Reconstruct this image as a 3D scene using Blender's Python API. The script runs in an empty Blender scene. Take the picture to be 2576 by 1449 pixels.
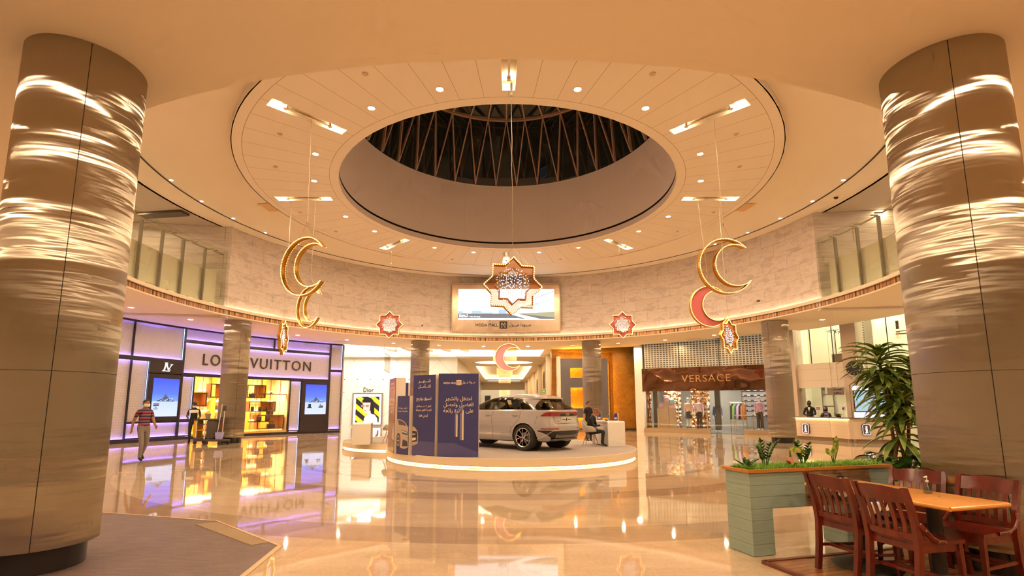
EXPO = 0.38
import bpy, bmesh, math, random
from math import sin, cos, pi, radians, degrees, atan2, hypot, sqrt
from mathutils import Vector, Matrix
random.seed(7)
SC = bpy.context.scene
COL = SC.collection

# ------------------------------------------------------------------ survey
# The hall is a rotunda (centre XC, YC); the camera stands at the origin, 1.53 m up.
FPX, PCY, HOR, PCX = 1271.8, 843.1, 1022.05, 1268.25
PITCH = math.atan((HOR - PCY) / FPX)
CP, SP = cos(PITCH), sin(PITCH)
HC = 1.53
XC, YC = .106, 17.03

def ray(u, v):
    a = (u - PCX) / FPX
    b = (PCY - v) / FPX
    return a, CP - b * SP, SP + b * CP

def on_z(u, v, z=0.):
    r = ray(u, v); t = (z - HC) / r[2]
    return Vector((r[0] * t, r[1] * t, z))

def on_y(u, v, y):
    r = ray(u, v); t = y / r[1]
    return Vector((r[0] * t, y, r[2] * t + HC))

def on_ring(u, v, R):
    """azimuth in degrees and height of a point on the cylinder of radius R"""
    r = ray(u, v)
    a = r[0] ** 2 + r[1] ** 2
    b = -(r[0] * XC + r[1] * YC)
    c = XC ** 2 + YC ** 2 - R * R
    t = (-b + sqrt(b * b - a * c)) / a
    return degrees(atan2(r[0] * t - XC, r[1] * t - YC)), r[2] * t + HC

def on_wall(u, v, P, Q):
    """distance along P->Q and height on the vertical plane through P and Q"""
    r = ray(u, v)
    dx, dy = Q[0] - P[0], Q[1] - P[1]
    L = hypot(dx, dy); nx, ny = dy, -dx
    t = (P[0] * nx + P[1] * ny) / (r[0] * nx + r[1] * ny)
    return ((r[0] * t - P[0]) * dx + (r[1] * t - P[1]) * dy) / L, r[2] * t + HC

def pol(R, az, z=0.):
    a = radians(az)
    return Vector((XC + R * sin(a), YC + R * cos(a), z))

# ------------------------------------------------------------------ mesh builder
def wloc(o):
    v = Vector((0, 0, 0))
    while o is not None:
        v += o.location
        o = o.parent
    return v

class MB:
    def __init__(self):
        self.v = []; self.f = []; self.m = []; self.T = None; self.k = 0

    def mat(self, k):
        self.k = k
        return self

    def add(self, vs, fs, k=None):
        n = len(self.v)
        if self.T is not None:
            vs = [self.T @ Vector(p) for p in vs]
        self.v += [tuple(p) for p in vs]
        self.f += [tuple(n + i for i in f) for f in fs]
        self.m += [self.k if k is None else k] * len(fs)
        return self

    def box(self, c, s, rz=0., tilt=None):
        x, y, z = s[0] / 2, s[1] / 2, s[2] / 2
        P = [(-x, -y, -z), (x, -y, -z), (x, y, -z), (-x, y, -z), (-x, -y, z), (x, -y, z), (x, y, z), (-x, y, z)]
        R = Matrix.Rotation(rz, 4, 'Z')
        if tilt is not None:
            R = R @ tilt
        P = [Vector(c) + (R @ Vector(p)) for p in P]
        return self.add(P, [(0, 3, 2, 1), (4, 5, 6, 7), (0, 1, 5, 4), (1, 2, 6, 5), (2, 3, 7, 6), (3, 0, 4, 7)])

    def bbox(self, c, s, b=.01, rz=0., tilt=None, n=2):
        """rounded box"""
        bm = bmesh.new()
        bmesh.ops.create_cube(bm, size=1)
        bmesh.ops.scale(bm, vec=s, verts=bm.verts)
        bmesh.ops.bevel(bm, geom=list(bm.edges), offset=b, segments=n, affect='EDGES', profile=.5)
        R = Matrix.Rotation(rz, 4, 'Z')
        if tilt is not None:
            R = R @ tilt
        vs = [Vector(c) + R @ v.co for v in bm.verts]
        fs = [[v.index for v in f.verts] for f in bm.faces]
        bm.verts.index_update()
        fs = [[v.index for v in f.verts] for f in bm.faces]
        bm.free()
        return self.add(vs, fs)

    def bar(self, p, q, w, h, up=(0, 0, 1), w2=None, h2=None):
        p, q = Vector(p), Vector(q)
        d = (q - p).normalized()
        up = Vector(up)
        s = d.cross(up)
        if s.length < 1e-4:
            s = d.cross(Vector((0, 1, 0)))
        s.normalize()
        n = s.cross(d)
        w2 = w if w2 is None else w2
        h2 = h if h2 is None else h2
        P = []
        for c, a, b in ((p, w / 2, h / 2), (q, w2 / 2, h2 / 2)):
            P += [c - s * a - n * b, c + s * a - n * b, c + s * a + n * b, c - s * a + n * b]
        return self.add(P, [(0, 3, 2, 1), (4, 5, 6, 7), (0, 1, 5, 4), (1, 2, 6, 5), (2, 3, 7, 6), (3, 0, 4, 7)])

    def tube(self, pts, r, n=8, closed=False, caps=True, flat=1.):
        pts = [Vector(p) for p in pts]
        N = len(pts)
        rs = r if isinstance(r, (list, tuple)) else [r] * N
        vs = []
        prev = None
        for i, p in enumerate(pts):
            if closed:
                d = pts[(i + 1) % N] - pts[i - 1]
            else:
                d = pts[min(i + 1, N - 1)] - pts[max(i - 1, 0)]
            if d.length < 1e-9:
                d = Vector((0, 0, 1))
            d.normalize()
            if prev is None:
                a = d.cross(Vector((0, 0, 1)))
                if a.length < 1e-3:
                    a = d.cross(Vector((0, 1, 0)))
            else:
                a = prev - d * prev.dot(d)
            a.normalize(); prev = a
            b = d.cross(a)
            for j in range(n):
                t = 2 * pi * j / n
                vs.append(p + a * (rs[i] * cos(t)) + b * (rs[i] * flat * sin(t)))
        fs = []
        for i in range(N if closed else N - 1):
            i2 = (i + 1) % N
            for j in range(n):
                j2 = (j + 1) % n
                fs.append((i * n + j, i * n + j2, i2 * n + j2, i2 * n + j))
        if caps and not closed:
            fs.append(tuple(range(n - 1, -1, -1)))
            fs.append(tuple((N - 1) * n + j for j in range(n)))
        return self.add(vs, fs)

    def lathe(self, prof, c=(0, 0, 0), n=24, a0=0., a1=360.):
        full = abs(a1 - a0) >= 359.99
        m = n if full else n + 1
        vs = []
        for i in range(m):
            a = radians(a0 + (a1 - a0) * i / n)
            for r, z in prof:
                vs.append((c[0] + r * sin(a), c[1] + r * cos(a), c[2] + z))
        k = len(prof)
        fs = []
        for i in range(n):
            i2 = (i + 1) % m
            for j in range(k - 1):
                fs.append((i * k + j, i * k + j + 1, i2 * k + j + 1, i2 * k + j))
        return self.add(vs, fs)

    def arcbox(self, R0, R1, a0, a1, z0, z1, n=None, c=None):
        """curved block between two radii about the rotunda centre"""
        c = c or (XC, YC)
        n = n or max(1, int(abs(a1 - a0) * R1 / 57.3 / .25))
        vs = []
        for i in range(n + 1):
            a = radians(a0 + (a1 - a0) * i / n)
            for r, z in ((R0, z0), (R1, z0), (R1, z1), (R0, z1)):
                vs.append((c[0] + r * sin(a), c[1] + r * cos(a), z))
        fs = [(0, 1, 2, 3), tuple(4 * n + j for j in (3, 2, 1, 0))]
        for i in range(n):
            for j in range(4):
                j2 = (j + 1) % 4
                fs.append((4 * i + j, 4 * i + 4 + j, 4 * i + 4 + j2, 4 * i + j2))
        return self.add(vs, fs)

    def ball(self, c, r, nu=16, nv=10, R=None, fn=None):
        if not isinstance(r, (tuple, list)):
            r = (r, r, r)
        vs = []
        for j in range(nv + 1):
            t = pi * j / nv
            for i in range(nu):
                p = 2 * pi * i / nu
                q = Vector((r[0] * sin(t) * cos(p), r[1] * sin(t) * sin(p), r[2] * cos(t)))
                if fn: q = fn(q)
                if R is not None: q = R @ q
                vs.append(Vector(c) + q)
        fs = []
        for j in range(nv):
            for i in range(nu):
                i2 = (i + 1) % nu
                fs.append((j * nu + i, (j + 1) * nu + i, (j + 1) * nu + i2, j * nu + i2))
        return self.add(vs, fs)

    def plate(self, poly, O, ux, uy, t=.01):
        """extruded 2-d polygon; the face looks along ux x uy"""
        O, ux, uy = Vector(O), Vector(ux), Vector(uy)
        n = ux.cross(uy).normalized()
        N = len(poly)
        A = [O + ux * x + uy * y + n * t for x, y in poly]
        B = [O + ux * x + uy * y for x, y in poly]
        ar = sum(poly[i][0] * poly[(i + 1) % N][1] - poly[(i + 1) % N][0] * poly[i][1] for i in range(N))
        fs = [tuple(range(N)), tuple(range(2 * N - 1, N - 1, -1))]
        for i in range(N):
            j = (i + 1) % N
            fs.append((i, N + i, N + j, j))
        if ar < 0:
            fs = [tuple(reversed(f)) for f in fs]
        return self.add(A + B, fs)

    def prism(self, poly, z0, z1):
        return self.plate(poly, (0, 0, z0), (1, 0, 0), (0, 1, 0), z1 - z0)

    def grid(self, fn, nu, nv, cu=False, keep=None):
        vs = [fn(i / nu, j / nv) for i in range(nu + (0 if cu else 1)) for j in range(nv + 1)]
        m = nu if cu else nu + 1
        fs = []
        for i in range(nu):
            i2 = (i + 1) % m
            for j in range(nv):
                if keep is None or keep((i + .5) / nu, (j + .5) / nv):
                    fs.append((i * (nv + 1) + j, i2 * (nv + 1) + j, i2 * (nv + 1) + j + 1, i * (nv + 1) + j + 1))
        return self.add(vs, fs)

    def build(self, name, mats, parent=None, smooth=True, angle=35, solid=0.):
        me = bpy.data.meshes.new(name)
        if parent is not None:
            o0 = wloc(parent)
        else:
            xs = [p[0] for p in self.v]; ys = [p[1] for p in self.v]; zs = [p[2] for p in self.v]
            o0 = Vector(((min(xs) + max(xs)) / 2, (min(ys) + max(ys)) / 2, min(zs)))
        me.from_pydata([(p[0] - o0.x, p[1] - o0.y, p[2] - o0.z) for p in self.v], [], self.f)
        if not isinstance(mats, (list, tuple)):
            mats = [mats]
        for m in mats:
            me.materials.append(m)
        if len(mats) > 1:
            me.polygons.foreach_set('material_index', [min(k, len(mats) - 1) for k in self.m])
        me.update()
        if smooth:
            me.polygons.foreach_set('use_smooth', [True] * len(me.polygons))
            me.set_sharp_from_angle(angle=radians(angle))
        o = bpy.data.objects.new(name, me)
        COL.objects.link(o)
        if parent is not None:
            o.parent = parent
        else:
            o.location = o0
        if solid:
            md = o.modifiers.new('solid', 'SOLIDIFY'); md.thickness = solid
        return o

def tag(o, label, cat, group=None, kind=None):
    o['label'] = label; o['category'] = cat
    if group: o['group'] = group
    if kind: o['kind'] = kind
    return o

def thing(name, loc, label, cat, group=None, rz=0.):
    o = bpy.data.objects.new(name, None)
    o.empty_display_size = .1
    COL.objects.link(o)
    o.location = loc
    o.rotation_euler = (0, 0, rz)
    return tag(o, label, cat, group)

def struct(o):
    o['kind'] = 'structure'
    return o

def copy_tree(o, parent=None):
    c = o.copy()
    COL.objects.link(c)
    if parent is not None:
        c.parent = parent
    for ch in list(o.children):
        copy_tree(ch, c)
    return c

# ------------------------------------------------------------------ lettering
AR = {'ا': (0xFE8D, 2), 'أ': (0xFE83, 2), 'ب': (0xFE8F, 4), 'ة': (0xFE93, 2), 'ت': (0xFE95, 4), 'ج': (0xFE9D, 4),
      'ح': (0xFEA1, 4), 'د': (0xFEA9, 2), 'ر': (0xFEAD, 2), 'ز': (0xFEAF, 2), 'س': (0xFEB1, 4), 'ش': (0xFEB5, 4),
      'ص': (0xFEB9, 4), 'ض': (0xFEBD, 4), 'ع': (0xFEC9, 4), 'ف': (0xFED1, 4), 'ق': (0xFED5, 4), 'ل': (0xFEDD, 4),
      'م': (0xFEE1, 4), 'ن': (0xFEE5, 4), 'ه': (0xFEE9, 4), 'و': (0xFEED, 2), 'ى': (0xFEEF, 2), 'ي': (0xFEF1, 4),
      'ئ': (0xFE89, 4), 'ـ': (0x640, 0)}

def arab(s):
    out = []
    for i, ch in enumerate(s):
        if ch not in AR:
            out.append(ch); continue
        b, k = AR[ch]
        prev = i > 0 and s[i - 1] in AR and AR[s[i - 1]][1] in (4, 0)
        nxt = i < len(s) - 1 and s[i + 1] in AR
        if k == 0: out.append(ch)
        elif k == 2: out.append(chr(b + (1 if prev else 0)))
        else: out.append(chr(b + (3 if prev and nxt else 2 if nxt else 1 if prev else 0)))
    return ''.join(out[::-1])

def text_mesh(body, depth=.1, bold=0., space=1., res=3):
    cu = bpy.data.curves.new('t', 'FONT')
    cu.body = body; cu.extrude = depth / 2; cu.offset = bold; cu.resolution_u = res
    cu.space_character = space
    cu.align_x = 'CENTER'
    ob = bpy.data.objects.new('t', cu)
    COL.objects.link(ob)
    dg = bpy.context.evaluated_depsgraph_get()
    me = bpy.data.meshes.new_from_object(ob.evaluated_get(dg))
    vs = [v.co.copy() for v in me.vertices]
    fs = [tuple(p.vertices) for p in me.polygons]
    bpy.data.objects.remove(ob); bpy.data.curves.remove(cu); bpy.data.meshes.remove(me)
    x0 = min(v.x for v in vs); x1 = max(v.x for v in vs); y0 = min(v.y for v in vs); y1 = max(v.y for v in vs)
    return vs, fs, (x0, x1, y0, y1)

def text_flat(mb, body, O, ux, uy, w, h=None, depth=.01, bold=0., space=1., k=None):
    """lettering centred on O, w wide (and h high if given)"""
    vs, fs, (x0, x1, y0, y1) = text_mesh(body, 1., bold, space)
    sx = w / (x1 - x0); sy = sx if h is None else h / (y1 - y0)
    O, ux, uy = Vector(O), Vector(ux).normalized(), Vector(uy).normalized()
    n = ux.cross(uy)
    P = [O + ux * ((v.x - (x0 + x1) / 2) * sx) + uy * ((v.y - (y0 + y1) / 2) * sy) + n * ((v.z + .5) * depth) for v in vs]
    return mb.add(P, fs, k)

def text_ring(mb, body, R, az0, az1, z0, z1, depth=.02, bold=0., space=1., k=None):
    """lettering wrapped on the inside of a cylinder of radius R, seen from its centre"""
    vs, fs, (x0, x1, y0, y1) = text_mesh(body, 1., bold, space)
    P = []
    for v in vs:
        az = az0 + (az1 - az0) * (v.x - x0) / (x1 - x0)
        P.append(pol(R - (v.z + .5) * depth, az, z0 + (z1 - z0) * (v.y - y0) / (y1 - y0)))
    return mb.add(P, fs, k)

# ------------------------------------------------------------------ materials
def srgb(r, g, b):
    f = lambda c: (c / 255 / 12.92) if c / 255 <= .04045 else ((c / 255 + .055) / 1.055) ** 2.4
    return (f(r), f(g), f(b))

def M(name, col, rough=.5, metal=0., emit=0., ecol=None, **kw):
    m = bpy.data.materials.new(name)
    m.use_nodes = True
    b = m.node_tree.nodes['Principled BSDF']
    b.inputs['Base Color'].default_value = (*col, 1)
    b.inputs['Roughness'].default_value = rough
    b.inputs['Metallic'].default_value = metal
    if emit:
        b.inputs['Emission Color'].default_value = (*(ecol or col), 1)
        b.inputs['Emission Strength'].default_value = emit
    for k, v in kw.items():
        b.inputs[k.replace('_', ' ')].default_value = v
    return m

class NT:
    """small node helper bound to a material"""
    def __init__(self, m):
        self.m = m; self.t = m.node_tree; self.b = self.t.nodes['Principled BSDF']
    def n(self, typ, **kw):
        nd = self.t.nodes.new(typ)
        for k, v in kw.items():
            setattr(nd, k, v)
        return nd
    def l(self, a, b):
        self.t.links.new(a, b)
    def math(self, op, a, b=None, c=None, clamp=False):
        nd = self.n('ShaderNodeMath', operation=op); nd.use_clamp = clamp
        for i, x in enumerate((a, b, c)):
            if x is None: continue
            if isinstance(x, (int, float)): nd.inputs[i].default_value = x
            else: self.l(x, nd.inputs[i])
        return nd.outputs[0]
    def pos(self):
        g = self.n('ShaderNodeNewGeometry')
        s = self.n('ShaderNodeSeparateXYZ')
        self.l(g.outputs['Position'], s.inputs[0])
        return g.outputs['Position'], s.outputs[0], s.outputs[1], s.outputs[2]
    def polar(self):
        """radius, azimuth (degrees) and height about the rotunda centre"""
        p, x, y, z = self.pos()
        dx = self.math('SUBTRACT', x, XC); dy = self.math('SUBTRACT', y, YC)
        r = self.math('SQRT', self.math('ADD', self.math('MULTIPLY', dx, dx), self.math('MULTIPLY', dy, dy)))
        a = self.math('MULTIPLY', self.math('ARCTAN2', dx, dy), 180 / pi)
        return r, a, z
    def line(self, x, step, w, off=0.):
        """1 on thin lines every `step`"""
        f = self.math('FRACT', self.math('ADD', self.math('DIVIDE', x, step), 100.5 - off / step))
        d = self.math('ABSOLUTE', self.math('SUBTRACT', f, .5))
        return self.math('LESS_THAN', d, w / step / 2)
    def band(self, x, lo, hi):
        return self.math('MULTIPLY', self.math('GREATER_THAN', x, lo), self.math('LESS_THAN', x, hi))
    def mix(self, f, a, b, typ='MIX'):
        nd = self.n('ShaderNodeMix', data_type='RGBA', blend_type=typ)
        for s, x in ((nd.inputs[0], f), (nd.inputs[6], a), (nd.inputs[7], b)):
            if isinstance(x, (int, float)): s.default_value = x
            elif isinstance(x, tuple): s.default_value = (*x[:3], 1)
            else: self.l(x, s)
        return nd.outputs[2]
    def noise(self, scale, detail=3., vec=None, rough=.5, stretch=None):
        nd = self.n('ShaderNodeTexNoise')
        nd.inputs['Scale'].default_value = scale; nd.inputs['Detail'].default_value = detail
        nd.inputs['Roughness'].default_value = rough
        if vec is not None:
            if stretch:
                mp = self.n('ShaderNodeMapping'); mp.inputs['Scale'].default_value = stretch
                self.l(vec, mp.inputs[0]); vec = mp.outputs[0]
            self.l(vec, nd.inputs['Vector'])
        return nd.outputs['Fac']
    def ramp(self, f, stops):
        nd = self.n('ShaderNodeValToRGB'); self.l(f, nd.inputs[0])
        e = nd.color_ramp.elements
        while len(e) < len(stops): e.new(.5)
        for el, (p, c) in zip(e, stops):
            el.position = p; el.color = (*c[:3], 1)
        return nd.outputs[0]
    def comb(self, x, y, z):
        nd = self.n('ShaderNodeCombineXYZ')
        for i, q in enumerate((x, y, z)):
            if isinstance(q, (int, float)): nd.inputs[i].default_value = q
            else: self.l(q, nd.inputs[i])
        return nd.outputs[0]
    def bump(self, h, s=.3, d=.01):
        nd = self.n('ShaderNodeBump'); nd.inputs['Strength'].default_value = s; nd.inputs['Distance'].default_value = d
        self.l(h, nd.inputs['Height']); self.l(nd.outputs[0], self.b.inputs['Normal'])
        return nd
    def color(self, c):
        self.l(c, self.b.inputs['Base Color'])
# ================================================================== materials of the building
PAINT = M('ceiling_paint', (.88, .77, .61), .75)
PAINT2 = M('tray_paint', (.82, .71, .57), .6)
q = NT(PAINT2)
r_, a_, z_ = q.polar()
ln = q.math('MULTIPLY', q.line(a_, 5.625, .10), q.band(r_, 5.95, 8.35))
ln2 = q.math('ADD', q.math('LESS_THAN', q.math('ABSOLUTE', q.math('SUBTRACT', r_, 5.95)), .008),
             q.math('LESS_THAN', q.math('ABSOLUTE', q.math('SUBTRACT', r_, 8.35)), .008))
q.color(q.mix(q.math('ADD', ln, ln2, clamp=True), (.88, .78, .64), (.45, .34, .23)))
GALLERY_SHADE = M('shaded_gallery_paint', (.60, .52, .43), .8)  # ceiling paint with the gallery's lack of light darkened into its colour
DRUM = M('drum_paint', (.62, .52, .50), .75)
q = NT(DRUM)
r_, a_, z_ = q.polar()
q.color(q.mix(q.math('MULTIPLY', q.line(a_, 20., .12), .35), (.92, .83, .84), (.6, .5, .48)))
DARK = M('dark_gap', (.03, .025, .02), .6)
BLACKM = M('black_frame', (.022, .018, .02), .35)
STONE = M('split_marble', (.6, .5, .42), .6)
q = NT(STONE)
p_, x_, y_, zz_ = q.pos()
r_, a_, z_ = q.polar()
u_ = q.math('MULTIPLY', a_, .2112)
vec = q.comb(u_, zz_, 0.)
br = q.n('ShaderNodeTexBrick'); q.l(vec, br.inputs['Vector'])
br.inputs['Scale'].default_value = 1.; br.inputs['Brick Width'].default_value = 1.25; br.inputs['Row Height'].default_value = .60
br.inputs['Mortar Size'].default_value = .006; br.inputs['Color1'].default_value = (.84, .74, .68, 1)
br.inputs['Color2'].default_value = (.76, .66, .60, 1); br.inputs['Mortar'].default_value = (.5, .41, .34, 1)
n1 = q.noise(1.4, 6, vec, .65, (1., 2.2, 1.))
n2 = q.noise(9., 5, vec, .7, (1., 1.8, 1.))
vein = q.ramp(n1, [(.40, (.80, .78, .78)), (.5, (1., 1., 1.)), (.62, (.88, .86, .85))])
q.color(q.mix(1., br.outputs['Color'], vein, 'MULTIPLY'))
q.bump(q.math('ADD', q.math('MULTIPLY', n2, 1.), q.math('MULTIPLY', br.outputs['Fac'], -.5)), .55, .05)
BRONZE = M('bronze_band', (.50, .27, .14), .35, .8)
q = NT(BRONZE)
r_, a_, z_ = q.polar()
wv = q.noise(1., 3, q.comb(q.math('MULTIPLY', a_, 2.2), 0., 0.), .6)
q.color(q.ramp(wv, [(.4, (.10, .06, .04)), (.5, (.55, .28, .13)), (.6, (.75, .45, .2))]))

FLOOR = M('polished_marble', (.7, .56, .4), .035, Specular_IOR_Level=.62)
q = NT(FLOOR)
p_, x_, y_, zz_ = q.pos()
r_, a_, z_ = q.polar()
vn = q.noise(1.1, 7, p_, .62, (.6, 3.2, 1.))
vn2 = q.noise(26., 4, p_, .6)
base = q.ramp(vn, [(.30, (.52, .37, .24)), (.5, (.60, .45, .30)), (.68, (.66, .50, .35))])
base = q.mix(.25, base, q.ramp(vn2, [(.35, (.50, .36, .24)), (.6, (.72, .56, .40))]))
bands = q.math('ADD', q.math('ADD', q.band(r_, 6.32, 6.56), q.band(r_, 7.8, 8.42)), q.math('ADD', q.band(r_, 10.35, 11.1), q.band(r_, 12.4, 12.7)))
base = q.mix(q.math('MULTIPLY', bands, .62), base, (.36, .24, .155))
seam = q.math('MULTIPLY', q.line(a_, 22.5, .055, 11.25), q.band(r_, 4.5, 12.4))
seam2 = q.math('ADD', q.line(r_, 1.02, .009), q.math('MULTIPLY', q.line(a_, 7.5, .05), q.band(r_, 12.7, 60.)))
base = q.mix(q.math('MULTIPLY', q.math('ADD', seam, q.math('MULTIPLY', seam2, .45), clamp=True), .4), base, (.33, .23, .15))
q.color(base)
q.bump(q.noise(.9, 2, p_, .5), .05, .03)

STEEL = bpy.data.materials.new('brushed_steel'); STEEL.use_nodes = True
_t = STEEL.node_tree; _t.nodes.remove(_t.nodes['Principled BSDF'])
_g = _t.nodes.new('ShaderNodeBsdfAnisotropic'); _g.distribution = 'GGX'
_g.inputs['Color'].default_value = (.54, .48, .40, 1); _g.inputs['Roughness'].default_value = .25
_g.inputs['Anisotropy'].default_value = .90; _g.inputs['Rotation'].default_value = 0.25
_t.links.new(_g.outputs[0], _t.nodes['Material Output'].inputs[0])
q = NT.__new__(NT); q.m = STEEL; q.t = _t; q.b = _g
tg = q.n('ShaderNodeTangent'); tg.direction_type = 'RADIAL'; tg.axis = 'Z'
q.l(tg.outputs[0], _g.inputs['Tangent'])
tc = q.n('ShaderNodeTexCoord')
ob = tc.outputs['Object']
w1 = q.noise(1.0, 1.0, ob, .5, (.6, .6, 4.2))
w2 = q.noise(1.0, 1.0, ob, .5, (1.6, 1.6, 15.))
q.bump(q.math('ADD', w1, q.math('MULTIPLY', w2, .16)), .42, .022)
STEEL_PLAIN = M('polished_steel', (.62, .55, .47), .18, 1.)
CHROME = M('chrome', (.8, .78, .75), .08, 1.)
SKYGLASS = M('night_glass', (.012, .018, .015), .01, Specular_IOR_Level=.8, IOR=1.7)
STRUT = M('brown_strut', (.62, .42, .33), .45, .2)
GLASS = bpy.data.materials.new('clear_glass'); GLASS.use_nodes = True
t = GLASS.node_tree; t.nodes.remove(t.nodes['Principled BSDF'])
tr = t.nodes.new('ShaderNodeBsdfTransparent'); tr.inputs[0].default_value = (.93, .95, .90, 1)
gl = t.nodes.new('ShaderNodeBsdfGlossy'); gl.inputs['Roughness'].default_value = .02
mx = t.nodes.new('ShaderNodeMixShader'); lw = t.nodes.new('ShaderNodeLayerWeight'); pw = t.nodes.new('ShaderNodeMath'); pw.operation = 'POWER'; pw.inputs[1].default_value = 4.
ma = t.nodes.new('ShaderNodeMath'); ma.operation = 'MULTIPLY_ADD'; ma.inputs[1].default_value = .8; ma.inputs[2].default_value = .035; ma.name = 'base_reflect'
t.links.new(lw.outputs['Facing'], pw.inputs[0]); t.links.new(pw.outputs[0], ma.inputs[0]); t.links.new(ma.outputs[0], mx.inputs[0]); t.links.new(tr.outputs[0], mx.inputs[1]); t.links.new(gl.outputs[0], mx.inputs[2])
t.links.new(mx.outputs[0], t.nodes['Material Output'].inputs[0])
def clear(name, col):
    m = GLASS.copy(); m.name = name
    for n in m.node_tree.nodes:
        if n.type == 'BSDF_TRANSPARENT': n.inputs[0].default_value = (*col, 1)
    return m
SHOPGLASS = clear('shop_glass', (.97, .97, .95))
CREAM = M('cream_panel', (.80, .72, .60), .5)
LAMP_W = (1., .72, .44)
LENS = M('lamp_lens', (1, .9, .75), .4, emit=45, ecol=(1., .82, .60))
LENS_HOT = M('spot_lens', (1, .9, .75), .4, emit=60, ecol=(1., .80, .55))
WHITE = M('white_gloss', (.85, .82, .78), .25)
WHITEM = M('white_matt', (.82, .79, .74), .6)

SOF = 5.23      # underside of the lower ring ceiling
TRAY = 8.79
TOP = 9.01
R1 = 12.08

def lamp(loc, power, size, col=LAMP_W, spread=pi, rot=None):
    l = bpy.data.lights.new('lamp', 'AREA'); l.shape = 'DISK'; l.size = size; l.energy = power; l.color = col
    l.spread = spread
    o = bpy.data.objects.new('lamp', l); COL.objects.link(o); o.location = loc
    if rot: o.rotation_euler = rot
    return o
# ================================================================== floor, ceilings, walls
mb = MB()
mb.add([(-34, -14, 0), (34, -14, 0), (34, 96, 0), (-34, 96, 0)], [(0, 1, 2, 3)])
struct(mb.build('floor', FLOOR, smooth=False))

def ring(mb, R0, R1_, z, a0=-180., a1=180., n=144, down=True, skip=None):
    vs = []
    for i in range(n + 1):
        a = a0 + (a1 - a0) * i / n
        vs += [pol(R0, a, z), pol(R1_, a, z)]
    fs = [(2 * i, 2 * i + 1, 2 * i + 3, 2 * i + 2) for i in range(n)]
    if not down: fs = [tuple(reversed(f)) for f in fs]
    return mb.add(vs, fs)

# lower ring ceiling: a thick slab
mb = MB()
mb.arcbox(R1 + .1, 17.6, -95., -36.4, SOF, SOF + .12, 60)
mb.arcbox(R1 + .1, 16.4, -36.4, 31., SOF, SOF + .12, 70)
mb.arcbox(R1 + .1, 15.7, 31., 62., SOF, SOF + .12, 40)
mb.arcbox(R1 + .1, 16.4, 62., 95., SOF, SOF + .12, 40)
mb.arcbox(R1 + .1, 30., 95., 265., SOF, SOF + .12, 140)
struct(mb.build('ceiling', PAINT, smooth=False))
mb = MB()
mb.arcbox(R1 - .03, R1 + .1, -180, 180, SOF - .0, SOF + .05, 220)
mb.arcbox(R1 + .0, R1 + .1, -180, 180, SOF + .24, SOF + .30, 220)
struct(mb.build('trim_1', PAINT, smooth=True))
mb = MB(); mb.arcbox(R1 + .02, R1 + .1, -180, 180, SOF + .05, SOF + .24, 220)
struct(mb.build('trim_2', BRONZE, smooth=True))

# stone wall of the rotunda
WL, WR = -72.9, 80.6
mb = MB(); mb.arcbox(12.1, 12.45, WL, WR, SOF + .12, TOP + .2, 160)
struct(mb.build('wall_front', STONE))
mb = MB(); mb.arcbox(12.1, 12.3, 112, 248, SOF + .12, TOP + .2, 120)
struct(mb.build('wall_rear', STONE))
# main ceiling and tray
mb = MB(); ring(mb, 8.45, 12.5, TOP); struct(mb.build('ceiling', PAINT, smooth=False))
mb = MB()
mb.lathe([(11.38, TOP - .012), (11.44, TOP - .012)], (XC, YC, 0), 200)
struct(mb.build('trim_3', DARK, smooth=False))
# tray with eight radial slots
azs = set()
for k in range(64): azs.add(round(k * 5.625, 4))
SW = 1.35
for k in range(8):
    azs.add(round((k * 45 - SW) % 360, 4)); azs.add(round((k * 45 + SW) % 360, 4))
azs = sorted(azs) + [360.]
rs = [5.67, 6.2, 8.15, 8.63]
mb = MB()
for i in range(len(azs) - 1):
    am = (azs[i] + azs[i + 1]) / 2
    slot = min(am % 45, 45 - am % 45) < SW
    for j in range(3):
        if slot and j == 1: continue
        mb.add([pol(rs[j], azs[i], TRAY), pol(rs[j + 1], azs[i], TRAY), pol(rs[j + 1], azs[i + 1], TRAY), pol(rs[j], azs[i + 1], TRAY)], [(0, 1, 2, 3)])
struct(mb.build('ceiling', PAINT2, smooth=False))
mb = MB(); mb.arcbox(8.60, 8.63, -180, 180, TRAY, TOP + .02, 200)
struct(mb.build('trim_4', PAINT2))
# drum
mb = MB()
mb.lathe([(5.67, TRAY), (5.67, TRAY + .22)], (XC, YC, 0), 120)
mb.lathe([(5.67, TRAY + .30), (5.67, 11.83)], (XC, YC, 0), 120)
struct(mb.build('wall_drum', DRUM))
mb = MB()
mb.lathe([(5.67, TRAY + .22), (5.80, TRAY + .22), (5.80, TRAY + .30), (5.67, TRAY + .30)], (XC, YC, 0), 120)
struct(mb.build('trim_5', DARK))

# skylight
sk = thing('skylight', (XC, YC, 11.83), 'dark round glass skylight with brown V struts above the central opening', 'skylight')
RB, RT_, ZB, ZT, ZA = 5.67, 4.95, 11.83, 14.72, 16.0
mb = MB()
for k in range(36):
    b0, b1 = pol(RB, 5 + 10 * k, ZB), pol(RB, 15 + 10 * k, ZB)
    t0, t1 = pol(RT_, 10 * k, ZT), pol(RT_, 10 * k + 10, ZT)
    mb.add([b0, b1, t1], [(0, 1, 2)]); mb.add([b0, t1, t0], [(0, 1, 2)])
    mb.add([t0, t1, (XC, YC, ZA)], [(0, 1, 2)])
mb.build('glazing', SKYGLASS, sk, smooth=False)
for k in range(36):
    mb = MB()
    b0 = pol(RB - .05, 5 + 10 * k, ZB)
    for t0 in (pol(RT_ - .05, 10 * k, ZT), pol(RT_ - .05, 10 * k + 10, ZT)):
        mb.bar(b0, t0, .045, .12, up=(b0 - Vector((XC, YC, ZB))))
    mb.build('v_strut', STRUT, sk, smooth=False)
mb = MB()
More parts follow.
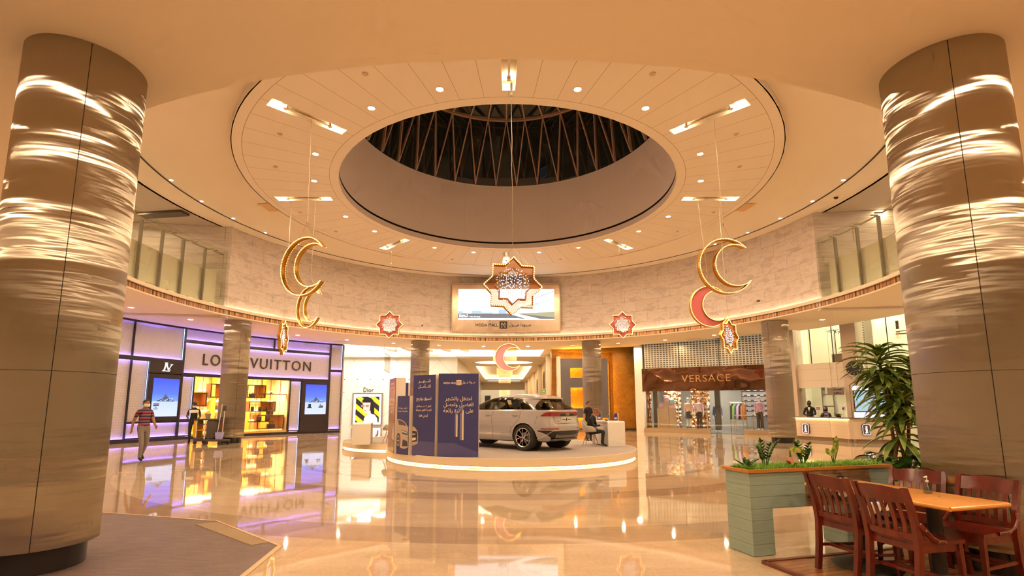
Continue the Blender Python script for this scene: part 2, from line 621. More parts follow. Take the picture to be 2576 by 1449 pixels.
for k in range(36):
    mb.bar(pol(RT_ - .05, 10 * k, ZT), (XC, YC, ZA - .05), .06, .10)
mb.build('roof_bars', STRUT, sk, smooth=False)
mb = MB(); mb.arcbox(RT_ - .14, RT_ - .02, -180, 180, ZT - .07, ZT + .09, 72)
mb.build('ring_beam', M('ring_beam', (.55, .36, .27), .4), sk)

# slots in the tray: trough, spot lamps and hanging bar
TROUGH = M('trough_paint', (.86, .72, .50), .6)
for k in range(8):
    az = 45. * k
    o = pol(7.175, az, TRAY)
    nm = ['at the far end of the tray above the big screen', 'at the far right of the tray', 'on the right side of the tray, above the pink crescent', 'at the near right of the tray',
          'directly above the central star', 'at the near left of the tray', 'on the left side of the tray, above two hanging ornaments', 'at the far left of the tray'][k]
    th = thing('recessed_trough_light', (o.x, o.y, TRAY), 'narrow recessed spotlight trough ' + nm, 'ceiling light', 'radial troughs in the tray ceiling')
    mb = MB()
    a, b = az - SW, az + SW
    zt = TRAY + .19
    c = [pol(6.2, a, TRAY), pol(8.15, a, TRAY), pol(8.15, b, TRAY), pol(6.2, b, TRAY)]
    d = [Vector((p.x, p.y, zt)) for p in c]
    mb.add(c + d, [(4, 5, 6, 7), (0, 1, 5, 4), (1, 2, 6, 5), (2, 3, 7, 6), (3, 0, 4, 7)])
    mb.build('trough', TROUGH, th, smooth=False)
    for rr in (6.45, 7.9):
        p = pol(rr, az, zt - .03)
        mb = MB(); mb.lathe([(0, 0), (.11, 0), (.11, .03)], p, 20)
        mb.build('spot_lamp', LENS, th)
    mb = MB()
    p0, p1 = pol(6.6, az, TRAY + .03), pol(7.75, az, TRAY + .03)
    mb.bar(p0, p1, .05, .05)
    for p in (p0, p1): mb.box(p, (.09, .09, .09))
    mb.build('hanging_bar', STEEL_PLAIN, th, smooth=False)

# upper gallery behind the balustrades
mb = MB()
for a0, a1 in ((-112, WL), (WR, 112)):
    mb.arcbox(12.2, 18.0, a0, a1, SOF + .12, SOF + .34, 40)
struct(mb.build('floor_gallery', CREAM))
for side, (a0, a1) in (('left', (-112, WL)), ('right', (WR, 112))):
    mb = MB(); mb.arcbox(12.48, 12.62, a0, a1, SOF + .3, 7.04, 50)
    struct(mb.build('wall_parapet_' + side, CREAM))
    mb = MB(); mb.arcbox(16.6, 16.9, a0 - 6, a1 + 3, SOF + .34, TOP + .1, 50)
    struct(mb.build('wall_gallery_' + side, STONE))
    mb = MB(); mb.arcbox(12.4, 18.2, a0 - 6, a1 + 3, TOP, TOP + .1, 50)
    struct(mb.build('ceiling_gallery_' + side, GALLERY_SHADE, smooth=False))
    e = WL if side == 'left' else WR
    p, p2 = pol(12.1, e), pol(17, e - 8 if side == 'left' else e + 5)
    mb = MB(); mb.bar(Vector((p.x, p.y, 7.1)), Vector((p2.x, p2.y, 7.1)), .25, 3.9)
    struct(mb.build('wall_return_' + side, STONE))

mb = MB(); mb.arcbox(R1 - .075, R1 - .06, -180, 180, SOF + .24, SOF + .36, 200); mb.arcbox(R1 - .06, R1 + .05, -180, 180, SOF + .24, SOF + .30, 200)
struct(mb.build('trim_11', PAINT))
mb = MB(); mb.arcbox(R1 - .045, R1 - .005, -180, 180, SOF + .302, SOF + .308, 180)
struct(mb.build('trim_10', M('cove_uplight', (1, .8, .5), .5, emit=13, ecol=(1., .74, .46))))
for az in (-108, -100, -92, -84, -76): lamp(pol(14.4, az, TOP - .03), 34, .2)  # lamps without fixtures, added to brighten the dark galleries on both sides
for az in (84, 92, 100, 108): lamp(pol(14.4, az, TOP - .03), 34, .2)
# glass balustrades
FIT = M('steel_fitting', (.55, .48, .4), .3, 1.)
for side, edges in (('left', [-72.95, -76.9, -82., -86.9, -91.9, -96.8, -101.8, -106.8]), ('right', [80.65, 85.1, 90.2, 95.2, 100.2, 105.2, 110.2])):
    p = pol(12.1, edges[3], 5.4)
    th = thing('glass_balustrade', (p.x, p.y, 5.4), 'curved frameless glass balustrade with steel rail on the %s gallery' % side, 'balustrade')
    for i in range(len(edges) - 1):
        a0, a1 = sorted((edges[i], edges[i + 1]))
        mb = MB(); mb.arcbox(12.13, 12.145, a0 + .05, a1 - .05, 5.38, 7.95, 6)
        mb.build('glass_panel', GLASS, th)
    mb = MB()
    for i in range(len(edges) - 1):
        a0, a1 = sorted((edges[i], edges[i + 1]))
        mb.tube([pol(12.3, a0 + .5 + (a1 - a0 - 1.) * j / 6, 7.80) for j in range(7)], .03, 8)
    mb.build('hand_rail', FIT, th)
    mb = MB()
    for e in edges[1:]:
        for da in (-.5, .5):
            mb.tube([pol(12.07, e + da, 5.62), pol(12.5, e + da, 5.62)], .028, 8)
            mb.tube([pol(12.07, e + da, 7.80), pol(12.3, e + da, 7.80)], .028, 8)
        mb.tube([pol(12.075, e - .6, 5.62), pol(12.075, e + .6, 5.62)], .02, 6)
    mb.build('clamp', FIT, th)
    for e in edges[1:]:
        mb = MB(); mb.box(pol(12.38, e - 1.0, 6.75), (.06, .10, 2.1), rz=-radians(e))
        mb.build('post', M('grey_post', (.30, .26, .22), .5) if 'grey_post' not in bpy.data.materials else bpy.data.materials['grey_post'], th, smooth=False)

# outer walls behind and beside the camera, to close the hall
mb = MB(); mb.arcbox(16.65, 16.9, -112, -84, 0, SOF, 30); struct(mb.build('wall_left', CREAM))
mb = MB(); mb.bar(pol(16.8, -112, SOF / 2), pol(24.1, -104, SOF / 2), .25, SOF); struct(mb.build('wall_left', CREAM))
mb = MB(); mb.bar(pol(19.5, 92, SOF / 2), pol(24.1, 98, SOF / 2), .25, SOF); struct(mb.build('wall_right', CREAM))
mb = MB(); mb.arcbox(24., 24.3, 96, 150, 0, SOF, 40); struct(mb.build('wall_right', CREAM))
mb = MB(); mb.arcbox(24., 24.3, 210, 264, 0, SOF, 40); struct(mb.build('wall_left', CREAM))
mb = MB(); mb.arcbox(27., 27.3, 150, 210, 0, SOF, 40); struct(mb.build('wall_back', CREAM))

# ================================================================== steel columns
def column(az, label, seam_az, r=.53, R=12.8):
    c = pol(R, az)
    th = thing('steel_column', (c.x, c.y, 0), label, 'column', None)
    mb = MB()
    for z0, z1 in ((.235, 1.858), (1.862, 3.408), (3.412, SOF)):
        for s in range(4):
            a0 = seam_az + 90 * s + .35; a1 = seam_az + 90 * (s + 1) - .35
            n = 24
            vs = []
            for i in range(n + 1):
                a = radians(a0 + (a1 - a0) * i / n)
                vs += [(c.x + r * sin(a), c.y + r * cos(a), z0), (c.x + r * sin(a), c.y + r * cos(a), z1)]
            mb.add(vs, [(2 * i, 2 * i + 1, 2 * i + 3, 2 * i + 2) for i in range(n)])
    mb.build('steel_cladding', STEEL, th)
    mb = MB()
    mb.lathe([(r - .012, .23), (r - .012, SOF)], (c.x, c.y, 0), 64)
    mb.lathe([(r - .1, .232), (r, .232)], (c.x, c.y, 0), 64)
    mb.build('core', DARK, th)
    mb = MB(); mb.lathe([(r - .09, 0), (r - .09, .235)], (c.x, c.y, 0), 48)
    mb.build('plinth', M('black_granite', (.02, .016, .015), .15) if 'black_granite' not in bpy.data.materials else bpy.data.materials['black_granite'], th)
    return th
column(-158.5, 'large brushed steel column beside the dark floor mat', 48, .53)
column(158.5, 'large brushed steel column behind the wooden dining chairs', 33, .53)
column(-67.3, 'brushed steel column in front of the letters of the purple lit storefront', 48, .53)
column(-22.6, 'brushed steel column behind the blue exhibition boards', -8, .53)
column(22.5, 'brushed steel column behind the seated person at the white desk', -95, .53)
column(67.2, 'brushed steel column at the left end of the information desk', 58, .53)
column(-112.5, 'brushed steel column at the left under the gallery, hidden by the nearest one', 0, .53)
column(112.5, 'brushed steel column at the right under the gallery, behind the nearest one', 0, .53)

# ================================================================== recessed lamps
TRIMR = M('lamp_trim', (.8, .7, .55), .5)
def downlight(p, r, label, group, power, lens=None, spread=3.14159):
    th = thing('downlight', p, label, 'downlight', group)
    mb = MB(); mb.lathe([(r, -.012), (r * 1.25, -.004), (r * 1.25, .0)], p, 20); mb.build('trim_ring', TRIMR, th)
    mb = MB(); mb.lathe([(0, -.006), (r, -.006)], p, 20); mb.build('lens', lens or LENS, th)
    if power: lamp((p[0], p[1], p[2] - .03), power, .07, spread=spread)
for k in range(8):
    for d in (-30.8 + 0, -14.2, 14.2, 30.8):
        if d in (-30.8, 30.8) and False: continue
for az in (14, 31, 59, 75, 103, 120, 148.5, 165.7):
    for s in (1, -1):
        downlight(pol(6.45, s * az, TRAY), .085, 'small round recessed downlight in the circular tray ceiling', 'downlights in the tray ceiling', 95)
k = 0
for i in range(33):
    az = (i - 16) * 11.07 + 5.5
    if abs(az) > 176: continue
    R = 14.3
    front = abs(az) < 90
    downlight(pol(R, az, SOF), .10 if front else .1, 'round recessed downlight in the lower ring ceiling', 'downlights in the lower ring ceiling', 52)
for i in range(17):
    az = (i - 8) * 22
    if abs(az) < 93: continue
    downlight(pol(19.5, az, SOF), .1, 'round recessed downlight over the rear of the hall', 'downlights over the rear of the hall', 125)
for az in [-95.2, -86.3, -77.4, -68.5, -59.6] + [59.6, 68.5, 77.4, 86.3, 95.2]:
    p = pol(11.28, az, TOP)
    th = thing('pin_spot', p, 'tiny pin spot beside the curved slot on the %s of the main ceiling' % ('left' if az < 0 else 'right'), 'downlight', 'pin spots beside the ceiling slot')
    mb = MB(); mb.lathe([(0, -.006), (.045, -.006), (.055, 0)], p, 14); mb.build('lens', LENS, th)
for az, s in ((-103, 1), (-62, 1), (62, 1), (-35, 1), (35, 1), (103, 1)):
    pass
# smoke detectors and panels on the main ceiling
VENT = M('air_panel', (.74, .50, .25), .6)
for az in (-82, 82, -36, 36):
    p = pol(9.1, az, TOP)
    mb = MB(); mb.box((p.x, p.y, TOP - .012), (.75, .45, .02), rz=-radians(az) + .0)
    tag(mb.build('ceiling_access_panel', VENT, smooth=False), 'tan rectangular access panel in the main ceiling, %s' % {-82: 'left of the tray', 82: 'right of the tray', -36: 'at the far left of the tray', 36: 'at the far right of the tray'}[az], 'ceiling panel')
DET = M('detector', (.62, .48, .34), .5)
for az in [-166, -150, -120, -104, -76, -60, -15, 15, 60, 76, 104, 120, 150, 166]:
    p = pol(7.5 if abs(az) > 100 else 7.9, az + (5 if az > 0 else -5), TRAY)
    mb = MB(); mb.lathe([(0, -.02), (.06, -.02), (.07, 0)], p, 14)
    tag(mb.build('smoke_detector', DET), 'small round detector disc in the circular tray ceiling', 'detector', 'detectors in the tray ceiling')

# ================================================================== mall screen on the stone wall
def ringpt(R, az, z): return pol(R, az, z)
BZ0, BZ1, BA = 5.80, 8.52, 14.85
th = thing('mall_screen', pol(12.1, 0, BZ0), 'big landscape video screen in a steel frame on the curved stone wall', 'screen')
pl, pr = pol(12.0, -BA), pol(12.0, BA)
yb = pl.y - .05            # flat screen in front of the curve
SX0, SX1 = pl.x, pr.x
W_ = SX1 - SX0
FR = M('screen_frame_steel', (.55, .43, .33), .28, 1.)
q = NT(FR); tc = q.n('ShaderNodeTexCoord')
q.bump(q.noise(1.2, 1.5, tc.outputs['Object'], .5, (1.6, 1, .8)), .5, .06)
ix0, ix1, iz0, iz1 = SX0 + .33, SX1 - .30, 6.43, 8.24
# the curved wall stands further back in the middle: carcass fills the gap
mb = MB()
mb.box(((SX0 + SX1) / 2, yb + .35, (BZ0 + BZ1) / 2), (W_, .5, BZ1 - BZ0))
mb.build('carcass', FR, th, smooth=False)
mb = MB()
Y0 = yb
for (a, b, c, d) in ((SX0, ix0, BZ0, BZ1), (ix1, SX1, BZ0, BZ1), (ix0, ix1, BZ0, iz0), (ix0, ix1, iz1, BZ1)):
    mb.grid(lambda s, t_: Vector((a + (b - a) * s, Y0, c + (d - c) * t_)), 12, 12)
mb.build('steel_frame', FR, th, smooth=True)
mb = MB()
for (a, b, c, d) in ((SX0 - .04, SX0, BZ0, BZ1), (SX1, SX1 + .04, BZ0, BZ1), (SX0 - .04, SX1 + .04, BZ0 - .05, BZ0), (SX0 - .04, SX1 + .04, BZ1, BZ1 + .05)):
    mb.box(((a + b) / 2, Y0 + .02, (c + d) / 2), (b - a, .16, d - c))
mb.build('frame_edge', M('frame_edge', (.6, .36, .18), .25, 1.), th, smooth=False)
def scr(name, col, e): return M(name, (0, 0, 0), .5, emit=e, ecol=col)
S_SKY = scr('screen_sky', (.93, .97, 1.), 1.15); S_BLUE = scr('screen_pale_blue', (.45, .68, .82), .9); S_ROAD = scr('screen_road', (.30, .30, .31), .6)
S_CURB = scr('screen_curb', (.85, .92, 1.), 1.2); S_YEL = scr('screen_hedge', (.62, .58, .35), .7); S_WHT = scr('screen_white', (1, 1, 1), 1.4); S_GRY = scr('screen_grey', (.55, .62, .7), .8)
mb = MB()
ex, ez = Vector((1, 0, 0)), Vector((0, 0, 1))
w, h = ix1 - ix0, iz1 - iz0
def pp(poly, k, t=.004, O=(ix0, Y0 - .01, iz0)):
    mb.mat(k).plate([(x * w, y * h) for x, y in poly], O, ex, ez, t)
pp([(0, 0), (1, 0), (1, 1), (0, 1)], 0, .002)
pp([(0, .06), (1, .03), (1, .1), (.62, .2), (0, .2)], 2, .004)
pp([(0, 0), (.75, 0), (.62, .06), (0, .06)], 3, .006)
pp([(.62, .2), (1, .08), (1, .26), (.7, .22)], 4, .005)
pp([(.52, .2), (.62, .2), (.9, 0), (.75, 0)], 5, .007)
for x0, x1, hh in ((.0, .05, .28), (.14, .24, .3), (.24, .36, .24), (.42, .5, .34), (.05, .1, .23)):
    pp([(x0, .2), (x1, .2), (x1, hh), (x0, hh)], 1, .005)
pp([(.62, .22), (1, .3), (1, .95), (.8, .75), (.62, .35)], 5, .003)
for i in range(9):
    x = .80 + i * .022
    pp([(x, .68 + (x - .8) * 1.2), (x + .014, .69 + (x - .8) * 1.2), (x + .014, .73 + (x - .8) * 1.2), (x, .72 + (x - .8) * 1.2)], 6, .006)
    x = .70 + i * .016
    pp([(x, .40 + (x - .7) * .7), (x + .01, .41 + (x - .7) * .7), (x + .01, .47 + (x - .7) * .7), (x, .46 + (x - .7) * .7)], 1, .006)
mb.build('screen_picture', [S_SKY, S_BLUE, S_ROAD, S_CURB, S_YEL, S_WHT, S_GRY], th, smooth=False)
mb = MB()
text_flat(mb, 'Gate 2', (ix0 + .31, Y0 - .02, iz0 + .155 * h), ex, ez, .5, .13, .004, .01)
text_flat(mb, 'Moda Mall - Valet Parking', (ix0 + .66, Y0 - .02, iz0 + .10 * h), ex, ez, 1.2, .10, .004, .01)
mb.build('screen_caption', S_WHT, th, smooth=False)
INK = M('dark_ink', (.03, .022, .018), .4)
zc = (BZ0 + iz0) / 2 + .02; xm = ix0 + .47 * w - .03
mb = MB()
text_flat(mb, 'MODA MALL', (xm - .92, Y0 - .012, zc), ex, ez, 1.28, .17, .02)
text_flat(mb, arab('مـــودا مـــول'), (xm + .97, Y0 - .012, zc), ex, ez, 1.27, .26, .02)
mb.box((xm + .03, Y0 - .012, zc), (.44, .03, .42))
mb.build('mall_lettering', INK, th, smooth=False)
def emblem(mb, c, s, ux=ex, uy=ez, t=.006):
    """the mirrored M of two curved strokes inside the square"""
    c = Vector(c)
    for sg in (-1, 1):
        pts = [(.30, -.34), (.16, -.30), (.20, -.12), (.27, .05), (.20, .32)]
        pts2 = [(.20, .32), (.02, -.05), (-.02, -.18)]
        for P in (pts, pts2):
            for i in range(len(P) - 1):
                a, b = P[i], P[i + 1]
                d = Vector((b[0] - a[0], b[1] - a[1])).normalized() * .035
                poly = [(sg * (a[0] - d.y) * s, (a[1] + d.x) * s), (sg * (b[0] - d.y) * s, (b[1] + d.x) * s), (sg * (b[0] + d.y) * s, (b[1] - d.x) * s), (sg * (a[0] + d.y) * s, (a[1] - d.x) * s)]
                mb.plate(poly, c, ux, uy, t)
mb = MB(); emblem(mb, (xm + .03, Y0 - .03, zc), .42)
mb.build('mall_emblem', M('emblem_tan', (.75, .55, .4), .4), th, smooth=False)

# small ceiling and wall fittings
for az, R, lab in ((-38.5, 15.3, 'pale rectangular access panel in the ring ceiling near the flag'), (44, 15.0, 'flat rectangular access panel in the ring ceiling above the chain screen'), (81, 13.6, 'rectangular access panel in the ring ceiling at the far right')):
    p = pol(R, az, SOF); mb = MB(); mb.box((p.x, p.y, SOF - .008), (.62, .62, .014), rz=-radians(az)); tag(mb.build('ceiling_access_panel', M('pale_panel_%d' % az, (.80, .62, .42), .5), smooth=False), lab, 'ceiling panel')
for u, v, lab in ((1061, 819, 'tiny wall camera on the stone wall left of the mall screen'), (1913, 757, 'tiny wall camera on the stone wall at the right')):
    az, z = on_ring(u, v, 12.05); p = pol(12.0, az, z); th = thing('wall_camera', p, lab, 'camera')
    mb = MB(); mb.tube([p, pol(11.85, az, z - .02)], .03, 10); mb.build('camera_body', DARK, th); mb = MB(); mb.tube([pol(12.1, az, z + .03), p], .015, 6); mb.build('bracket', PAINT, th)
p = pol(11.85, 88.5, TOP); th = thing('dome_camera', (p.x, p.y, TOP - .1), 'dark dome camera under the main ceiling at the upper right', 'camera')
mb = MB(); mb.lathe([(0, -.10), (.05, -.085), (.075, -.04), (.08, 0)], p, 16); mb.build('dome', DARK, th); mb = MB(); mb.lathe([(.08, -.03), (.10, -.02), (.10, 0)], p, 16); mb.build('collar', PAINT, th)
az, z = on_ring(427, 548, 14.2); p = pol(14.2, az, z); th = thing('hanging_sign', (p.x, p.y, z - .15), 'dark hanging direction sign under the left gallery ceiling', 'sign')
mb = MB(); mb.box((p.x, p.y, z), (1.25, .06, .24), rz=-radians(az + 52)); mb.build('sign_board', M('gallery_sign', (.16, .12, .06), .4), th, smooth=False)
mb = MB()
for s_ in (-.4, .4):
    x = p.x + s_ * cos(-radians(az + 52)); y = p.y + s_ * sin(-radians(az + 52)); mb.tube([(x, y, z + .1), (x, y, TOP)], .012, 5)
mb.build('hanging_rods', STEEL_PLAIN, th)
az, z = on_ring(372, 480, 14.6); p = pol(13.6, az - 1, TOP); mb = MB(); mb.box((p.x, p.y, TOP - .05), (2.0, .45, .1), rz=-radians(az) + pi / 2); tag(mb.build('air_grille', M('dark_grille', (.10, .07, .05), .5), smooth=False), 'long dark air grille in the left gallery ceiling', 'air grille')
# ================================================================== hanging festive ornaments
GOLD = M('gold_frame', (.62, .33, .05), .35, .7)
GOLDP = M('gold_panel', (.75, .48, .08), .4, .2)
BEAD = M('bead_lights', (1, .8, .35), .4, emit=6, ecol=(1., .60, .15))
BEADW = M('white_bead_lights', (1, 1, 1), .4, emit=1.9, ecol=(.82, .76, 1.))
PINK = clear('pink_film', (.80, .30, .30))
q0 = PINK.node_tree
for n_ in q0.nodes:
    if n_.type == 'BSDF_GLOSSY': n_.inputs['Color'].default_value = (1, .62, .6, 1); n_.inputs['Roughness'].default_value = .12
    if n_.name == 'base_reflect': n_.inputs[2].default_value = .12
PINKS = M('pink_film_opaque', (.72, .20, .22), .22, .25)
PEACH = clear('iridescent_film', (.96, .60, .42))
CLEARF = clear('clear_film', (.85, .72, .55))
IRI = M('iridescent_pink', (.95, .50, .62), .2, .2, Transmission_Weight=.0)
WIRE = M('hanging_wire', (.55, .47, .38), .4, .8)

def crescent(R, r, dx, n=40):
    """outline of a crescent whose horns point right; the two arcs are returned separately"""
    # outer circle radius R at origin, inner circle radius r at (dx, 0)
    x = (R * R - r * r + dx * dx) / (2 * dx)
    y = sqrt(max(R * R - x * x, 0))
    a = atan2(y, x); b = atan2(y, x - dx)
    outer = [(R * cos(a + (2 * pi - 2 * a) * i / n), R * sin(a + (2 * pi - 2 * a) * i / n)) for i in range(n + 1)]
    inner = [(dx + r * cos(b + (2 * pi - 2 * b) * i / n), r * sin(b + (2 * pi - 2 * b) * i / n)) for i in range(n + 1)]
    return outer, inner

def place(th, c, ux, uy):
    return lambda x, y, d=0.: Vector(c) + ux * x + uy * y + ux.cross(uy) * d

def strip(mb, pts2, f, w, t, closed):
    """flat frame band following an outline, depth t"""
    N = len(pts2)
    vs = []
    for x, y in pts2:
        vs += [f(x, y, -t / 2), f(x, y, t / 2)]
    fs = []
    for i in range(N if closed else N - 1):
        j = (i + 1) % N
        fs.append((2 * i, 2 * j, 2 * j + 1, 2 * i + 1))
    mb.add(vs, fs)
    mb.tube([f(x, y, t / 2) for x, y in pts2], w, 6, closed)
    mb.tube([f(x, y, -t / 2) for x, y in pts2], w, 6, closed)

def resample(pts, step, closed):
    P = pts + ([pts[0]] if closed else [])
    out = []; acc = 0.
    for i in range(len(P) - 1):
        a, b = Vector(P[i]), Vector(P[i + 1]); L = (b - a).length
        while acc < L:
            out.append(tuple(a + (b - a) * (acc / L))); acc += step
        acc -= L
    return out

def beads(mb, pts, f, r, step, closed, depths):
    for d in depths:
        for x, y in resample(pts, step, closed):
            mb.ball(f(x, y, d), r, 6, 4)

def moon(c, H, yaw, label, film, wire_top, R_in=.76, off=.36, frame_t=.10, roll=0.):
    th = thing('crescent_ornament', (c[0], c[1], c[2] - H / 2), label, 'hanging ornament')
    R = H / 2
    ux = Vector((cos(yaw), sin(yaw), 0)); uy = Vector((0, 0, 1))
    if roll:
        ux, uy = ux * cos(roll) + uy * sin(roll), uy * cos(roll) - ux * sin(roll)
    f = place(th, c, ux, uy)
    outer, inner = crescent(R, R * R_in, R * off)
    mb = MB(); strip(mb, outer, f, .016, frame_t, False); strip(mb, inner, f, .016, frame_t, False)
    mb.build('frame', GOLD, th)
    if film is not None:
        mb = MB()
        vs = []; n = len(outer)
        for a, b in zip(outer, inner):
            vs += [f(a[0], a[1], 0), f(b[0], b[1], 0)]
        mb.add(vs, [(2 * i, 2 * i + 1, 2 * i + 3, 2 * i + 2) for i in range(n - 1)])
        mb.build('film_panel', film, th)
    mb = MB()
    beads(mb, outer, f, .0115, .040, False, (frame_t / 2 + .02,))
    beads(mb, inner, f, .0115, .040, False, (frame_t / 2 + .02,))
    beads(mb, outer, f, .010, .06, False, (-frame_t / 2 - .02,))
    mb.build('bead_light_string', BEAD, th)['kind'] = 'stuff'
    mb = MB()
    wt = Vector(wire_top)
    fork = Vector((c[0], c[1], c[2] + R + .38))
    k = 14
    mb.tube([wt + (fork - wt) * (i / k) + Vector((.006 * sin(i * 1.7), 0, 0)) for i in range(k + 1)], .006, 5)
    mb.box(fork, (.03, .03, .06))
    for a in (radians(70), radians(115)):
        mb.tube([fork, f(R * cos(a), R * sin(a), 0)], .004, 5)
    mb.build('hanging_wire', WIRE, th)
    return th

def star_pts(R, rot=0., ratio=.765):
    P = []
    for k in range(16):
        a = radians(90 + 22.5 * k) + rot
        rr = R if k % 2 == 0 else R * ratio
        P.append((rr * cos(a), rr * sin(a)))
    return P

def star(c, H, yaw, label, film, wire_top, frame_t=.12, seed=1, big=False, roll=0.):
    th = thing('star_ornament', (c[0], c[1], c[2] - H / 2), label, 'hanging ornament')
    R = H / 2
    ux = Vector((cos(yaw), sin(yaw), 0)); uy = Vector((0, 0, 1))
    f = place(th, c, ux, uy)
    out = star_pts(R, roll); inn = star_pts(R * .64, roll)
    mb = MB(); strip(mb, out, f, .017, frame_t, True); mb.build('outer_frame', GOLD, th)
    mb = MB(); strip(mb, inn, f, .012, frame_t, True); mb.build('inner_frame', GOLD, th)
    mb = MB()
    vs = []
    for a, b in zip(out, inn): vs += [f(a[0], a[1], 0), f(b[0], b[1], 0)]
    mb.add(vs, [(2 * i, 2 * i + 1, 2 * ((i + 1) % 16) + 1, 2 * ((i + 1) % 16)) for i in range(16)])
    mb.build('film_panel', film, th)
    mb = MB()
    beads(mb, out, f, .013, .042, True, (frame_t / 2 + .014,))
    mb.build('bead_light_string', BEAD, th)['kind'] = 'stuff'
    rnd = random.Random(seed)
    mb = MB(); mw = MB()
    n = 15 if big else 13
    for i in range(n):
        x = R * .56 * (2 * (i + .5) / n - 1)
        ym = R * .60 * sqrt(max(0, 1 - (x / (R * .62)) ** 2)) * (.92 if abs(x) > R * .3 else 1)
        mw.tube([f(x, ym, 0), f(x, -ym, 0)], .003, 4)
        y = ym
        while y > -ym:
            a = rnd.uniform(0, pi); L = rnd.uniform(.010, .024) if big else rnd.uniform(.010, .02)
            p = f(x + rnd.uniform(-.016, .016), y, rnd.uniform(-.03, .03))
            d = Vector((cos(a), rnd.uniform(-.4, .4), sin(a))) * L
            mb.tube([p - d, p + d], .0048 if big else .0055, 4)
            y -= rnd.uniform(.045, .09)
    mb.build('white_light_curtain', BEADW, th, smooth=False)['kind'] = 'stuff'
    mw.build('curtain_wires', WIRE, th, smooth=False)
    mb = MB()
    wt = Vector(wire_top)
    fork = Vector((c[0], c[1], c[2] + R + (.20 if not big else .22)))
    k = 16
    mb.tube([wt + (fork - wt) * (i / k) + Vector((.007 * sin(i * 1.3), 0, 0)) for i in range(k + 1)], .006, 5)
    for i in range(2, k, 3):
        p = wt + (fork - wt) * (i / k); mb.box(p, (.02, .02, .035))
    if big: mb.box(wt + (fork - wt) * .07, (.05, .05, .30))
    for s in (-1, 1):
        mb.tube([fork, f(s * R * .62, R * .70, 0)], .004, 5)
    mb.build('hanging_wire', WIRE, th)
    return th

zt_ = TRAY + .02
moon((-4.86, 11.97, 4.90), 1.44, radians(-24), 'large gold crescent hung at the left, above a smaller gold crescent', CLEARF, (-4.90, 11.97, zt_), .74, .36, .10)
moon((-6.78, 17.3, 4.94), 1.42, radians(-36), 'slim gold crescent hung at the left, below and behind the large gold one', CLEARF, (-6.77, 17.3, zt_), .74, .36, .09)
moon((5.42, 12.02, 4.92), 1.36, radians(4), 'large gold crescent hung at the right, above the pink crescent', CLEARF, (5.36, 12.02, zt_), .76, .34, .13, roll=.1)
moon((7.15, 17.3, 4.97), 1.42, radians(6), 'deep pink crescent with a lit gold edge, hung at the right', PINKS, (6.95, 17.3, zt_), .74, .36, .10, roll=.12)
moon((.22, 24.29, 3.86), 1.32, radians(0), 'pale pink crescent hung low in the centre before the mall corridor', IRI, (.08, 24.29, zt_), .74, .36, .08)
star((.18, 10.43, 4.04), 1.24, radians(6), 'large eight-pointed star with peach film, hung in front of the mall screen', PEACH, (.16, 10.43, zt_), .12, 3, True, roll=-.03)
star((-5.07, 22.11, 5.10), 1.20, radians(0), 'red eight-pointed star with white lights, hung left of the mall screen', PINKS, (-5.10, 22.11, zt_), .10, 5)
star((5.21, 22.0, 5.08), 1.18, radians(0), 'red eight-pointed star with white lights, hung right of the mall screen', PINKS, (5.17, 22.0, zt_), .10, 8)
star((-7.64, 17.3, 3.88), 1.2, radians(101), 'eight-pointed star seen nearly edge-on, hung low at the left', CLEARF, (-7.63, 17.3, zt_), .08, 9)
star((7.76, 17.3, 3.92), 1.2, radians(38), 'eight-pointed star turned half away, hung low beside the pink crescent', PEACH, (7.70, 17.3, zt_), .07, 12)
# ================================================================== purple lit boutique at the left
LR = 16.6
MESHP = M('perforated_panel', (.62, .55, .53), .42)
q = NT(MESHP)
r_, a_, z_ = q.polar()
u_ = q.math('MULTIPLY', a_, .2897)
vv = q.comb(u_, z_, 0.)
vo = q.n('ShaderNodeTexVoronoi'); vo.inputs['Scale'].default_value = 22.; vo.inputs['Randomness'].default_value = .0
q.l(vv, vo.inputs['Vector'])
q.color(q.mix(q.math('GREATER_THAN', vo.outputs['Distance'], .42), (.60, .55, .54), (.33, .29, .30)))
VIOLET = M('violet_led', (.35, .2, 1), .5, emit=38, ecol=(.27, .20, 1.))
BLUELED = M('blue_led', (.3, .5, 1), .5, emit=3, ecol=(.35, .55, 1.))
store = thing('boutique_facade', pol(LR, -56), 'curved white boutique front with black frames and violet edge lighting', 'shop front')
def P(name, fn, mats, parent=None, **kw):
    mb = MB(); fn(mb); return mb.build(name, mats, parent, **kw)
KX = -74.4; ENDL = -84.
V1, V2, V3, V4, V5 = -66.3, -64.2, -46.75, -44.6, -38.95
EN = -36.4
ZB_, ZW, ZL, ZS, ZTOP = .13, 2.99, 3.58, 4.59, 5.20
# panels (set back), leds along the edges
def panel(a0, a1, z0, z1, led='tb', col=VIOLET):
    P('facade_panel', lambda m: m.arcbox(LR + .05, LR + .09, a0, a1, z0, z1), MESHP, store)
    m = MB()
    e = .03
    if 't' in led: m.arcbox(LR - .02, LR + .0, a0 + .05, a1 - .05, z1 - e, z1 - .012)
    if 'b' in led: m.arcbox(LR - .02, LR + .0, a0 + .05, a1 - .05, z0 + .012, z0 + e)
    if m.v: m.build('edge_light', col, store)
    m = MB()
    if 't' in led: m.arcbox(LR - .045, LR - .035, a0, a1, z1 - .045, z1 + .01)
    if 'b' in led: m.arcbox(LR - .045, LR - .035, a0, a1, z0 - .01, z0 + .045)
    if m.v: m.build('edge_lip', BLACKM, store)
    m = MB()
    if 'l' in led: m.arcbox(LR - .02, LR + .0, a0 + .04, a0 + .07, z0, z1, 1)
    if 'r' in led: m.arcbox(LR - .02, LR + .0, a1 - .07, a1 - .04, z0, z1, 1)
    if m.v: m.build('side_light', BLUELED, store)
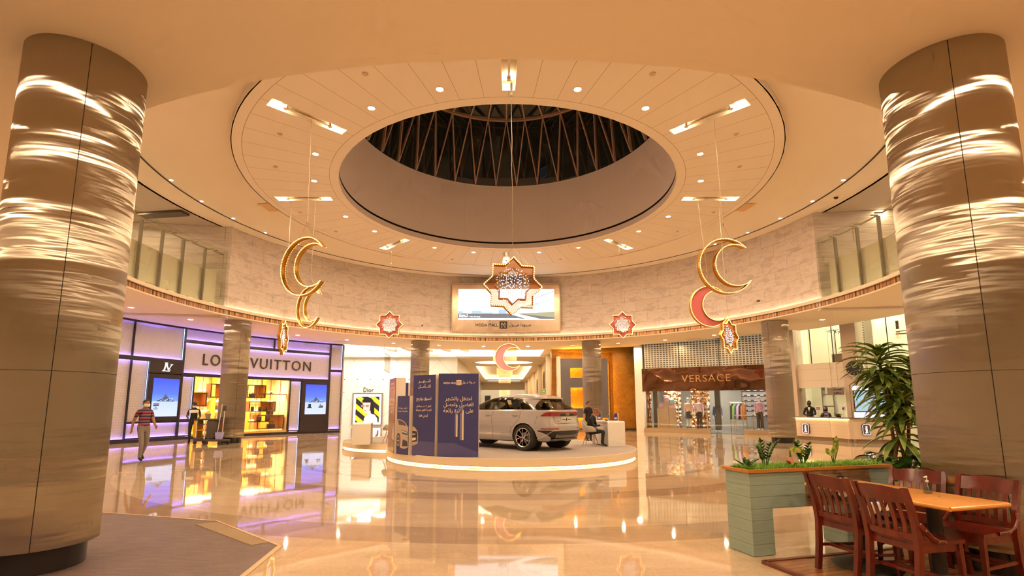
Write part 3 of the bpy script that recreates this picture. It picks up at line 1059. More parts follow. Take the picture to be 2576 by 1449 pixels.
panel(ENDL, KX, ZB_, ZL - .05, 'tb'); panel(ENDL, KX, ZL + .05, ZTOP, 'tb')
panel(KX + .1, V1 - .15, ZL + .05, ZTOP, 'tbr')
panel(KX + .1, -71.75, .88, ZL - .05, 'tr')
panel(KX + .1, V2 - .15, ZB_ + .02, .84, 'tb')
panel(V1 + .15, V2 - .12, .90, ZW - .04, 'tbr')
panel(V1 + .15, -50.3, ZS + .04, ZTOP, 'tb'); panel(-50.1, V5 - .15, ZS + .04, ZTOP, 'tb')
panel(V1 + .15, V5 - .15, ZW + .06, ZS - .03, 'tb')
panel(V3 + .15, V4 - .1, ZB_ + .05, ZW - .04, 'tbr')
panel(V5 + .15, EN - .1, ZB_ + .05, ZL, 'tb'); panel(V5 + .15, EN - .1, ZL + .06, ZTOP, 'tbr')
def fr(a0, a1, z0, z1):
    P('frame_member', lambda m: m.arcbox(LR - .05, LR + .1, a0, a1, z0, z1), BLACKM, store)
fr(ENDL, EN, 0, ZB_); fr(ENDL, EN, ZTOP - .03, SOF)
fr(ENDL, V1, ZL - .05, ZL + .05)
for a in (V1, V5): fr(a - .15, a + .15, ZB_, ZTOP)
fr(KX - .04, KX + .06, ZB_, ZTOP)
fr(V1, V5, ZW - .04, ZW + .06); fr(V1, V5, ZS - .03, ZS + .04); fr(V5, EN, ZL, ZL + .06)
fr(-50.3, -50.1, ZS + .04, ZTOP); fr(V2 - .12, V2 + .1, .1, ZW); fr(V3 - .1, V3 + .15, .1, ZW); fr(V4 - .1, V4 + .06, .1, ZW); fr(EN - .08, EN + .03, 0, ZTOP)
fr(KX, V2, .84, .88)
# closing end wall back to the shop
P('end_wall', lambda m: m.bar(pol(LR - .03, EN + .1, 2.6), pol(20, EN + 1.5, 2.6), .12, 5.2), MESHP, store, smooth=False)
# dark logo box and screens
DK = M('dark_screen_box', (.035, .025, .028), .18)
P('screen_surround', lambda m: m.arcbox(LR - .10, LR + .2, -71.7, V1 - .15, .88, ZW - .02), DK, store)
P('logo_box', lambda m: m.arcbox(LR - .08, LR + .2, -71.7, V1 - .15, ZW + .02, ZL - .04), DK, store)
P('screen_surround', lambda m: m.arcbox(LR - .10, LR + .2, V4 + .06, V5 - .15, .08, ZW - .02), DK, store)
BLU1 = scr('poster_sky', (.045, .10, .85), 1.2); BLU2 = scr('poster_haze', (.35, .50, .95), 1.2); SAND = scr('poster_sand', (.42, .48, .68), 1.0)
ROCK = scr('poster_rock', (.10, .11, .20), .8); INKS = scr('poster_ink', (.03, .03, .06), .6)
SKYG = M('poster_picture', (0, 0, 0), .2, emit=1.25)
q = NT(SKYG); p_, x_, y_, zz_ = q.pos()
q.l(q.ramp(q.math('DIVIDE', q.math('SUBTRACT', zz_, 1.08), 1.69), [(.0, (.50, .56, .78)), (.39, (.42, .50, .75)), (.41, (.16, .28, .90)), (.6, (.09, .16, .85)), (1., (.05, .08, .75))]), q.b.inputs['Emission Color'])
for a0, a1, kind in ((-71.0, -66.85, 0), (-43.75, -39.55, 1)):
    z0, z1 = 1.08, 2.77
    am, wd = (a0 + a1) / 2, (a1 - a0)
    s = thing('advertising_screen', pol(LR - .12, am, z0), 'upright video poster of a tidal island, %s' % ('in the left bay behind the walking man' if kind == 0 else 'right of the warm shop window'), 'screen')
    P('picture', lambda m: m.arcbox(LR - .125, LR - .115, a0, a1, z0, z1), SKYG, s)
    def T(x, y, d=.006): return pol(LR - .125 - d, a0 + wd * x, z0 + (z1 - z0) * y)
    m = MB()
    prof = [(.16, .40), (.22, .43), (.30, .45), (.36, .48), (.42, .50), (.46, .54), (.49, .58), (.50, .63), (.51, .58), (.55, .54), (.60, .50), (.66, .46), (.76, .44), (.86, .40)]
    for i in range(len(prof) - 1):
        m.add([T(prof[i][0], .395), T(prof[i + 1][0], .395), T(*prof[i + 1]), T(*prof[i])], [(0, 1, 2, 3)])
    rn = random.Random(4)
    for i in range(22):
        x = rn.uniform(.2, .8); y = rn.uniform(.40, .47); m.mat(1).add([T(x, y, .008), T(x + .03, y, .008), T(x + .03, y + .02, .008), T(x, y + .02, .008)], [(0, 1, 2, 3)])
    m.build('island_motif', [ROCK, BLU2], s, smooth=False)
    m = MB()
    if kind == 0:
        for (x0, y0, x1, y1) in ((.05, .27, .27, .30), (.06, .31, .28, .34), (.07, .19, .24, .205), (.12, .24, .14, .27), (.15, .22, .2, .24)):
            m.add([T(x0, y0, .008), T(x1, y0, .008), T(x1, y1, .008), T(x0, y1, .008)], [(0, 1, 2, 3)])
    else:
        for (x0, y0, x1, y1) in ((.10, .20, .32, .24), (.15, .24, .28, .34), (.64, .22, .86, .26), (.70, .26, .74, .34), (.78, .26, .84, .30)):
            m.add([T(x0, y0, .008), T(x1, y0, .008), T(x1, y1, .008), T(x0, y1, .008)], [(0, 1, 2, 3)])
    m.build('foreground_motif', INKS, s, smooth=False)
# lettering
LET = M('brown_letters', (.06, .035, .03), .35)
bw = text_mesh('LOUIS', 1.)
mb = MB(); text_ring(mb, 'LOUIS', LR + .045, -62.9, -55.9, 3.53, 4.08, .05, .0, 1.25)
mb.build('shop_letters', LET, store, smooth=False)
mb = MB(); text_ring(mb, 'VUITTON', LR + .045, -54.5, -42.8, 3.53, 4.08, .05, .0, 1.2)
mb.build('shop_letters', LET, store, smooth=False)
LOGO = M('lit_monogram', (1, 1, 1), .4, emit=1.1, ecol=(1, .9, 1.))
mb = MB()
a0, a1, z0, z1 = -69.75, -68.15, 3.10, 3.49
def LG(poly):
    P_ = [pol(LR - .10, a0 + (a1 - a0) * x, z0 + (z1 - z0) * y) for x, y in poly]
    Q_ = [pol(LR - .085, a0 + (a1 - a0) * x, z0 + (z1 - z0) * y) for x, y in poly]
    n = len(poly)
    mb.add(P_ + Q_, [tuple(range(n))] + [(i, n + i, n + (i + 1) % n, (i + 1) % n) for i in range(n)])
LG([(.30, .95), (.42, .95), (.24, .07), (.12, .07)]); LG([(.0, .07), (.74, .07), (.74, .0), (.0, .0)]); LG([(.20, 1), (.52, 1), (.52, .94), (.20, .94)]); LG([(.68, .07), (.74, .07), (.82, .26), (.78, .26)])
LG([(.34, .80), (.45, .80), (.64, .30), (.58, .14)]); LG([(.88, .80), (.94, .80), (.62, .14), (.58, .14)]); LG([(.25, .85), (.52, .85), (.52, .79), (.25, .79)]); LG([(.79, .85), (1.03, .85), (1.03, .79), (.79, .79)])
mb.build('monogram', LOGO, store, smooth=False)
# shop window with lit interior
WARMW = M('warm_interior', (.92, .72, .42), .6)
ORANGE = M('orange_lining', (.85, .38, .05), .55)
INTB = M('lit_shelf_wall', (.9, .62, .32), .6, emit=.9, ecol=(1., .62, .26))
CEILE = M('shop_light_panel', (1, 1, 1), .5, emit=5, ecol=(1., .70, .36))
room = thing('window_1', pol(17.6, -55.5, .2), 'lit boutique window', 'window'); struct(room); del room['label'], room['category']
P('window_glass', lambda m: m.arcbox(LR + .0, LR + .012, V2 + .1, V3 - .1, .2, ZW - .04), SHOPGLASS, room)
P('window_floor', lambda m: m.arcbox(LR + .02, 19.6, V2 - .6, V3 + .6, .13, .22), M('window_floor', (.85, .5, .14), .3), room)
P('window_ceiling', lambda m: m.arcbox(LR + .1, 19.6, V2 - 1, V3 + 1, 3.15, 3.25), WARMW, room)
P('light_panel', lambda m: m.arcbox(LR + .25, 19.0, V2 + .6, V3 - .6, 3.10, 3.14), CEILE, room)
P('back_wall', lambda m: m.arcbox(19.3, 19.4, V2 - 1.5, V3 + 1.5, .2, 3.2), WARMW, room)
P('side_wall', lambda m: m.bar(pol(LR + .1, V2 - .05, 1.7), pol(19.4, V2 - .8, 1.7), .08, 3.0), ORANGE, room, smooth=False)
P('side_wall', lambda m: m.bar(pol(LR + .1, V3 + .05, 1.7), pol(19.4, V3 + .8, 1.7), .08, 3.0), WARMW, room, smooth=False)
for a in (-62, -59.4, -56.5, -53.5, -50.8, -48):
    P('wall_column', lambda m: m.arcbox(18.9, 19.3, a - .35, a + .35, .2, 3.15, 1), ORANGE, room, smooth=False)
for z in (.75, 1.3, 1.85, 2.4):
    P('wall_shelf', lambda m: m.arcbox(18.95, 19.28, V2 - .8, V3 + .8, z, z + .04), WARMW, room)
    P('shelf_light', lambda m: m.arcbox(19.24, 19.29, V2 - .8, V3 + .8, z - .05, z - .01), M('shelf_led', (1, 1, 1), .5, emit=5, ecol=(1., .75, .42)) if 'shelf_led' not in bpy.data.materials else bpy.data.materials['shelf_led'], room)
BOXW = M('display_box', (.24, .13, .08), .5)
BOXF = M('display_box_edge', (.09, .05, .04), .35)
BAG = M('bag_leather', (.10, .05, .035), .45)
BAG2 = M('bag_grey_leather', (.28, .2, .15), .5)
def dbox(a0, z0, a1, z1, where, open_side=1):
    R0 = 17.0
    w = radians(a1 - a0) * R0; h = z1 - z0; d = .42
    am = (a0 + a1) / 2; c = pol(R0, am, z0)
    th = thing('display_box', c, 'hanging open display box with orange lining, ' + where, 'display box')
    er = Vector((sin(radians(am)), cos(radians(am)), 0)); et = Vector((cos(radians(am)), -sin(radians(am)), 0))
    def bx(m, x0, x1, y0, y1, z0_, z1_):
        pts = [c + et * x + er * y + Vector((0, 0, z)) for z in (z0_, z1_) for x, y in ((x0, y0), (x1, y0), (x1, y1), (x0, y1))]
        m.add(pts, [(0, 3, 2, 1), (4, 5, 6, 7), (0, 1, 5, 4), (1, 2, 6, 5), (2, 3, 7, 6), (3, 0, 4, 7)])
    t = .025
    m = MB()
    bx(m, -w / 2, w / 2, 0, d, 0, t); bx(m, -w / 2, w / 2, 0, d, h - t, h); bx(m, -w / 2, -w / 2 + t, 0, d, 0, h); bx(m, w / 2 - t, w / 2, 0, d, 0, h)
    m.build('box_shell', BOXW, th, smooth=False)
    m = MB(); f = .05
    bx(m, -w / 2, w / 2, -.01, .02, 0, f); bx(m, -w / 2, w / 2, -.01, .02, h - f, h); bx(m, -w / 2, -w / 2 + f, -.01, .02, f, h - f); bx(m, w / 2 - f, w / 2, -.01, .02, f, h - f)
    m.build('front_frame', BOXF, th, smooth=False)
    m = MB(); bx(m, w / 2 - .09, w / 2 - t, .02, d, t, h - t); bx(m, .05 * w, w / 2 - t, d - .02, d, t, h - t)
    m.build('orange_lining', ORANGE, th, smooth=False)
    m = MB()
    for x in (-w * .35, w * .35):
        p = c + et * x + er * (d / 2)
        m.tube([p + Vector((0, 0, h)), (p.x, p.y, 3.12)], .012, 6)
        if z0 < 1.4: m.tube([p, (p.x, p.y, .22)], .012, 6)
    m.build('hanging_rod', BOXF, th)
    return c, et, er
def bag(c, w, h, d, where, mat_=BAG, handle=True):
    th = thing('handbag', c, where, 'handbag')
    m = MB()
    m.bbox((c[0], c[1], c[2] + h / 2), (w, d, h), .025, rz=radians(56)); m.build('body', mat_, th)
    if handle:
        u = Vector((cos(radians(56)), sin(radians(56)), 0))
        m = MB(); m.tube([Vector(c) + u * (w * .25 * cos(t)) + Vector((0, 0, h + h * .55 * sin(t))) for t in [pi * i / 10 for i in range(11)]], .009, 6)
        m.build('handle', mat_, th)
c1, et, er = dbox(-54.0, 1.97, -50.6, 2.67, 'upper left of the right-hand bay')
bag(c1 + er * .2 - et * .15 + Vector((0, 0, .03)), .32, .22, .14, 'dark handbag standing in the upper hanging box')
c2, et, er = dbox(-53.5, 1.24, -48.6, 1.79, 'middle of the right-hand bay')
for i, x in enumerate((-.45, -.05, .28)):
    bag(c2 + er * .2 + et * x + Vector((0, 0, .03)), .14, .24, .12, ['small dark bag at the left in the middle hanging box', 'small dark bag in the middle of the middle hanging box', 'small dark bag at the right in the middle hanging box'][i], BAG, False)
c3, et, er = dbox(-51.8, .30, -46.9, 1.06, 'lower right of the right-hand bay')
bag(c3 + er * .2 + et * .1 + Vector((0, 0, .03)), .42, .24, .18, 'long dark travel bag in the lower hanging box')
bag(c3 + er * .2 + et * .0 + Vector((0, 0, .77)), .36, .28, .18, 'grey box bag standing on top of the lower hanging box', BAG2)
c4, et, er = dbox(-64.0, 1.52, -60.9, 2.20, 'lower left of the left-hand bay')
bag(c4 + er * .2 - et * .2 + Vector((0, 0, .03)), .34, .14, .16, 'small reddish bag in the left-hand hanging box', M('red_leather', (.4, .08, .04), .5))
dbox(-60.4, 1.96, -57.6, 2.66, 'upper part of the left-hand bay beside the column')
for a0, a1, z, w_ in ((-51.5, -46.9, 2.17, 'upper'), (-53.3, -48.8, .69, 'lower')):
    c = pol(16.9, (a0 + a1) / 2, z)
    th = thing('display_shelf', c, 'thin dark hanging shelf in the boutique window, the %s one' % w_, 'shelf')
    P('board', lambda m: m.arcbox(16.85, 17.15, a0, a1, z, z + .045, 4), BOXF, th)
    m = MB()
    for a in (a0 + 1, a1 - 1):
        p = pol(17.0, a, z); m.tube([p, (p.x, p.y, 3.12)], .01, 6)
    m.build('hanging_rod', BOXF, th)
bag(pol(17.0, -51.6, .735), .26, .26, .14, 'dark handbag on the lower thin shelf, left end')
bag(pol(17.0, -50.0, .735), .22, .32, .14, 'tall dark handbag on the lower thin shelf, middle')
bag(pol(17.0, -49.6, 2.215), .12, .10, .08, 'tiny accessory box on the upper thin shelf', BAG2, False)
for i, a in enumerate([-63 + 1.25 * k for k in range(13)]):
    for z in (.79, 1.34, 1.89):
        if (i * 7 + int(z * 3)) % 3 == 0: continue
        c = pol(19.1, a, z)
        m = MB(); m.bbox((c.x, c.y, z + .11), (.2, .12, .22), .02, rz=radians(56))
        tag(m.build('shelf_bag', [BAG, BAG2, ORANGE][(i + int(z * 9)) % 3]), 'small bag on the back shelves of the boutique', 'handbag', 'bags on the back shelves of the boutique')
lamp(pol(17.9, -60, 3.05), 160, .8, (1., .70, .38)); lamp(pol(17.9, -51, 3.05), 200, .8, (1., .70, .38))
# ================================================================== white forecourt and corridor at the back
WALLW = M('white_quilted_wall', (.90, .88, .84), .35)
q = NT(WALLW); p_, x_, y_, zz_ = q.pos()
d1 = q.line(q.math('ADD', x_, zz_), 3.4, .035); d2 = q.line(q.math('SUBTRACT', x_, zz_), 3.4, .035)
g1 = q.line(x_, 1.02, .02); g2 = q.line(zz_, 1.02, .02)
q.color(q.mix(q.math('ADD', q.math('ADD', d1, d2), q.math('MULTIPLY', q.math('ADD', g1, g2), .45), clamp=True), (.90, .88, .84), (.62, .57, .50)))
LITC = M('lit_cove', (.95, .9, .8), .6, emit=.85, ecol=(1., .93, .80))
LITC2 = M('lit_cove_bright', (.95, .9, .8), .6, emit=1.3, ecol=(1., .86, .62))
CORR = M('corridor_paint', (.84, .72, .55), .6)
DW = -3.73
mb = MB(); mb.box((-9.9, 40.15, 2.7), (12.4, .3, 5.4)); struct(mb.build('wall_white', WALLW, smooth=False))
mb = MB(); mb.box((-9.9, 39.9, 5.45), (12.4, 1.0, .2)); struct(mb.build('trim_6', CORR, smooth=False))
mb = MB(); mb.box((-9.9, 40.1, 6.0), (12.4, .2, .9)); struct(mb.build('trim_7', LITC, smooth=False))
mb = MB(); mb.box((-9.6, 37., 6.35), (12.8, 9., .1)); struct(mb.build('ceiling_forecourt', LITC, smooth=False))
mb = MB(); mb.box((-16.2, 36., 3.1), (.3, 9., 6.4)); struct(mb.build('wall_side', WALLW, smooth=False))
for i in range(6):
    x0 = -11.6 + i * 1.35
    m = MB(); m.grid(lambda s, t_: Vector((x0 + 2.2 * s, 35.2 + 2.6 * s, 5.75 + .35 * t_ + .18 * sin(s * 5))), 12, 2)
    tag(m.build('ceiling_fin', CORR, solid=.05), 'cream curved ceiling fin in the lit cove above the white wall', 'ceiling fin', 'curved fins in the white cove')
DOT = M('dark_stud', (.08, .06, .05), .4)
for i in range(14):
    for z in (2.62, 3.62):
        x = -12.6 + i * 1.02
        if x > DW - .2 or (z < 3 and -12.2 < x < -9.2): continue
        m = MB(); m.ball((x, 39.98, z), .04, 8, 6)
        tag(m.build('wall_stud', DOT), 'small dark round fixing on the white quilted wall', 'fixing', 'dark fixings on the white wall')
# perfume poster light box
lb = thing('poster_light_box', (-10.6, 39.9, 0), 'lit portrait poster of a black-bobbed model on yellow and black stripes', 'light box')
bx0, bx1, bz0, bz1 = -11.87, -9.50, .02, 2.56
mb = MB(); mb.box(((bx0 + bx1) / 2, 39.93, (bz0 + bz1) / 2 + .05), (bx1 - bx0, .16, bz1 - bz0 - .1)); mb.build('outer_frame', M('grey_frame', (.42, .36, .30), .35, .6), lb, smooth=False)
mb = MB(); mb.box(((bx0 + bx1) / 2, 39.84, 1.30), (bx1 - bx0 - .22, .03, 2.34)); mb.build('white_border', scr('poster_white', (1, 1, 1), 1.6), lb, smooth=False)
PY = 39.82
px0, px1, pz0, pz1 = -11.58, -9.74, .28, 2.27
def pq(poly, d): return ([(px0 + (px1 - px0) * x, pz0 + (pz1 - pz0) * y) for x, y in poly], (0, PY - d, 0), ex, ez, .002)
YEL = scr('poster_yellow', (1., .72, .03), 1.2); BLK = scr('poster_black', (.05, .03, .03), .6); SKN = scr('poster_skin', (1., .62, .50), 1.2)
PNK = scr('poster_pink', (1., .60, .66), 1.3); LIPS = scr('poster_lips', (.8, .25, .2), .9); GLS = scr('poster_lens', (.8, .3, .15), .8); HAIRP = scr('poster_hair', (.03, .02, .025), .5)
mb = MB()
mb.mat(0).plate(*pq([(0, 0), (1, 0), (1, 1), (0, 1)], .0))
for o in (-.55, -.12, .31, .74, 1.17, 1.6):
    pol_ = [(0, o), (1, o - .75), (1, o - .53), (0, o + .22)]
    # clip to the picture
    def clip(P_, ax, lim, sg):
        out = []
        for i in range(len(P_)):
            a, b = P_[i], P_[(i + 1) % len(P_)]
            ia, ib = sg * (a[ax] - lim) <= 0, sg * (b[ax] - lim) <= 0
            if ia: out.append(a)
            if ia != ib:
                t_ = (lim - a[ax]) / (b[ax] - a[ax]); out.append((a[0] + (b[0] - a[0]) * t_, a[1] + (b[1] - a[1]) * t_))
        return out
    pol_ = clip(clip(pol_, 1, 1., 1), 1, 0., -1)
    if len(pol_) > 2: mb.mat(1).plate(*pq(pol_, .004))
mb.mat(6).plate(*pq([(.28, .86), (.36, .95), (.5, .99), (.64, .95), (.74, .86), (.79, .65), (.80, .38), (.62, .36), (.60, .72), (.28, .78)], .008))
mb.mat(2).plate(*pq([(.30, .78), (.31, .60), (.34, .44), (.42, .35), (.52, .38), (.60, .50), (.63, .78)], .011))
mb.mat(3).plate(*pq([(.35, 0), (.38, .18), (.50, .30), (.66, .34), (.82, .30), (.93, .16), (.95, 0)], .013))
mb.mat(2).plate(*pq([(.48, .40), (.62, .48), (.66, .34), (.50, .29)], .012))
mb.mat(6).plate(*pq([(.27, .77), (.64, .77), (.64, .88), (.46, .95), (.29, .88)], .014))
mb.mat(5).plate(*pq([(.22, .68), (.38, .69), (.37, .60), (.24, .60)], .016)); mb.mat(5).plate(*pq([(.42, .69), (.57, .68), (.55, .60), (.43, .60)], .016))
mb.mat(4).plate(*pq([(.36, .475), (.46, .485), (.44, .45), (.38, .45)], .016))
mb.build('poster_picture', [YEL, BLK, SKN, PNK, LIPS, GLS, HAIRP], lb, smooth=False)
for a, b in (('D', (.0)),):
    mb = MB()
    text_flat(mb, 'D', (-10.95, 40.0, 2.82), ex, ez, .24, .36, .03)
    text_flat(mb, 'ior', (-10.52, 40.0, 2.79), ex, ez, .52, .29, .03)
    tag(mb.build('shop_letters', M('bronze_letters', (.07, .05, .035), .5), smooth=False), 'slim dark lettering on the white wall above the portrait poster', 'sign')
lamp((-9.5, 37., 6.2), 230, 3.0, (1., .94, .84)); lamp((-13., 36., 6.2), 110, 2.0, (1., .94, .84))

# hanging flag
mb = MB(); fp, fq = on_y(967, 888, 30.), on_y(981, 896, 30.4)
fl = thing('hanging_banner', (fp.x, 30., 0), 'small translucent banner hanging under the ceiling before the white wall', 'banner')
mb.grid(lambda s, t_: Vector((fp.x + (fq.x - fp.x) * s + .03 * sin(7 * s + 2 * t_), 30. + .4 * s, fp.z + (fq.z - fp.z) * s - 1.0 * t_)), 8, 8)
mb.build('cloth', clear('sheer_cloth', (.62, .55, .50)), fl)
mb = MB(); mb.tube([fp, fq], .02, 6); mb.tube([fp - Vector((0, 0, 1.)), fq - Vector((0, 0, 1.))], .02, 6); mb.tube([fp, (fp.x, fp.y, SOF)], .006, 4); mb.tube([fq, (fq.x, fq.y, SOF)], .006, 4)
mb.build('rods', STEEL_PLAIN, fl)

# corridor
CX0, CX1, CZ, CE = DW, 3.42, 5.3, 82.
mb = MB(); mb.box((DW - .15, 61.3, 2.65), (.3, 42, 5.3)); struct(mb.build('wall_corridor_left', WALLW, smooth=False))
GOLDW = M('gold_plaster', (.55, .27, .035), .38, .35)
q = NT(GOLDW); p_, x_, y_, zz_ = q.pos()
n1 = q.noise(2.2, 6, p_, .6); n2 = q.noise(14., 4, p_, .6)
q.color(q.mix(.35, q.ramp(n1, [(.3, (.27, .11, .012)), (.6, (.42, .20, .025))]), q.ramp(n2, [(.4, (.18, .07, .01)), (.6, (.50, .26, .05))])))
mb = MB(); mb.box((CX1 + .15, 58.5, 2.65), (.3, 49, 5.3)); struct(mb.build('wall_corridor_right', M('corridor_gold', (.72, .47, .18), .5), smooth=False))
for y in (37.6, 47, 57, 67, 77):
    mb = MB(); mb.box((CX1 - .14, y, 2.65), (.28, .9, 5.3)); mb.box((CX1 - .16, y - .48, 2.65), (.30, .06, 5.3))
    tag(mb.build('wall_pilaster', CREAM, smooth=False), 'pale pilaster on the right wall of the mall corridor', 'pilaster', 'pilasters of the corridor')
    lamp((CX1 - 1.0, y - 2, 5.15), 26, .25)
# corridor ceiling with recesses
mb = MB()
def cell(x0, x1, y0, y1, z=CZ): mb.add([(x0, y0, z), (x0, y1, z), (x1, y1, z), (x1, y0, z)], [(0, 1, 2, 3)])
xa, xb = -2.7, 2.65
L0, L1_ = -4.6, 3.7
cell(xb, L1_, 32., CE); cell(DW, xa, 38.4, CE); cell(xa, xb, 32, 33.6); cell(L0, xa, 32, 33.6)
cell(xa, xb, 38.4, 42.0); cell(xa, xb, 45.8, 47.5); cell(xa, xb, 71.6, 74.5); cell(xa, xb, 77.5, CE)
for (yc, ry) in ((43.9, 1.9), (76., 1.5)):
    # plate with an elliptical hole
    n = 48; vs = []
    for i in range(n):
        a = 2 * pi * i / n; c_, s_ = cos(a), sin(a)
        k_ = 1 / max(abs(c_), abs(s_))
        vs += [(2.67 * c_ * k_ - .02, yc + ry * s_ * k_, CZ), (2.5 * c_ - .02, yc + ry * .84 * s_, CZ)]
    mb.add(vs, [(2 * i, 2 * i + 1, 2 * ((i + 1) % n) + 1, 2 * ((i + 1) % n)) for i in range(n)])
struct(mb.build('ceiling_corridor', CORR, smooth=False))
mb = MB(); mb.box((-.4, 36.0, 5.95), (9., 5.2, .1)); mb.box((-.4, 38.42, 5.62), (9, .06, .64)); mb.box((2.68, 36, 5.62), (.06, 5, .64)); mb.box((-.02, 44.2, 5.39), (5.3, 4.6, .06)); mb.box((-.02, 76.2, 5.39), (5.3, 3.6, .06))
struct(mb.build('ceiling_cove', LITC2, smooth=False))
mb = MB()
for x in (xa + .1, xb - .1): mb.box((x, 59.5, 5.42), (.14, 24, .05))
for y in (47.7, 71.4): mb.box((0, y, 5.42), (5.2, .14, .05))
mb.build('cove_strip', M('cove_strip', (1, 1, 1), .5, emit=7, ecol=(1., .84, .58)))
struct(bpy.data.objects['cove_strip']); bpy.data.objects['cove_strip'].name = 'trim_8'
mb = MB(); mb.box((0, 59.5, 5.95), (5.6, 24.4, .1))
for s in (-1, 1): mb.box((s * 2.8, 59.5, 5.62), (.06, 24.4, .7))
for y in (47.4, 71.7): mb.box((0, y, 5.62), (5.6, .06, .7))
struct(mb.build('ceiling_recess', CORR, smooth=False))
mb = MB(); mb.box((0, CE, 4.75), (7.4, .3, 1.2)); struct(mb.build('wall_end_header', CORR, smooth=False))
mb = MB(); mb.box((0, 94., 2.6), (14, .3, 5.2)); struct(mb.build('wall_far', CORR, smooth=False))
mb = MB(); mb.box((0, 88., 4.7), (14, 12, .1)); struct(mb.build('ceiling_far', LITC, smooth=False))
PURP = M('slate_shop_front', (.15, .13, .2), .4)
for x, w_, h_, mt, lab in ((-2.9, 1.0, 3.4, DARK, 'dark shop entrance at the far left end of the corridor'), (2.0, 1.6, 3.6, PURP, 'slate coloured shop front at the far right end of the corridor'), (-.2, .7, 3.2, CREAM, 'pale kiosk at the far end of the corridor')):
    m = MB(); m.box((x, 90., h_ / 2), (w_, .4, h_))
    m.box((x, 89.75, h_ - .3), (w_ * .9, .1, .3))
    tag(m.build('far_shop_front', mt, smooth=False), lab, 'shop front')
CRY = M('crystal_curtain', (1., .72, .3), .3, emit=1.0, ecol=(1., .66, .22))
def chandelier(y, tiers, label):
    th = thing('crystal_chandelier', (0.05, y, tiers[-1][2]), label, 'chandelier')
    for (w_, z1, z0) in tiers:
        m = MB(); n = int(w_ / .07)
        for sy in (-1, 1):
            for i in range(n + 1):
                x = .05 - w_ / 2 + w_ * i / n
                m.box((x, y + sy * w_ / 2, (z0 + z1) / 2), (.022, .022, z1 - z0))
                m.box((.05 + sy * w_ / 2, y - w_ / 2 + w_ * i / n, (z0 + z1) / 2), (.022, .022, z1 - z0))
        m.build('crystal_strands', CRY, th, smooth=False)
        m = MB(); m.box((.05, y, z1), (w_ + .06, w_ + .06, .04)); m.build('tier_frame', M('brass', (.6, .4, .15), .3, 1.) if 'brass' not in bpy.data.materials else bpy.data.materials['brass'], th, smooth=False)
    return th
chandelier(36., [(1.6, 5.55, 4.72)], 'wide crystal chandelier behind the pale pink crescent')
chandelier(52., [(1.55, 5.4, 4.6), (1.15, 4.6, 3.9)], 'two-tier gold crystal chandelier halfway down the corridor')
chandelier(86., [(1.7, 4.5, 3.2)], 'distant crystal chandelier at the far end of the corridor')
lamp((0, 36, 5.85), 90, 2.5, (1., .86, .62)); lamp((0, 55, 5.3), 120, 2.0, (1., .82, .58)); lamp((0, 66, 5.3), 120, 2.0, (1., .82, .58)); lamp((0, 88, 4.6), 90, 2.0, (1., .82, .58))
mb = MB(); mb.box((3.15, 40., 2.68), (.34, .05, .16))
sg = tag(mb.build('exit_sign', M('green_sign', (0, .25, .10), .4, emit=.5, ecol=(0, .5, .2)), smooth=False), 'small green exit sign at the right of the corridor mouth', 'sign')
mb = MB(); mb.plate([(-.10, -.03), (.0, -.03), (.0, -.05), (.08, 0), (0, .05), (0, .03), (-.10, .03)], (3.12, 39.97, 2.68), ex, ez, .004); mb.build('arrow', M('sign_white', (.8, .8, .8), .5), sg, smooth=False)
for y, z0, w_ in ((52, 3.0, 1.6), (61, 2.2, 2.2), (43.5, 3.2, 1.0)):
    m = MB(); m.box((CX1 - .03, y, z0 + .55), (.06, w_, 1.4))
    m.box((CX1 - .07, y, z0 + .55), (.03, w_ * .4, .9))
    tag(m.build('shop_sign', M('sign_%d' % y, (.12, .09, .08), .4), smooth=False), {52: 'dark sign panel on the right corridor wall between the pale pilasters', 61: 'dark doorway sign further down the right corridor wall', 43.5: 'small sign high on the gold corridor wall near the exit sign'}[y], 'sign')

# ================================================================== gold wall with the slate block
GY = 33.0
gx0, gx1 = 3.1, 8.70
rx0, rx1, rzt = (1405 - PCX) / FPX * GY * 1.0 + .02, 7.10, 5.05
mb = MB()
mb.box(((gx0 + rx0) / 2, GY + .3, 2.75), (rx0 - gx0, .6, 5.5)); mb.box(((rx1 + gx1) / 2, GY + .3, 2.75), (gx1 - rx1, .6, 5.5)); mb.box(((rx0 + rx1) / 2, GY + .3, (rzt + 5.5) / 2), (rx1 - rx0, .6, 5.5 - rzt))
mb.box(((rx0 + rx1) / 2, GY + .75, 2.75), (rx1 - rx0 + .4, .3, 5.5))
struct(mb.build('wall_gold', GOLDW, smooth=False))
mb = MB(); mb.box(((rx0 + rx1) / 2 + .6, GY + .0, .06), (rx1 - rx0 + 4.0, .1, .12)); struct(mb.build('baseboard_gold', DARK, smooth=False))
blk = thing('slate_feature_block', (5.1, GY - .6, .82), 'floating slate block with amber backlit rectangular cutouts on the gold wall', 'wall feature')
SLATE = M('slate_panel', (.12, .11, .125), .5)
AMB = M('amber_glow', (1, .5, .05), .5, emit=60, ecol=(1., .52, .06))
X = lambda u: (u - PCX) / FPX * (GY - .75) * 1.015
Z = lambda v: HC + (HOR - v) / FPX * (GY - .75) * 1.01
bx0, bx1, bz0, bz1 = X(1409), X(1525), Z(1050), Z(904)
cuts = [(X(1432), X(1470), Z(952), Z(927)), (X(1433), X(1470), Z(1027), Z(976))]
mb = MB(); yb0 = GY - .75
def sl(x0, x1, z0, z1): mb.box(((x0 + x1) / 2, yb0 + .10, (z0 + z1) / 2), (x1 - x0, .2, z1 - z0))
c0, c1 = cuts[0][0], cuts[0][1]
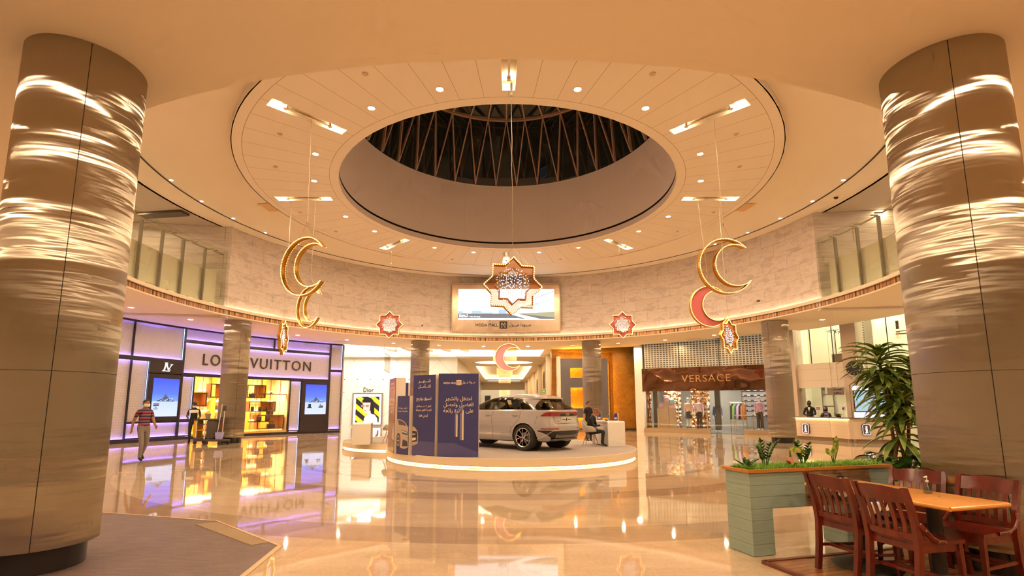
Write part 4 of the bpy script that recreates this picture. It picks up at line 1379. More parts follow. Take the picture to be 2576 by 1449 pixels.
sl(bx0, c0, bz0, bz1); sl(c1, bx1, bz0, bz1); sl(c0, c1, cuts[0][3], bz1); sl(c0, c1, cuts[1][3], cuts[0][2]); sl(c0, c1, bz0, cuts[1][2])
mb.build('slate_face', SLATE, blk, smooth=False)
mb = MB(); mb.box((bx0 - .12, GY - .25, (bz0 + bz1) / 2 + .1), (.22, .9, bz1 - bz0 + .1)); mb.build('pale_side', CREAM, blk, smooth=False)
mb = MB()
for z, h_ in ((3.1, .7), (2.0, .5), (1.2, .7)): mb.box((bx0 - .24, GY - .4, z), (.03, .45, h_))
mb.build('brown_inlay', STRUT, blk, smooth=False)
mb = MB()
for a, b, c, d in ((bx0 + .1, bx1 - .1, bz0 + .02, bz0 + .06), (bx1 - .06, bx1 - .02, bz0, bz1), (bx0 + .1, bx1 - .1, bz1 - .08, bz1 - .04)):
    mb.box(((a + b) / 2, yb0 + .3, (c + d) / 2), (b - a, .04, d - c))
for (a, b, c, d) in cuts:
    mb.box(((a + b) / 2, yb0 + .26, d + .04), (b - a, .03, .03)); mb.box(((a + b) / 2, yb0 + .26, c - .04), (b - a, .03, .03)); mb.box((a - .04, yb0 + .26, (c + d) / 2), (.03, .03, d - c))
mb.build('amber_light', AMB, blk, smooth=False)
mb = MB(); mb.box(((bx0 + bx1) / 2, GY + .2, 2.2), (bx1 - bx0 + .5, .06, 4.4)); mb.build('gold_backing', GOLDW, blk, smooth=False)
lamp(((bx1 + gx1) / 2 + .3, GY - 2.2, 5.1), 30, .3)

# ================================================================== glass fronted fashion shop
VP_, VQ = (8.45, 30.95), (14.3, 27.5)
VL = hypot(VQ[0] - VP_[0], VQ[1] - VP_[1])
vx = Vector(((VQ[0] - VP_[0]) / VL, (VQ[1] - VP_[1]) / VL, 0)); vn = Vector((-vx.y, vx.x, 0))  # vn points into the shop
V0 = Vector((VP_[0], VP_[1], 0))
def vp(s, d, z): return V0 + vx * s + vn * d + Vector((0, 0, z))
def vb(mb, s0, s1, d0, d1, z0, z1):
    P_ = [vp(s, d, z) for z in (z0, z1) for s, d in ((s0, d0), (s1, d0), (s1, d1), (s0, d1))]
    return mb.add(P_, [(0, 3, 2, 1), (4, 5, 6, 7), (0, 1, 5, 4), (1, 2, 6, 5), (2, 3, 7, 6), (3, 0, 4, 7)])
def vs_(u, v): return on_wall(u, v, VP_, VQ)
vers = thing('fashion_shop_front', vp(3.4, 0, 0), 'glass shop front with mirrored bronze fascia under a perforated chain screen', 'shop front')
sA = 0.0; sB = VL + .5
fz0, fz1 = vs_(1700, 984)[1], vs_(1700, 925)[1]
PIL = M('white_pilaster', (.84, .76, .66), .4)
mb = MB(); vb(mb, -.45, .05, -.1, .4, 0, 6.2); mb.build('pilaster', PIL, vers, smooth=False)
BRM = M('bronze_mirror', (.24, .13, .085), .04, 1.)
q = NT(BRM); tc = q.n('ShaderNodeTexCoord'); q.bump(q.noise(.9, .6, tc.outputs['Object'], .5, (1., 1., 1.2)), .6, .10)
mb = MB(); vb(mb, .0, sB, -.12, .0, fz0, fz1); mb.build('bronze_fascia', BRM, vers, smooth=False)
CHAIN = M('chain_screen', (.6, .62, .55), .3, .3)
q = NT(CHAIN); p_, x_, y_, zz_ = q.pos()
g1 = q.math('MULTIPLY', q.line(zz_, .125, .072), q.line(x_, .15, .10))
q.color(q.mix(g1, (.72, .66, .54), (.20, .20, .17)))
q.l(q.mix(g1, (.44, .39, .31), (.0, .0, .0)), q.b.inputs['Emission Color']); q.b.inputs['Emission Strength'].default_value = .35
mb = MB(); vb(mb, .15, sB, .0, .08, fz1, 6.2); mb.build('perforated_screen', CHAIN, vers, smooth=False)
mb = MB(); vb(mb, .1, sB, -.02, -.01, fz1 + .01, 6.2); mb.build('screen_glass', clear('tint_glass', (.95, .95, .92)), vers, smooth=False)
for s in (2.2, 4.4): 
    mb = MB(); vb(mb, s - .015, s + .015, -.04, 0, fz1, 6.2); mb.build('glass_joint', DARK, vers, smooth=False)
mb = MB()
c = vp((vs_(1716, 950)[0] + vs_(1838, 945)[0]) / 2, -.12, (fz0 + fz1) / 2 + .02)
text_flat(mb, 'VERSACE', c, vx, ez, vs_(1838, 945)[0] - vs_(1716, 950)[0], .40, .06, .0, 1.15)
mb.build('shop_letters', M('gold_letters', (.80, .52, .28), .15, 1.), vers, smooth=False)
mb = MB(); vb(mb, .05, sB, .1, .11, .25, fz0); mb.build('window_glass', SHOPGLASS, vers, smooth=False)
mb = MB()
for u in (1656, 1706, 1778, 1868): 
    s = vs_(u, 1040)[0]; vb(mb, s - .02, s + .02, .06, .12, .25, fz0)
mb.build('window_mullion', STEEL_PLAIN, vers, smooth=False)
sD = vs_(1788, 1080)[0]; sE = vs_(1872, 1080)[0]
mb = MB(); vb(mb, .05, sD, -.25, .1, .0, .22); vb(mb, .05, sD, -.05, 1.6, .2, .26); vb(mb, sE, sB, -.2, 1.4, 0, .24); mb.build('window_base', M('bronze_stone', (.40, .28, .17), .2), vers, smooth=False)
room2 = thing('window_2', vp(3, 2, 0), '', ''); struct(room2); del room2['label'], room2['category']
INW = M('shop_white', (.46, .44, .40), .5)
mb = MB(); vb(mb, -.3, sB + .3, 5.2, 5.4, 0, 3.6); vb(mb, -.3, -.1, .2, 5.3, 0, 3.6); vb(mb, sB + .15, sB + .3, .0, 5.3, 0, 3.6); mb.build('back_wall', INW, room2, smooth=False)
mb = MB(); vb(mb, -.3, sB + .3, .12, 5.4, 3.35, 3.45); mb.build('shop_ceiling', INW, room2, smooth=False)
mb = MB(); vb(mb, .3, sB, .35, .75, 3.28, 3.33); vb(mb, .5, sB, 2.2, 3.0, 3.28, 3.33); mb.build('shop_ceiling_light', M('cool_panel', (1, 1, 1), .5, emit=4, ecol=(1., .92, .78)), room2, smooth=False)
mb = MB(); vb(mb, -.3, sB + .2, .12, 5.3, .0, .03); mb.build('shop_floor', M('shop_floor', (.20, .20, .17), .08), room2, smooth=False)
lamp(vp(1.5, 1.0, 3.2), 60, .6, (1., .93, .80)); lamp(vp(4.6, 1.6, 3.2), 55, .6, (1., .93, .82)); lamp(vp(3.4, 3.6, 3.2), 40, .6, (1., .93, .80))
FOIL = M('gold_foil', (.95, .55, .22), .16, 1.)
q = NT(FOIL); tc = q.n('ShaderNodeTexCoord')
vo = q.n('ShaderNodeTexVoronoi'); vo.inputs['Scale'].default_value = 3.2
mp = q.n('ShaderNodeMapping'); mp.inputs['Scale'].default_value = (1, 1, 1.6); mp.inputs['Rotation'].default_value = (0, .7, .3)
q.l(tc.outputs['Object'], mp.inputs[0]); q.l(mp.outputs[0], vo.inputs[0])
q.bump(q.math('ADD', vo.outputs['Distance'], q.noise(5., 4, tc.outputs['Object'], .6)), 1., .25)
q.color(q.ramp(q.noise(2.4, 2, tc.outputs['Object'], .6), [(.35, (.9, .45, .16)), (.5, (.95, .62, .32)), (.62, (.75, .55, .60)), (.7, (.5, .75, .5))]))
def foil(u0, u1, v0, v1, d, where):
    s0, s1 = vs_(u0, 1020)[0], vs_(u1, 1020)[0]
    m = MB()
    m.grid(lambda a, b: vp(s0 + (s1 - s0) * a, d + .05 * sin(17 * a + 5 * b) + .04 * sin(9 * b + 3 * a), .26 + (3.2 - .26) * b), 22, 22)
    tag(m.build('crinkled_foil_curtain', FOIL, solid=.02), 'crinkled iridescent gold foil curtain, ' + where, 'foil curtain')
foil(1657, 1702, 0, 0, 1.3, 'left part of the fashion shop window'); foil(1727, 1775, 0, 0, 1.4, 'behind the mannequins'); foil(1621, 1633, 0, 0, .5, 'narrow strip beside the white pilaster')
DKM = M('dark_slat', (.09, .09, .09), .3, .3)
for u, lab in ((1641, 'dark glittering pillar at the left in the fashion shop window'), (1800, 'dark glass pillar in the doorway of the fashion shop')):
    s = vs_(u, 1020)[0]; m = MB(); vb(m, s - .14, s + .14, .8, 1.1, .26, 3.3); tag(m.build('shop_pillar', DKM, smooth=False), lab, 'pillar')
# acrylic plinths with bags in the left bay
ACR = M('acrylic_block', (.50, .38, .28), .15)
for u0, u1, zt, lab in ((1648, 1664, 1.42, 'low left plinth in the fashion shop window'), (1664, 1677, 1.80, 'tall middle plinth in the fashion shop window'), (1678, 1694, 1.42, 'low right plinth in the fashion shop window')):
    s0, s1 = vs_(u0, 1040)[0], vs_(u1, 1040)[0]; m = MB(); vb(m, s0, s1, .5, .9, .26, zt); tag(m.build('display_plinth', ACR, smooth=False), lab, 'plinth')
LIL = M('lilac_leather', (.72, .48, .66), .35); TEAL = M('teal_leather', (.35, .65, .72), .35)
for u, z, mt, lab in ((1658, 1.42, LIL, 'small pink bag on the low left plinth'), (1671, 1.80, LIL, 'pink handbag on the tall middle plinth'), (1686, 1.66, TEAL, 'teal bag above the low right plinth')):
    s = vs_(u, 1040)[0]; p = vp(s, .7, z)
    t1 = thing('handbag', p, lab, 'handbag'); m = MB(); m.bbox(p + Vector((0, 0, .13)), (.28, .14, .26), .03, rz=atan2(vx.y, vx.x)); m.build('body', mt, t1)
    m = MB(); m.tube([p + vx * (.09 * cos(t_)) + Vector((0, 0, .26 + .12 * sin(t_))) for t_ in [pi * i / 8 for i in range(9)]], .012, 6); m.build('handle', mt, t1)
m = MB(); s = vs_(1686, 1040)[0]; vb(m, s - .16, s + .16, .6, .85, 1.42, 1.62); tag(m.build('shoe_box', LIL, smooth=False), 'pink box carrying the teal bag on the low right plinth', 'box')
# mannequins
MANQ = M('mannequin_white', (.9, .82, .74), .3)
def mannequin(p, H, label, top, bottom, shoes, skirt=False, back=False, shades=True):
    th = thing('mannequin', p, label, 'mannequin')
    f = -vn if not back else vn
    s = vx
    P_ = lambda x, y, z: Vector(p) + s * x + f * y + Vector((0, 0, z * H / 1.8))
    m = MB()
    m.ball(P_(0, 0, 1.67), (.085, .10, .125), 16, 12)
    m.tube([P_(0, -.01, 1.58), P_(0, -.01, 1.44)], [.05, .06], 10)
    m.tube([P_(0, 0, 1.48), P_(0, 0, 1.40), P_(0, .01, 1.25), P_(0, 0, 1.05), P_(0, 0, .92), P_(0, 0, .84)], [.07, .17, .155, .12, .16, .14], 14, flat=.62)
    for sg_ in (-1, 1):
        m.tube([P_(sg_ * .17, 0, 1.42), P_(sg_ * .22, -.02, 1.14), P_(sg_ * .24, .03, .90), P_(sg_ * .25, .05, .80), P_(sg_ * .25, .06, .72)], [.055, .042, .032, .028, .01], 8)
        m.tube([P_(sg_ * .085, 0, .88), P_(sg_ * .09, .01, .5), P_(sg_ * .09, -.01, .26), P_(sg_ * .09, 0, .08), P_(sg_ * .09, .02, .03)], [.085, .055, .05, .035, .03], 10)
        m.tube([P_(sg_ * .09, -.04, .04), P_(sg_ * .09, .15, .025)], [.035, .03], 8)
    m.build('body', MANQ, th)
    m = MB()
    m.tube([P_(0, 0, 1.47), P_(0, 0, 1.40), P_(0, .01, 1.25), P_(0, 0, 1.05), P_(0, 0, .96 if not back else .84)], [.10, .185, .175, .15, .17], 16, flat=.66)
    for sg_ in (-1, 1):
        m.tube([P_(sg_ * .15, 0, 1.44), P_(sg_ * .21, -.01, 1.24), P_(sg_ * .23, 0, 1.12 if top[1] else .85)], [.075, .062, .058], 10)
    m.build('shirt', top[0], th)
    m = MB()
    if skirt:
        m.tube([P_(0, 0, 1.05), P_(0, 0, .86), P_(0, 0, .62), P_(0, 0, .56)], [.13, .175, .20, .24], 18, flat=.75)
    else:
        m.tube([P_(0, 0, 1.02), P_(0, 0, .84)], [.14, .165], 14, flat=.7)
        for sg_ in (-1, 1): m.tube([P_(sg_ * .08, 0, .88), P_(sg_ * .09, .01, .5), P_(sg_ * .095, 0, .08)], [.10, .075, .085], 10)
    m.build('skirt' if skirt else 'trousers', bottom, th)
    if shoes is not None:
        m = MB()
        for sg_ in (-1, 1): m.bbox(P_(sg_ * .09, .05, .045), (.09, .26, .08), .025, rz=atan2(f.y, f.x) - pi / 2)
        m.build('shoes', shoes, th)
    if shades:
        m = MB()
        for sg_ in (-1, 1): m.ball(P_(sg_ * .04, .095, 1.68), (.032, .015, .022), 10, 6)
        m.build('sunglasses', BLACKM, th)
    return th
BLOUSE = M('cream_blouse', (.80, .55, .45), .6); LILS = M('lilac_shirt', (.75, .60, .74), .6); BRN = M('dark_brown_cloth', (.05, .03, .025), .7); PURS = M('patterned_purple_shirt', (.62, .36, .58), .6)
q = NT(PURS); tc = q.n('ShaderNodeTexCoord'); q.color(q.ramp(q.noise(22., 3, tc.outputs['Object']), [(.42, (.75, .62, .72)), (.52, (.48, .22, .42))]))
GREYC = M('blue_grey_cloth', (.10, .10, .16), .7)
for u, d, H, lab, top, bot, sk_ in ((1726, 1.0, 1.80, 'mannequin in a pale blouse and short dark skirt', (BLOUSE, True), BRN, True), (1753, 1.0, 1.80, 'mannequin in a lilac shirt and dark wide trousers', (LILS, True), BRN, False)):
    s = vs_(u, 1040)[0]; mannequin(vp(s, d - .25, .26), H, lab + ' in the shop window', top, bot, BRN, sk_)
s = vs_(1788, 1040)[0]; mannequin(vp(s, 2.6, .03), 1.85, 'mannequin in blue grey further back in the fashion shop doorway', (GREYC, False), DKM, None, False, False)
s = vs_(1909, 1040)[0]; mannequin(vp(s, .55, .24), 1.86, 'mannequin in a patterned purple shirt beside the steel column', (PURS, False), BRN, WHITE)
# shelf wall with shoes
shf = thing('shoe_shelf', vp(5.0, 4.9, 0), 'black shelf wall of lit cubbies with sunglasses and shoes', 'shelf')
s0, s1 = vs_(1845, 1000)[0] + .2, vs_(1886, 1000)[0] + .7
mb = MB(); vb(mb, s0, s1, 3.4, 3.45, .9, 3.1); mb.build('back_panel', M('cubby_white', (.85, .8, .75), .5, emit=.25, ecol=(1, .9, .8)), shf, smooth=False)
mb = MB()
for i in range(8): vb(mb, s0 - .05, s1 + .05, 3.1, 3.42, .9 + i * .30, .94 + i * .30)
mb.build('shelf_boards', BLACKM, shf, smooth=False)
mb = MB()
for i in range(7):
    for j in range(4):
        x = s0 + .12 + j * (s1 - s0 - .24) / 3
        vb(mb, x - .08, x + .08, 3.15, 3.3, .95 + i * .30, 1.02 + i * .30)
mb.build('shoes', BRN, shf, smooth=False)
tb = thing('display_table', vp(5.2, 1.9, 0), 'low glass display table with pale shelves inside the fashion shop', 'table')
s0, s1 = vs_(1838, 1050)[0], vs_(1885, 1050)[0]
mb = MB(); vb(mb, s0, s1, 1.5, 2.3, .98, 1.02); vb(mb, s0 - .1, s1 + .3, 1.4, 2.3, .70, .73); vb(mb, s0, s1, 1.5, 2.3, .30, .34); mb.build('shelves', INW, tb, smooth=False)
mb = MB()
for s in (s0, s1): vb(mb, s - .015, s + .015, 1.5, 1.53, 0.03, 1.02); vb(mb, s - .015, s + .015, 2.27, 2.3, .03, 1.02)
mb.build('legs', STEEL_PLAIN, tb, smooth=False)
rr_ = thing('clothes_rack', vp(4.0, 2.6, 0), 'gold clothes rail with hanging garments inside the fashion shop', 'clothes rack')
sR0, sR1 = vs_(1808, 1040)[0] + .3, vs_(1836, 1040)[0] + .6
mb = MB()
for s in (sR0, sR1): mb.tube([vp(s, 2.6, .03), vp(s, 2.6, 1.75)], .02, 6)
mb.tube([vp(sR0, 2.6, 1.75), vp(sR1, 2.6, 1.75)], .02, 6); mb.build('rail', M('rail_brass', (.75, .5, .25), .25, 1.), rr_)
for i in range(6):
    s = sR0 + .15 + i * (sR1 - sR0 - .3) / 5
    m = MB(); m.tube([vp(s, 2.6, 1.68), vp(s, 2.6, 1.5), vp(s, 2.6, .75)], [.04, .16, .2], 8, flat=.25)
    m.build('garment', [BRN, M('green_cloth', (.25, .5, .08), .6), GREYC, LIL, BRN, M('orange_cloth', (.7, .2, .04), .6)][i], rr_)

# ================================================================== lift lobby front at the right
IA, IB = (14.6, 26.4), (18.6, 20.2)
IL = hypot(IB[0] - IA[0], IB[1] - IA[1])
ix_ = Vector(((IB[0] - IA[0]) / IL, (IB[1] - IA[1]) / IL, 0)); in_ = Vector((-ix_.y, ix_.x, 0))
I0 = Vector((IA[0], IA[1], 0))
def ip(s, d, z): return I0 + ix_ * s + in_ * d + Vector((0, 0, z))
def ib(mb, s0, s1, d0, d1, z0, z1):
    P_ = [ip(s, d, z) for z in (z0, z1) for s, d in ((s0, d0), (s1, d0), (s1, d1), (s0, d1))]
    return mb.add(P_, [(0, 3, 2, 1), (4, 5, 6, 7), (0, 1, 5, 4), (1, 2, 6, 5), (2, 3, 7, 6), (3, 0, 4, 7)])
def is_(u, v): return on_wall(u, v, IA, IB)
p1a, p1b = is_(1983, 1000)[0], is_(2012, 1000)[0]
p2a, p2b = is_(2133, 1000)[0], is_(2172, 1000)[0]
zt1, zt0 = is_(2070, 913)[1], is_(2070, 975)[1]
LIMES = M('lobby_stone', (.62, .48, .38), .6)
mb = MB(); ib(mb, p1a, p1b, -.2, .6, 0, 7.); struct(mb.build('wall_pier', LIMES, smooth=False))
mb = MB(); ib(mb, p2a, p2b, -.2, .6, 0, 7.); struct(mb.build('wall_pier', LIMES, smooth=False))
mb = MB(); ib(mb, -.9, p1a, .1, .5, 0, 7.); struct(mb.build('wall_lobby', LIMES, smooth=False))
SPAN = M('spandrel_panel', (.78, .68, .55), .18)
q = NT(SPAN); p_, x_, y_, zz_ = q.pos()
q.color(q.mix(q.line(zz_, .56, .012), (.78, .68, .55), (.55, .44, .34)))
mb = MB(); ib(mb, p1b, p2a, .0, .3, zt0, zt1); struct(mb.build('trim_9', SPAN, smooth=False))
LOB = M('lobby_wall', (.84, .80, .68), .4)
mb = MB(); ib(mb, -.9, 12, 4.2, 4.4, 0, 8.2); ib(mb, -.9, -.75, .3, 4.3, 0, 8.2); ib(mb, 11.5, 11.7, -.2, 4.3, 0, 8.2); struct(mb.build('wall_lobby_back', LOB, smooth=False))
mb = MB(); ib(mb, -.9, 12, .2, 4.3, 8.1, 8.3); struct(mb.build('ceiling_lobby', LOB, smooth=False))
mb = MB(); ib(mb, p1b, 8., 1.4, 4.3, zt0 + .1, zt1 - .6); struct(mb.build('floor_mezzanine', LOB, smooth=False))
lamp(ip(2.4, 2.4, 8.0), 300, 1.0, (1., .92, .68)); lamp(ip(7, 2.4, 8.0), 260, 1.0, (1., .92, .68)); lamp(ip(2.4, 2.6, zt0 - .05), 70, .6, (1., .9, .66)); lamp(ip(7., 2.6, 3.2), 60, .6, (1., .9, .66))
mb = MB(); ib(mb, p1b, p2a, .05, .065, zt1, 7.); ib(mb, p2b, 8, .05, .065, 0, 7.); ib(mb, p1b, p2a, .05, .065, 1.05, zt0)
struct(mb.build('window_3', clear('lobby_glass', (.95, .96, .90)), smooth=False))
mb = MB()
for u in (2036, 2092, 2232): 
    s = is_(u, 860)[0]; ib(mb, s - .012, s + .012, .03, .08, zt1, 7.)
struct(mb.build('window_4', BLACKM, smooth=False))
m = MB(); s0, s1 = is_(2018, 860)[0] + .9, is_(2048, 860)[0] + 1.3; ib(m, s0, s1, 2.6, 2.65, zt1 - .3, 7.5); tag(m.build('chain_screen_panel', CHAIN, smooth=False), 'perforated chain screen standing behind the upper lobby glass', 'screen')
m = MB(); s0 = is_(2062, 860)[0] + 1.1; ib(m, s0, s0 + .35, 2.2, 2.5, 0, 8.); tag(m.build('white_column', WHITEM, smooth=False), 'white square column behind the upper lobby glass', 'column')
WOODG = M('grey_wood', (.26, .20, .15), .5)
q = NT(WOODG); p_, x_, y_, zz_ = q.pos(); q.color(q.ramp(q.noise(3., 4, p_, .6, (1, 1, 9)), [(.35, (.18, .13, .10)), (.65, (.33, .26, .20))]))
m = MB(); s0, s1 = is_(2066, 895)[0] + .25, is_(2134, 895)[0] + .05; ib(m, s0, s1, .5, 1.0, zt1 - .1, is_(2100, 888)[1]); zpl = is_(2100, 888)[1]
tag(m.build('wooden_planter', WOODG, smooth=False), 'grey wooden trough planter on the upper lobby ledge', 'planter')
LEAFD = M('dark_leaf', (.06, .12, .03), .5)
def leaf(m, p, d, L, w, droop, up=Vector((0, 0, 1)), n=7, fold=.15):
    d = Vector(d).normalized(); s = d.cross(up)
    if s.length < 1e-3: s = Vector((1, 0, 0))
    s.normalize()
    vs = []; q_ = Vector(p); dd = d.copy()
    for i in range(n + 1):
        t_ = i / n
        ww = w * (sin(pi * min(1, t_ * .92 + .08)) ** .75) * (1 if t_ < 1 else .05)
        nn = s.cross(dd)
        vs += [q_ - s * ww + nn * ww * fold * 2, q_ + Vector((0, 0, 0)), q_ + s * ww + nn * ww * fold * 2]
        dd = (dd + Vector((0, 0, -droop / n))).normalized()
        q_ = q_ + dd * (L / n)
    fs = []
    for i in range(n):
        fs += [(3 * i, 3 * i + 1, 3 * i + 4, 3 * i + 3), (3 * i + 1, 3 * i + 2, 3 * i + 5, 3 * i + 4)]
    m.add(vs, fs)
STEM = M('plant_stem', (.20, .12, .06), .7)
for k_, (u, lab, hh) in enumerate(((2076, 'thin palm-like plant at the left in the upper lobby planter', 1.15), (2098, 'tall thin plant in the middle of the upper lobby planter', 1.05))):
    s = is_(u, 880)[0] + .15; p = ip(s, .75, zpl); th = thing('lobby_plant', p, lab, 'plant')
    m = MB(); m.tube([p, p + Vector((0, 0, hh))], .022, 6); m.build('stem', STEM, th)
    m = MB(); rn = random.Random(k_)
    for lv in ((hh, 9, .45), (hh * .3, 7 if k_ else 0, .3)):
        for i in range(lv[1]):
            a = 2 * pi * i / max(1, lv[1]) + rn.random(); leaf(m, p + Vector((0, 0, lv[0])), (cos(a), sin(a), .9), lv[2], .035, 1.6)
    m.build('leaves', LEAFD, th)
m = MB(); s0, s1 = is_(2045, 1010)[0] + .7, is_(2073, 1010)[0] + .9
m.grid(lambda a, b: ip(s0 + (s1 - s0) * a, 2.2 + .06 * sin(15 * a + 6 * b), .05 + 2.9 * b), 16, 22); tag(m.build('crinkled_foil_curtain', FOIL, solid=.02), 'crinkled gold foil panel behind the information desk staff', 'foil curtain')
m = MB(); s0, s1 = is_(2020, 1010)[0] + .2, is_(2040, 1010)[0] + .35
for z in (.9, 1.5, 2.1): ib(m, s0, s1, 1.5, 1.8, z, z + .06)
ib(m, s0, s0 + .05, 1.5, 1.8, 0, 2.6); ib(m, s1, s1 + .05, 1.5, 1.8, 0, 2.6)
tag(m.build('wall_shelf_unit', INW, smooth=False), 'white shelf unit behind the lobby glass left of the staff', 'shelf')
# lifts sign
ls = thing('hanging_sign', ip(is_(2115, 985)[0], -.4, is_(2115, 994)[1]), 'grey hanging sign with lift lettering above the information desk', 'sign')
s0, s1 = is_(2087, 985)[0] + .1, is_(2144, 985)[0] - .2
za, zb_ = is_(2115, 994)[1], is_(2115, 976)[1]
mb = MB(); ib(mb, s0, s1, -.45, -.38, za, zb_); mb.build('sign_board', M('sign_grey', (.28, .23, .18), .3, .4), ls, smooth=False)
mb = MB(); text_flat(mb, 'Lifts', ip((s0 + s1) / 2 + .1, -.46, za + .1), ix_, ez, .30, .10, .005, .01); text_flat(mb, arab('المصاعد'), ip((s0 + s1) / 2 + .1, -.46, za + .27), ix_, ez, .36, .10, .005, .01); mb.build('lettering', INK, ls, smooth=False)
mb = MB()
for s in (s0 + .2, s1 - .2): mb.tube([ip(s, -.41, zb_), ip(s, -.41, SOF + .0)], .008, 5)
mb.build('hanging_rods', STEEL_PLAIN, ls)
# lobby lift details
for u0, u1, v0, v1, mt, lab, nm in ((2213, 2218, 804, 826, WOODG, 'tall thin floor number beside the lift', 'floor_number'), (2215, 2222, 830, 850, STEEL_PLAIN, 'steel lift call panel on the pale lobby wall', 'call_panel'), (2250, 2285, 845, 893, M('lift_door', (.24, .19, .14), .35, .4), 'dark lift door behind the lobby glass', 'lift_door'), (2250, 2285, 800, 822, M('lift_door2', (.24, .19, .14), .35, .4), 'dark header panel above the lift door', 'header_panel'), (2270, 2288, 1000, 1075, DKM, 'dark glass lift doorway low behind the big plant', 'doorway')):
    a, zA = is_(u0, v1); b, zB = is_(u1, v0); m = MB(); ib(m, a + .3, b + .3, .9, .95, zA, zB); ib(m, a + .3, b + .3, .88, .9, zA, zA + .04)
    tag(m.build(nm, mt, smooth=False), lab, nm.replace('_', ' '))
m = MB(); m.tube([ip(is_(2240, 840)[0] + .2, .0, is_(2240, 842)[1]), ip(is_(2290, 835)[0] + .2, .0, is_(2290, 838)[1])], .03, 8); m.tube([ip(is_(2240, 832)[0] + .2, .0, is_(2240, 836)[1]), ip(is_(2290, 826)[0] + .2, .0, is_(2290, 830)[1])], .02, 8)
tag(m.build('door_rail', STEEL_PLAIN), 'horizontal steel rails on the lobby glass at the far right', 'rail')
# big watch-like wall clock
cz = is_(2152, 927); p = ip(cz[0] + .1, -.3, cz[1])
ck = thing('wall_clock', p, 'large silver and black wrist-watch shaped clock on the stone pier', 'clock')
def disk(m, r, d, t_, n=32):
    for_ = [(r * cos(2 * pi * i / n), r * sin(2 * pi * i / n)) for i in range(n)]
    m.plate(for_, p - in_ * d, ix_, ez, t_)
m = MB(); disk(m, .40, 0, .1); m.build('case', CHROME, ck)
m = MB(); disk(m, .33, .1, .02); m.build('dial', BLACKM, ck)
m = MB(); 
for i in range(12): a = 2 * pi * i / 12; m.ball(p - in_ * .13 + ix_ * (.27 * cos(a)) + ez * (.27 * sin(a)), .025, 6, 4)
for a, L in ((1.9, .2), (.4, .16)): m.bar(p - in_ * .14, p - in_ * .14 + ix_ * (L * cos(a)) + ez * (L * sin(a)), .02, .01)
m.build('hands_and_markers', WHITE, ck)
for s_ in (1, -1):
    m = MB(); m.box(p + ez * .42 * s_, (.2, .12, .14), rz=atan2(ix_.y, ix_.x)); m.build('strap_lug', CHROME, ck, smooth=False)

# ================================================================== information desk
F = [Vector((13.35, 24.95, 0)), Vector((14.44, 22.78, 0)), Vector((14.49, 21.56, 0)), Vector((16.6, 21.05, 0))]
QUILT = M('quilted_desk_front', (.74, .60, .46), .5)
q = NT(QUILT); p_, x_, y_, zz_ = q.pos(); wv_ = q.math('SINE', q.math('ADD', q.math('MULTIPLY', zz_, 45.), q.math('MULTIPLY', q.math('SINE', q.math('MULTIPLY', q.math('ADD', x_, y_), 60.)), 1.2)))
q.bump(wv_, .12, .01)
dk = thing('information_desk', (14.8, 22.6, 0), 'faceted beige information desk with a lit counter edge', 'desk')
def strip_walls(m, P_, off, z0, z1, th_):
    for i in range(len(P_) - 1):
        a, b = P_[i], P_[i + 1]; d = (b - a).normalized(); n_ = Vector((-d.y, d.x, 0))
        if n_.dot(Vector((15.5, 24, 0)) - a) < 0: n_ = -n_
        c = [a + n_ * off, b + n_ * off, b + n_ * (off + th_), a + n_ * (off + th_)]
        vs = [Vector((q_.x, q_.y, z)) for z in (z0, z1) for q_ in c]
        m.add(vs, [(0, 3, 2, 1), (4, 5, 6, 7), (0, 1, 5, 4), (1, 2, 6, 5), (2, 3, 7, 6), (3, 0, 4, 7)])
m = MB(); strip_walls(m, F, .04, .16, .97, .1); m.build('front_panel', QUILT, dk, smooth=False)
m = MB(); strip_walls(m, F, .16, 0, .16, .1); m.build('plinth', M('desk_plinth', (.38, .28, .2), .4), dk, smooth=False)
m = MB(); strip_walls(m, F[:3], -.03, 1.0, 1.05, .55); strip_walls(m, F[2:], .0, 1.0, 1.03, .5); m.build('counter_top', WOODG, dk, smooth=False)
m = MB(); strip_walls(m, F[:3], .0, .985, 1.0, .03); m.build('edge_light', M('desk_led', (1, .8, .4), .5, emit=14, ecol=(1., .72, .30)), dk, smooth=False)
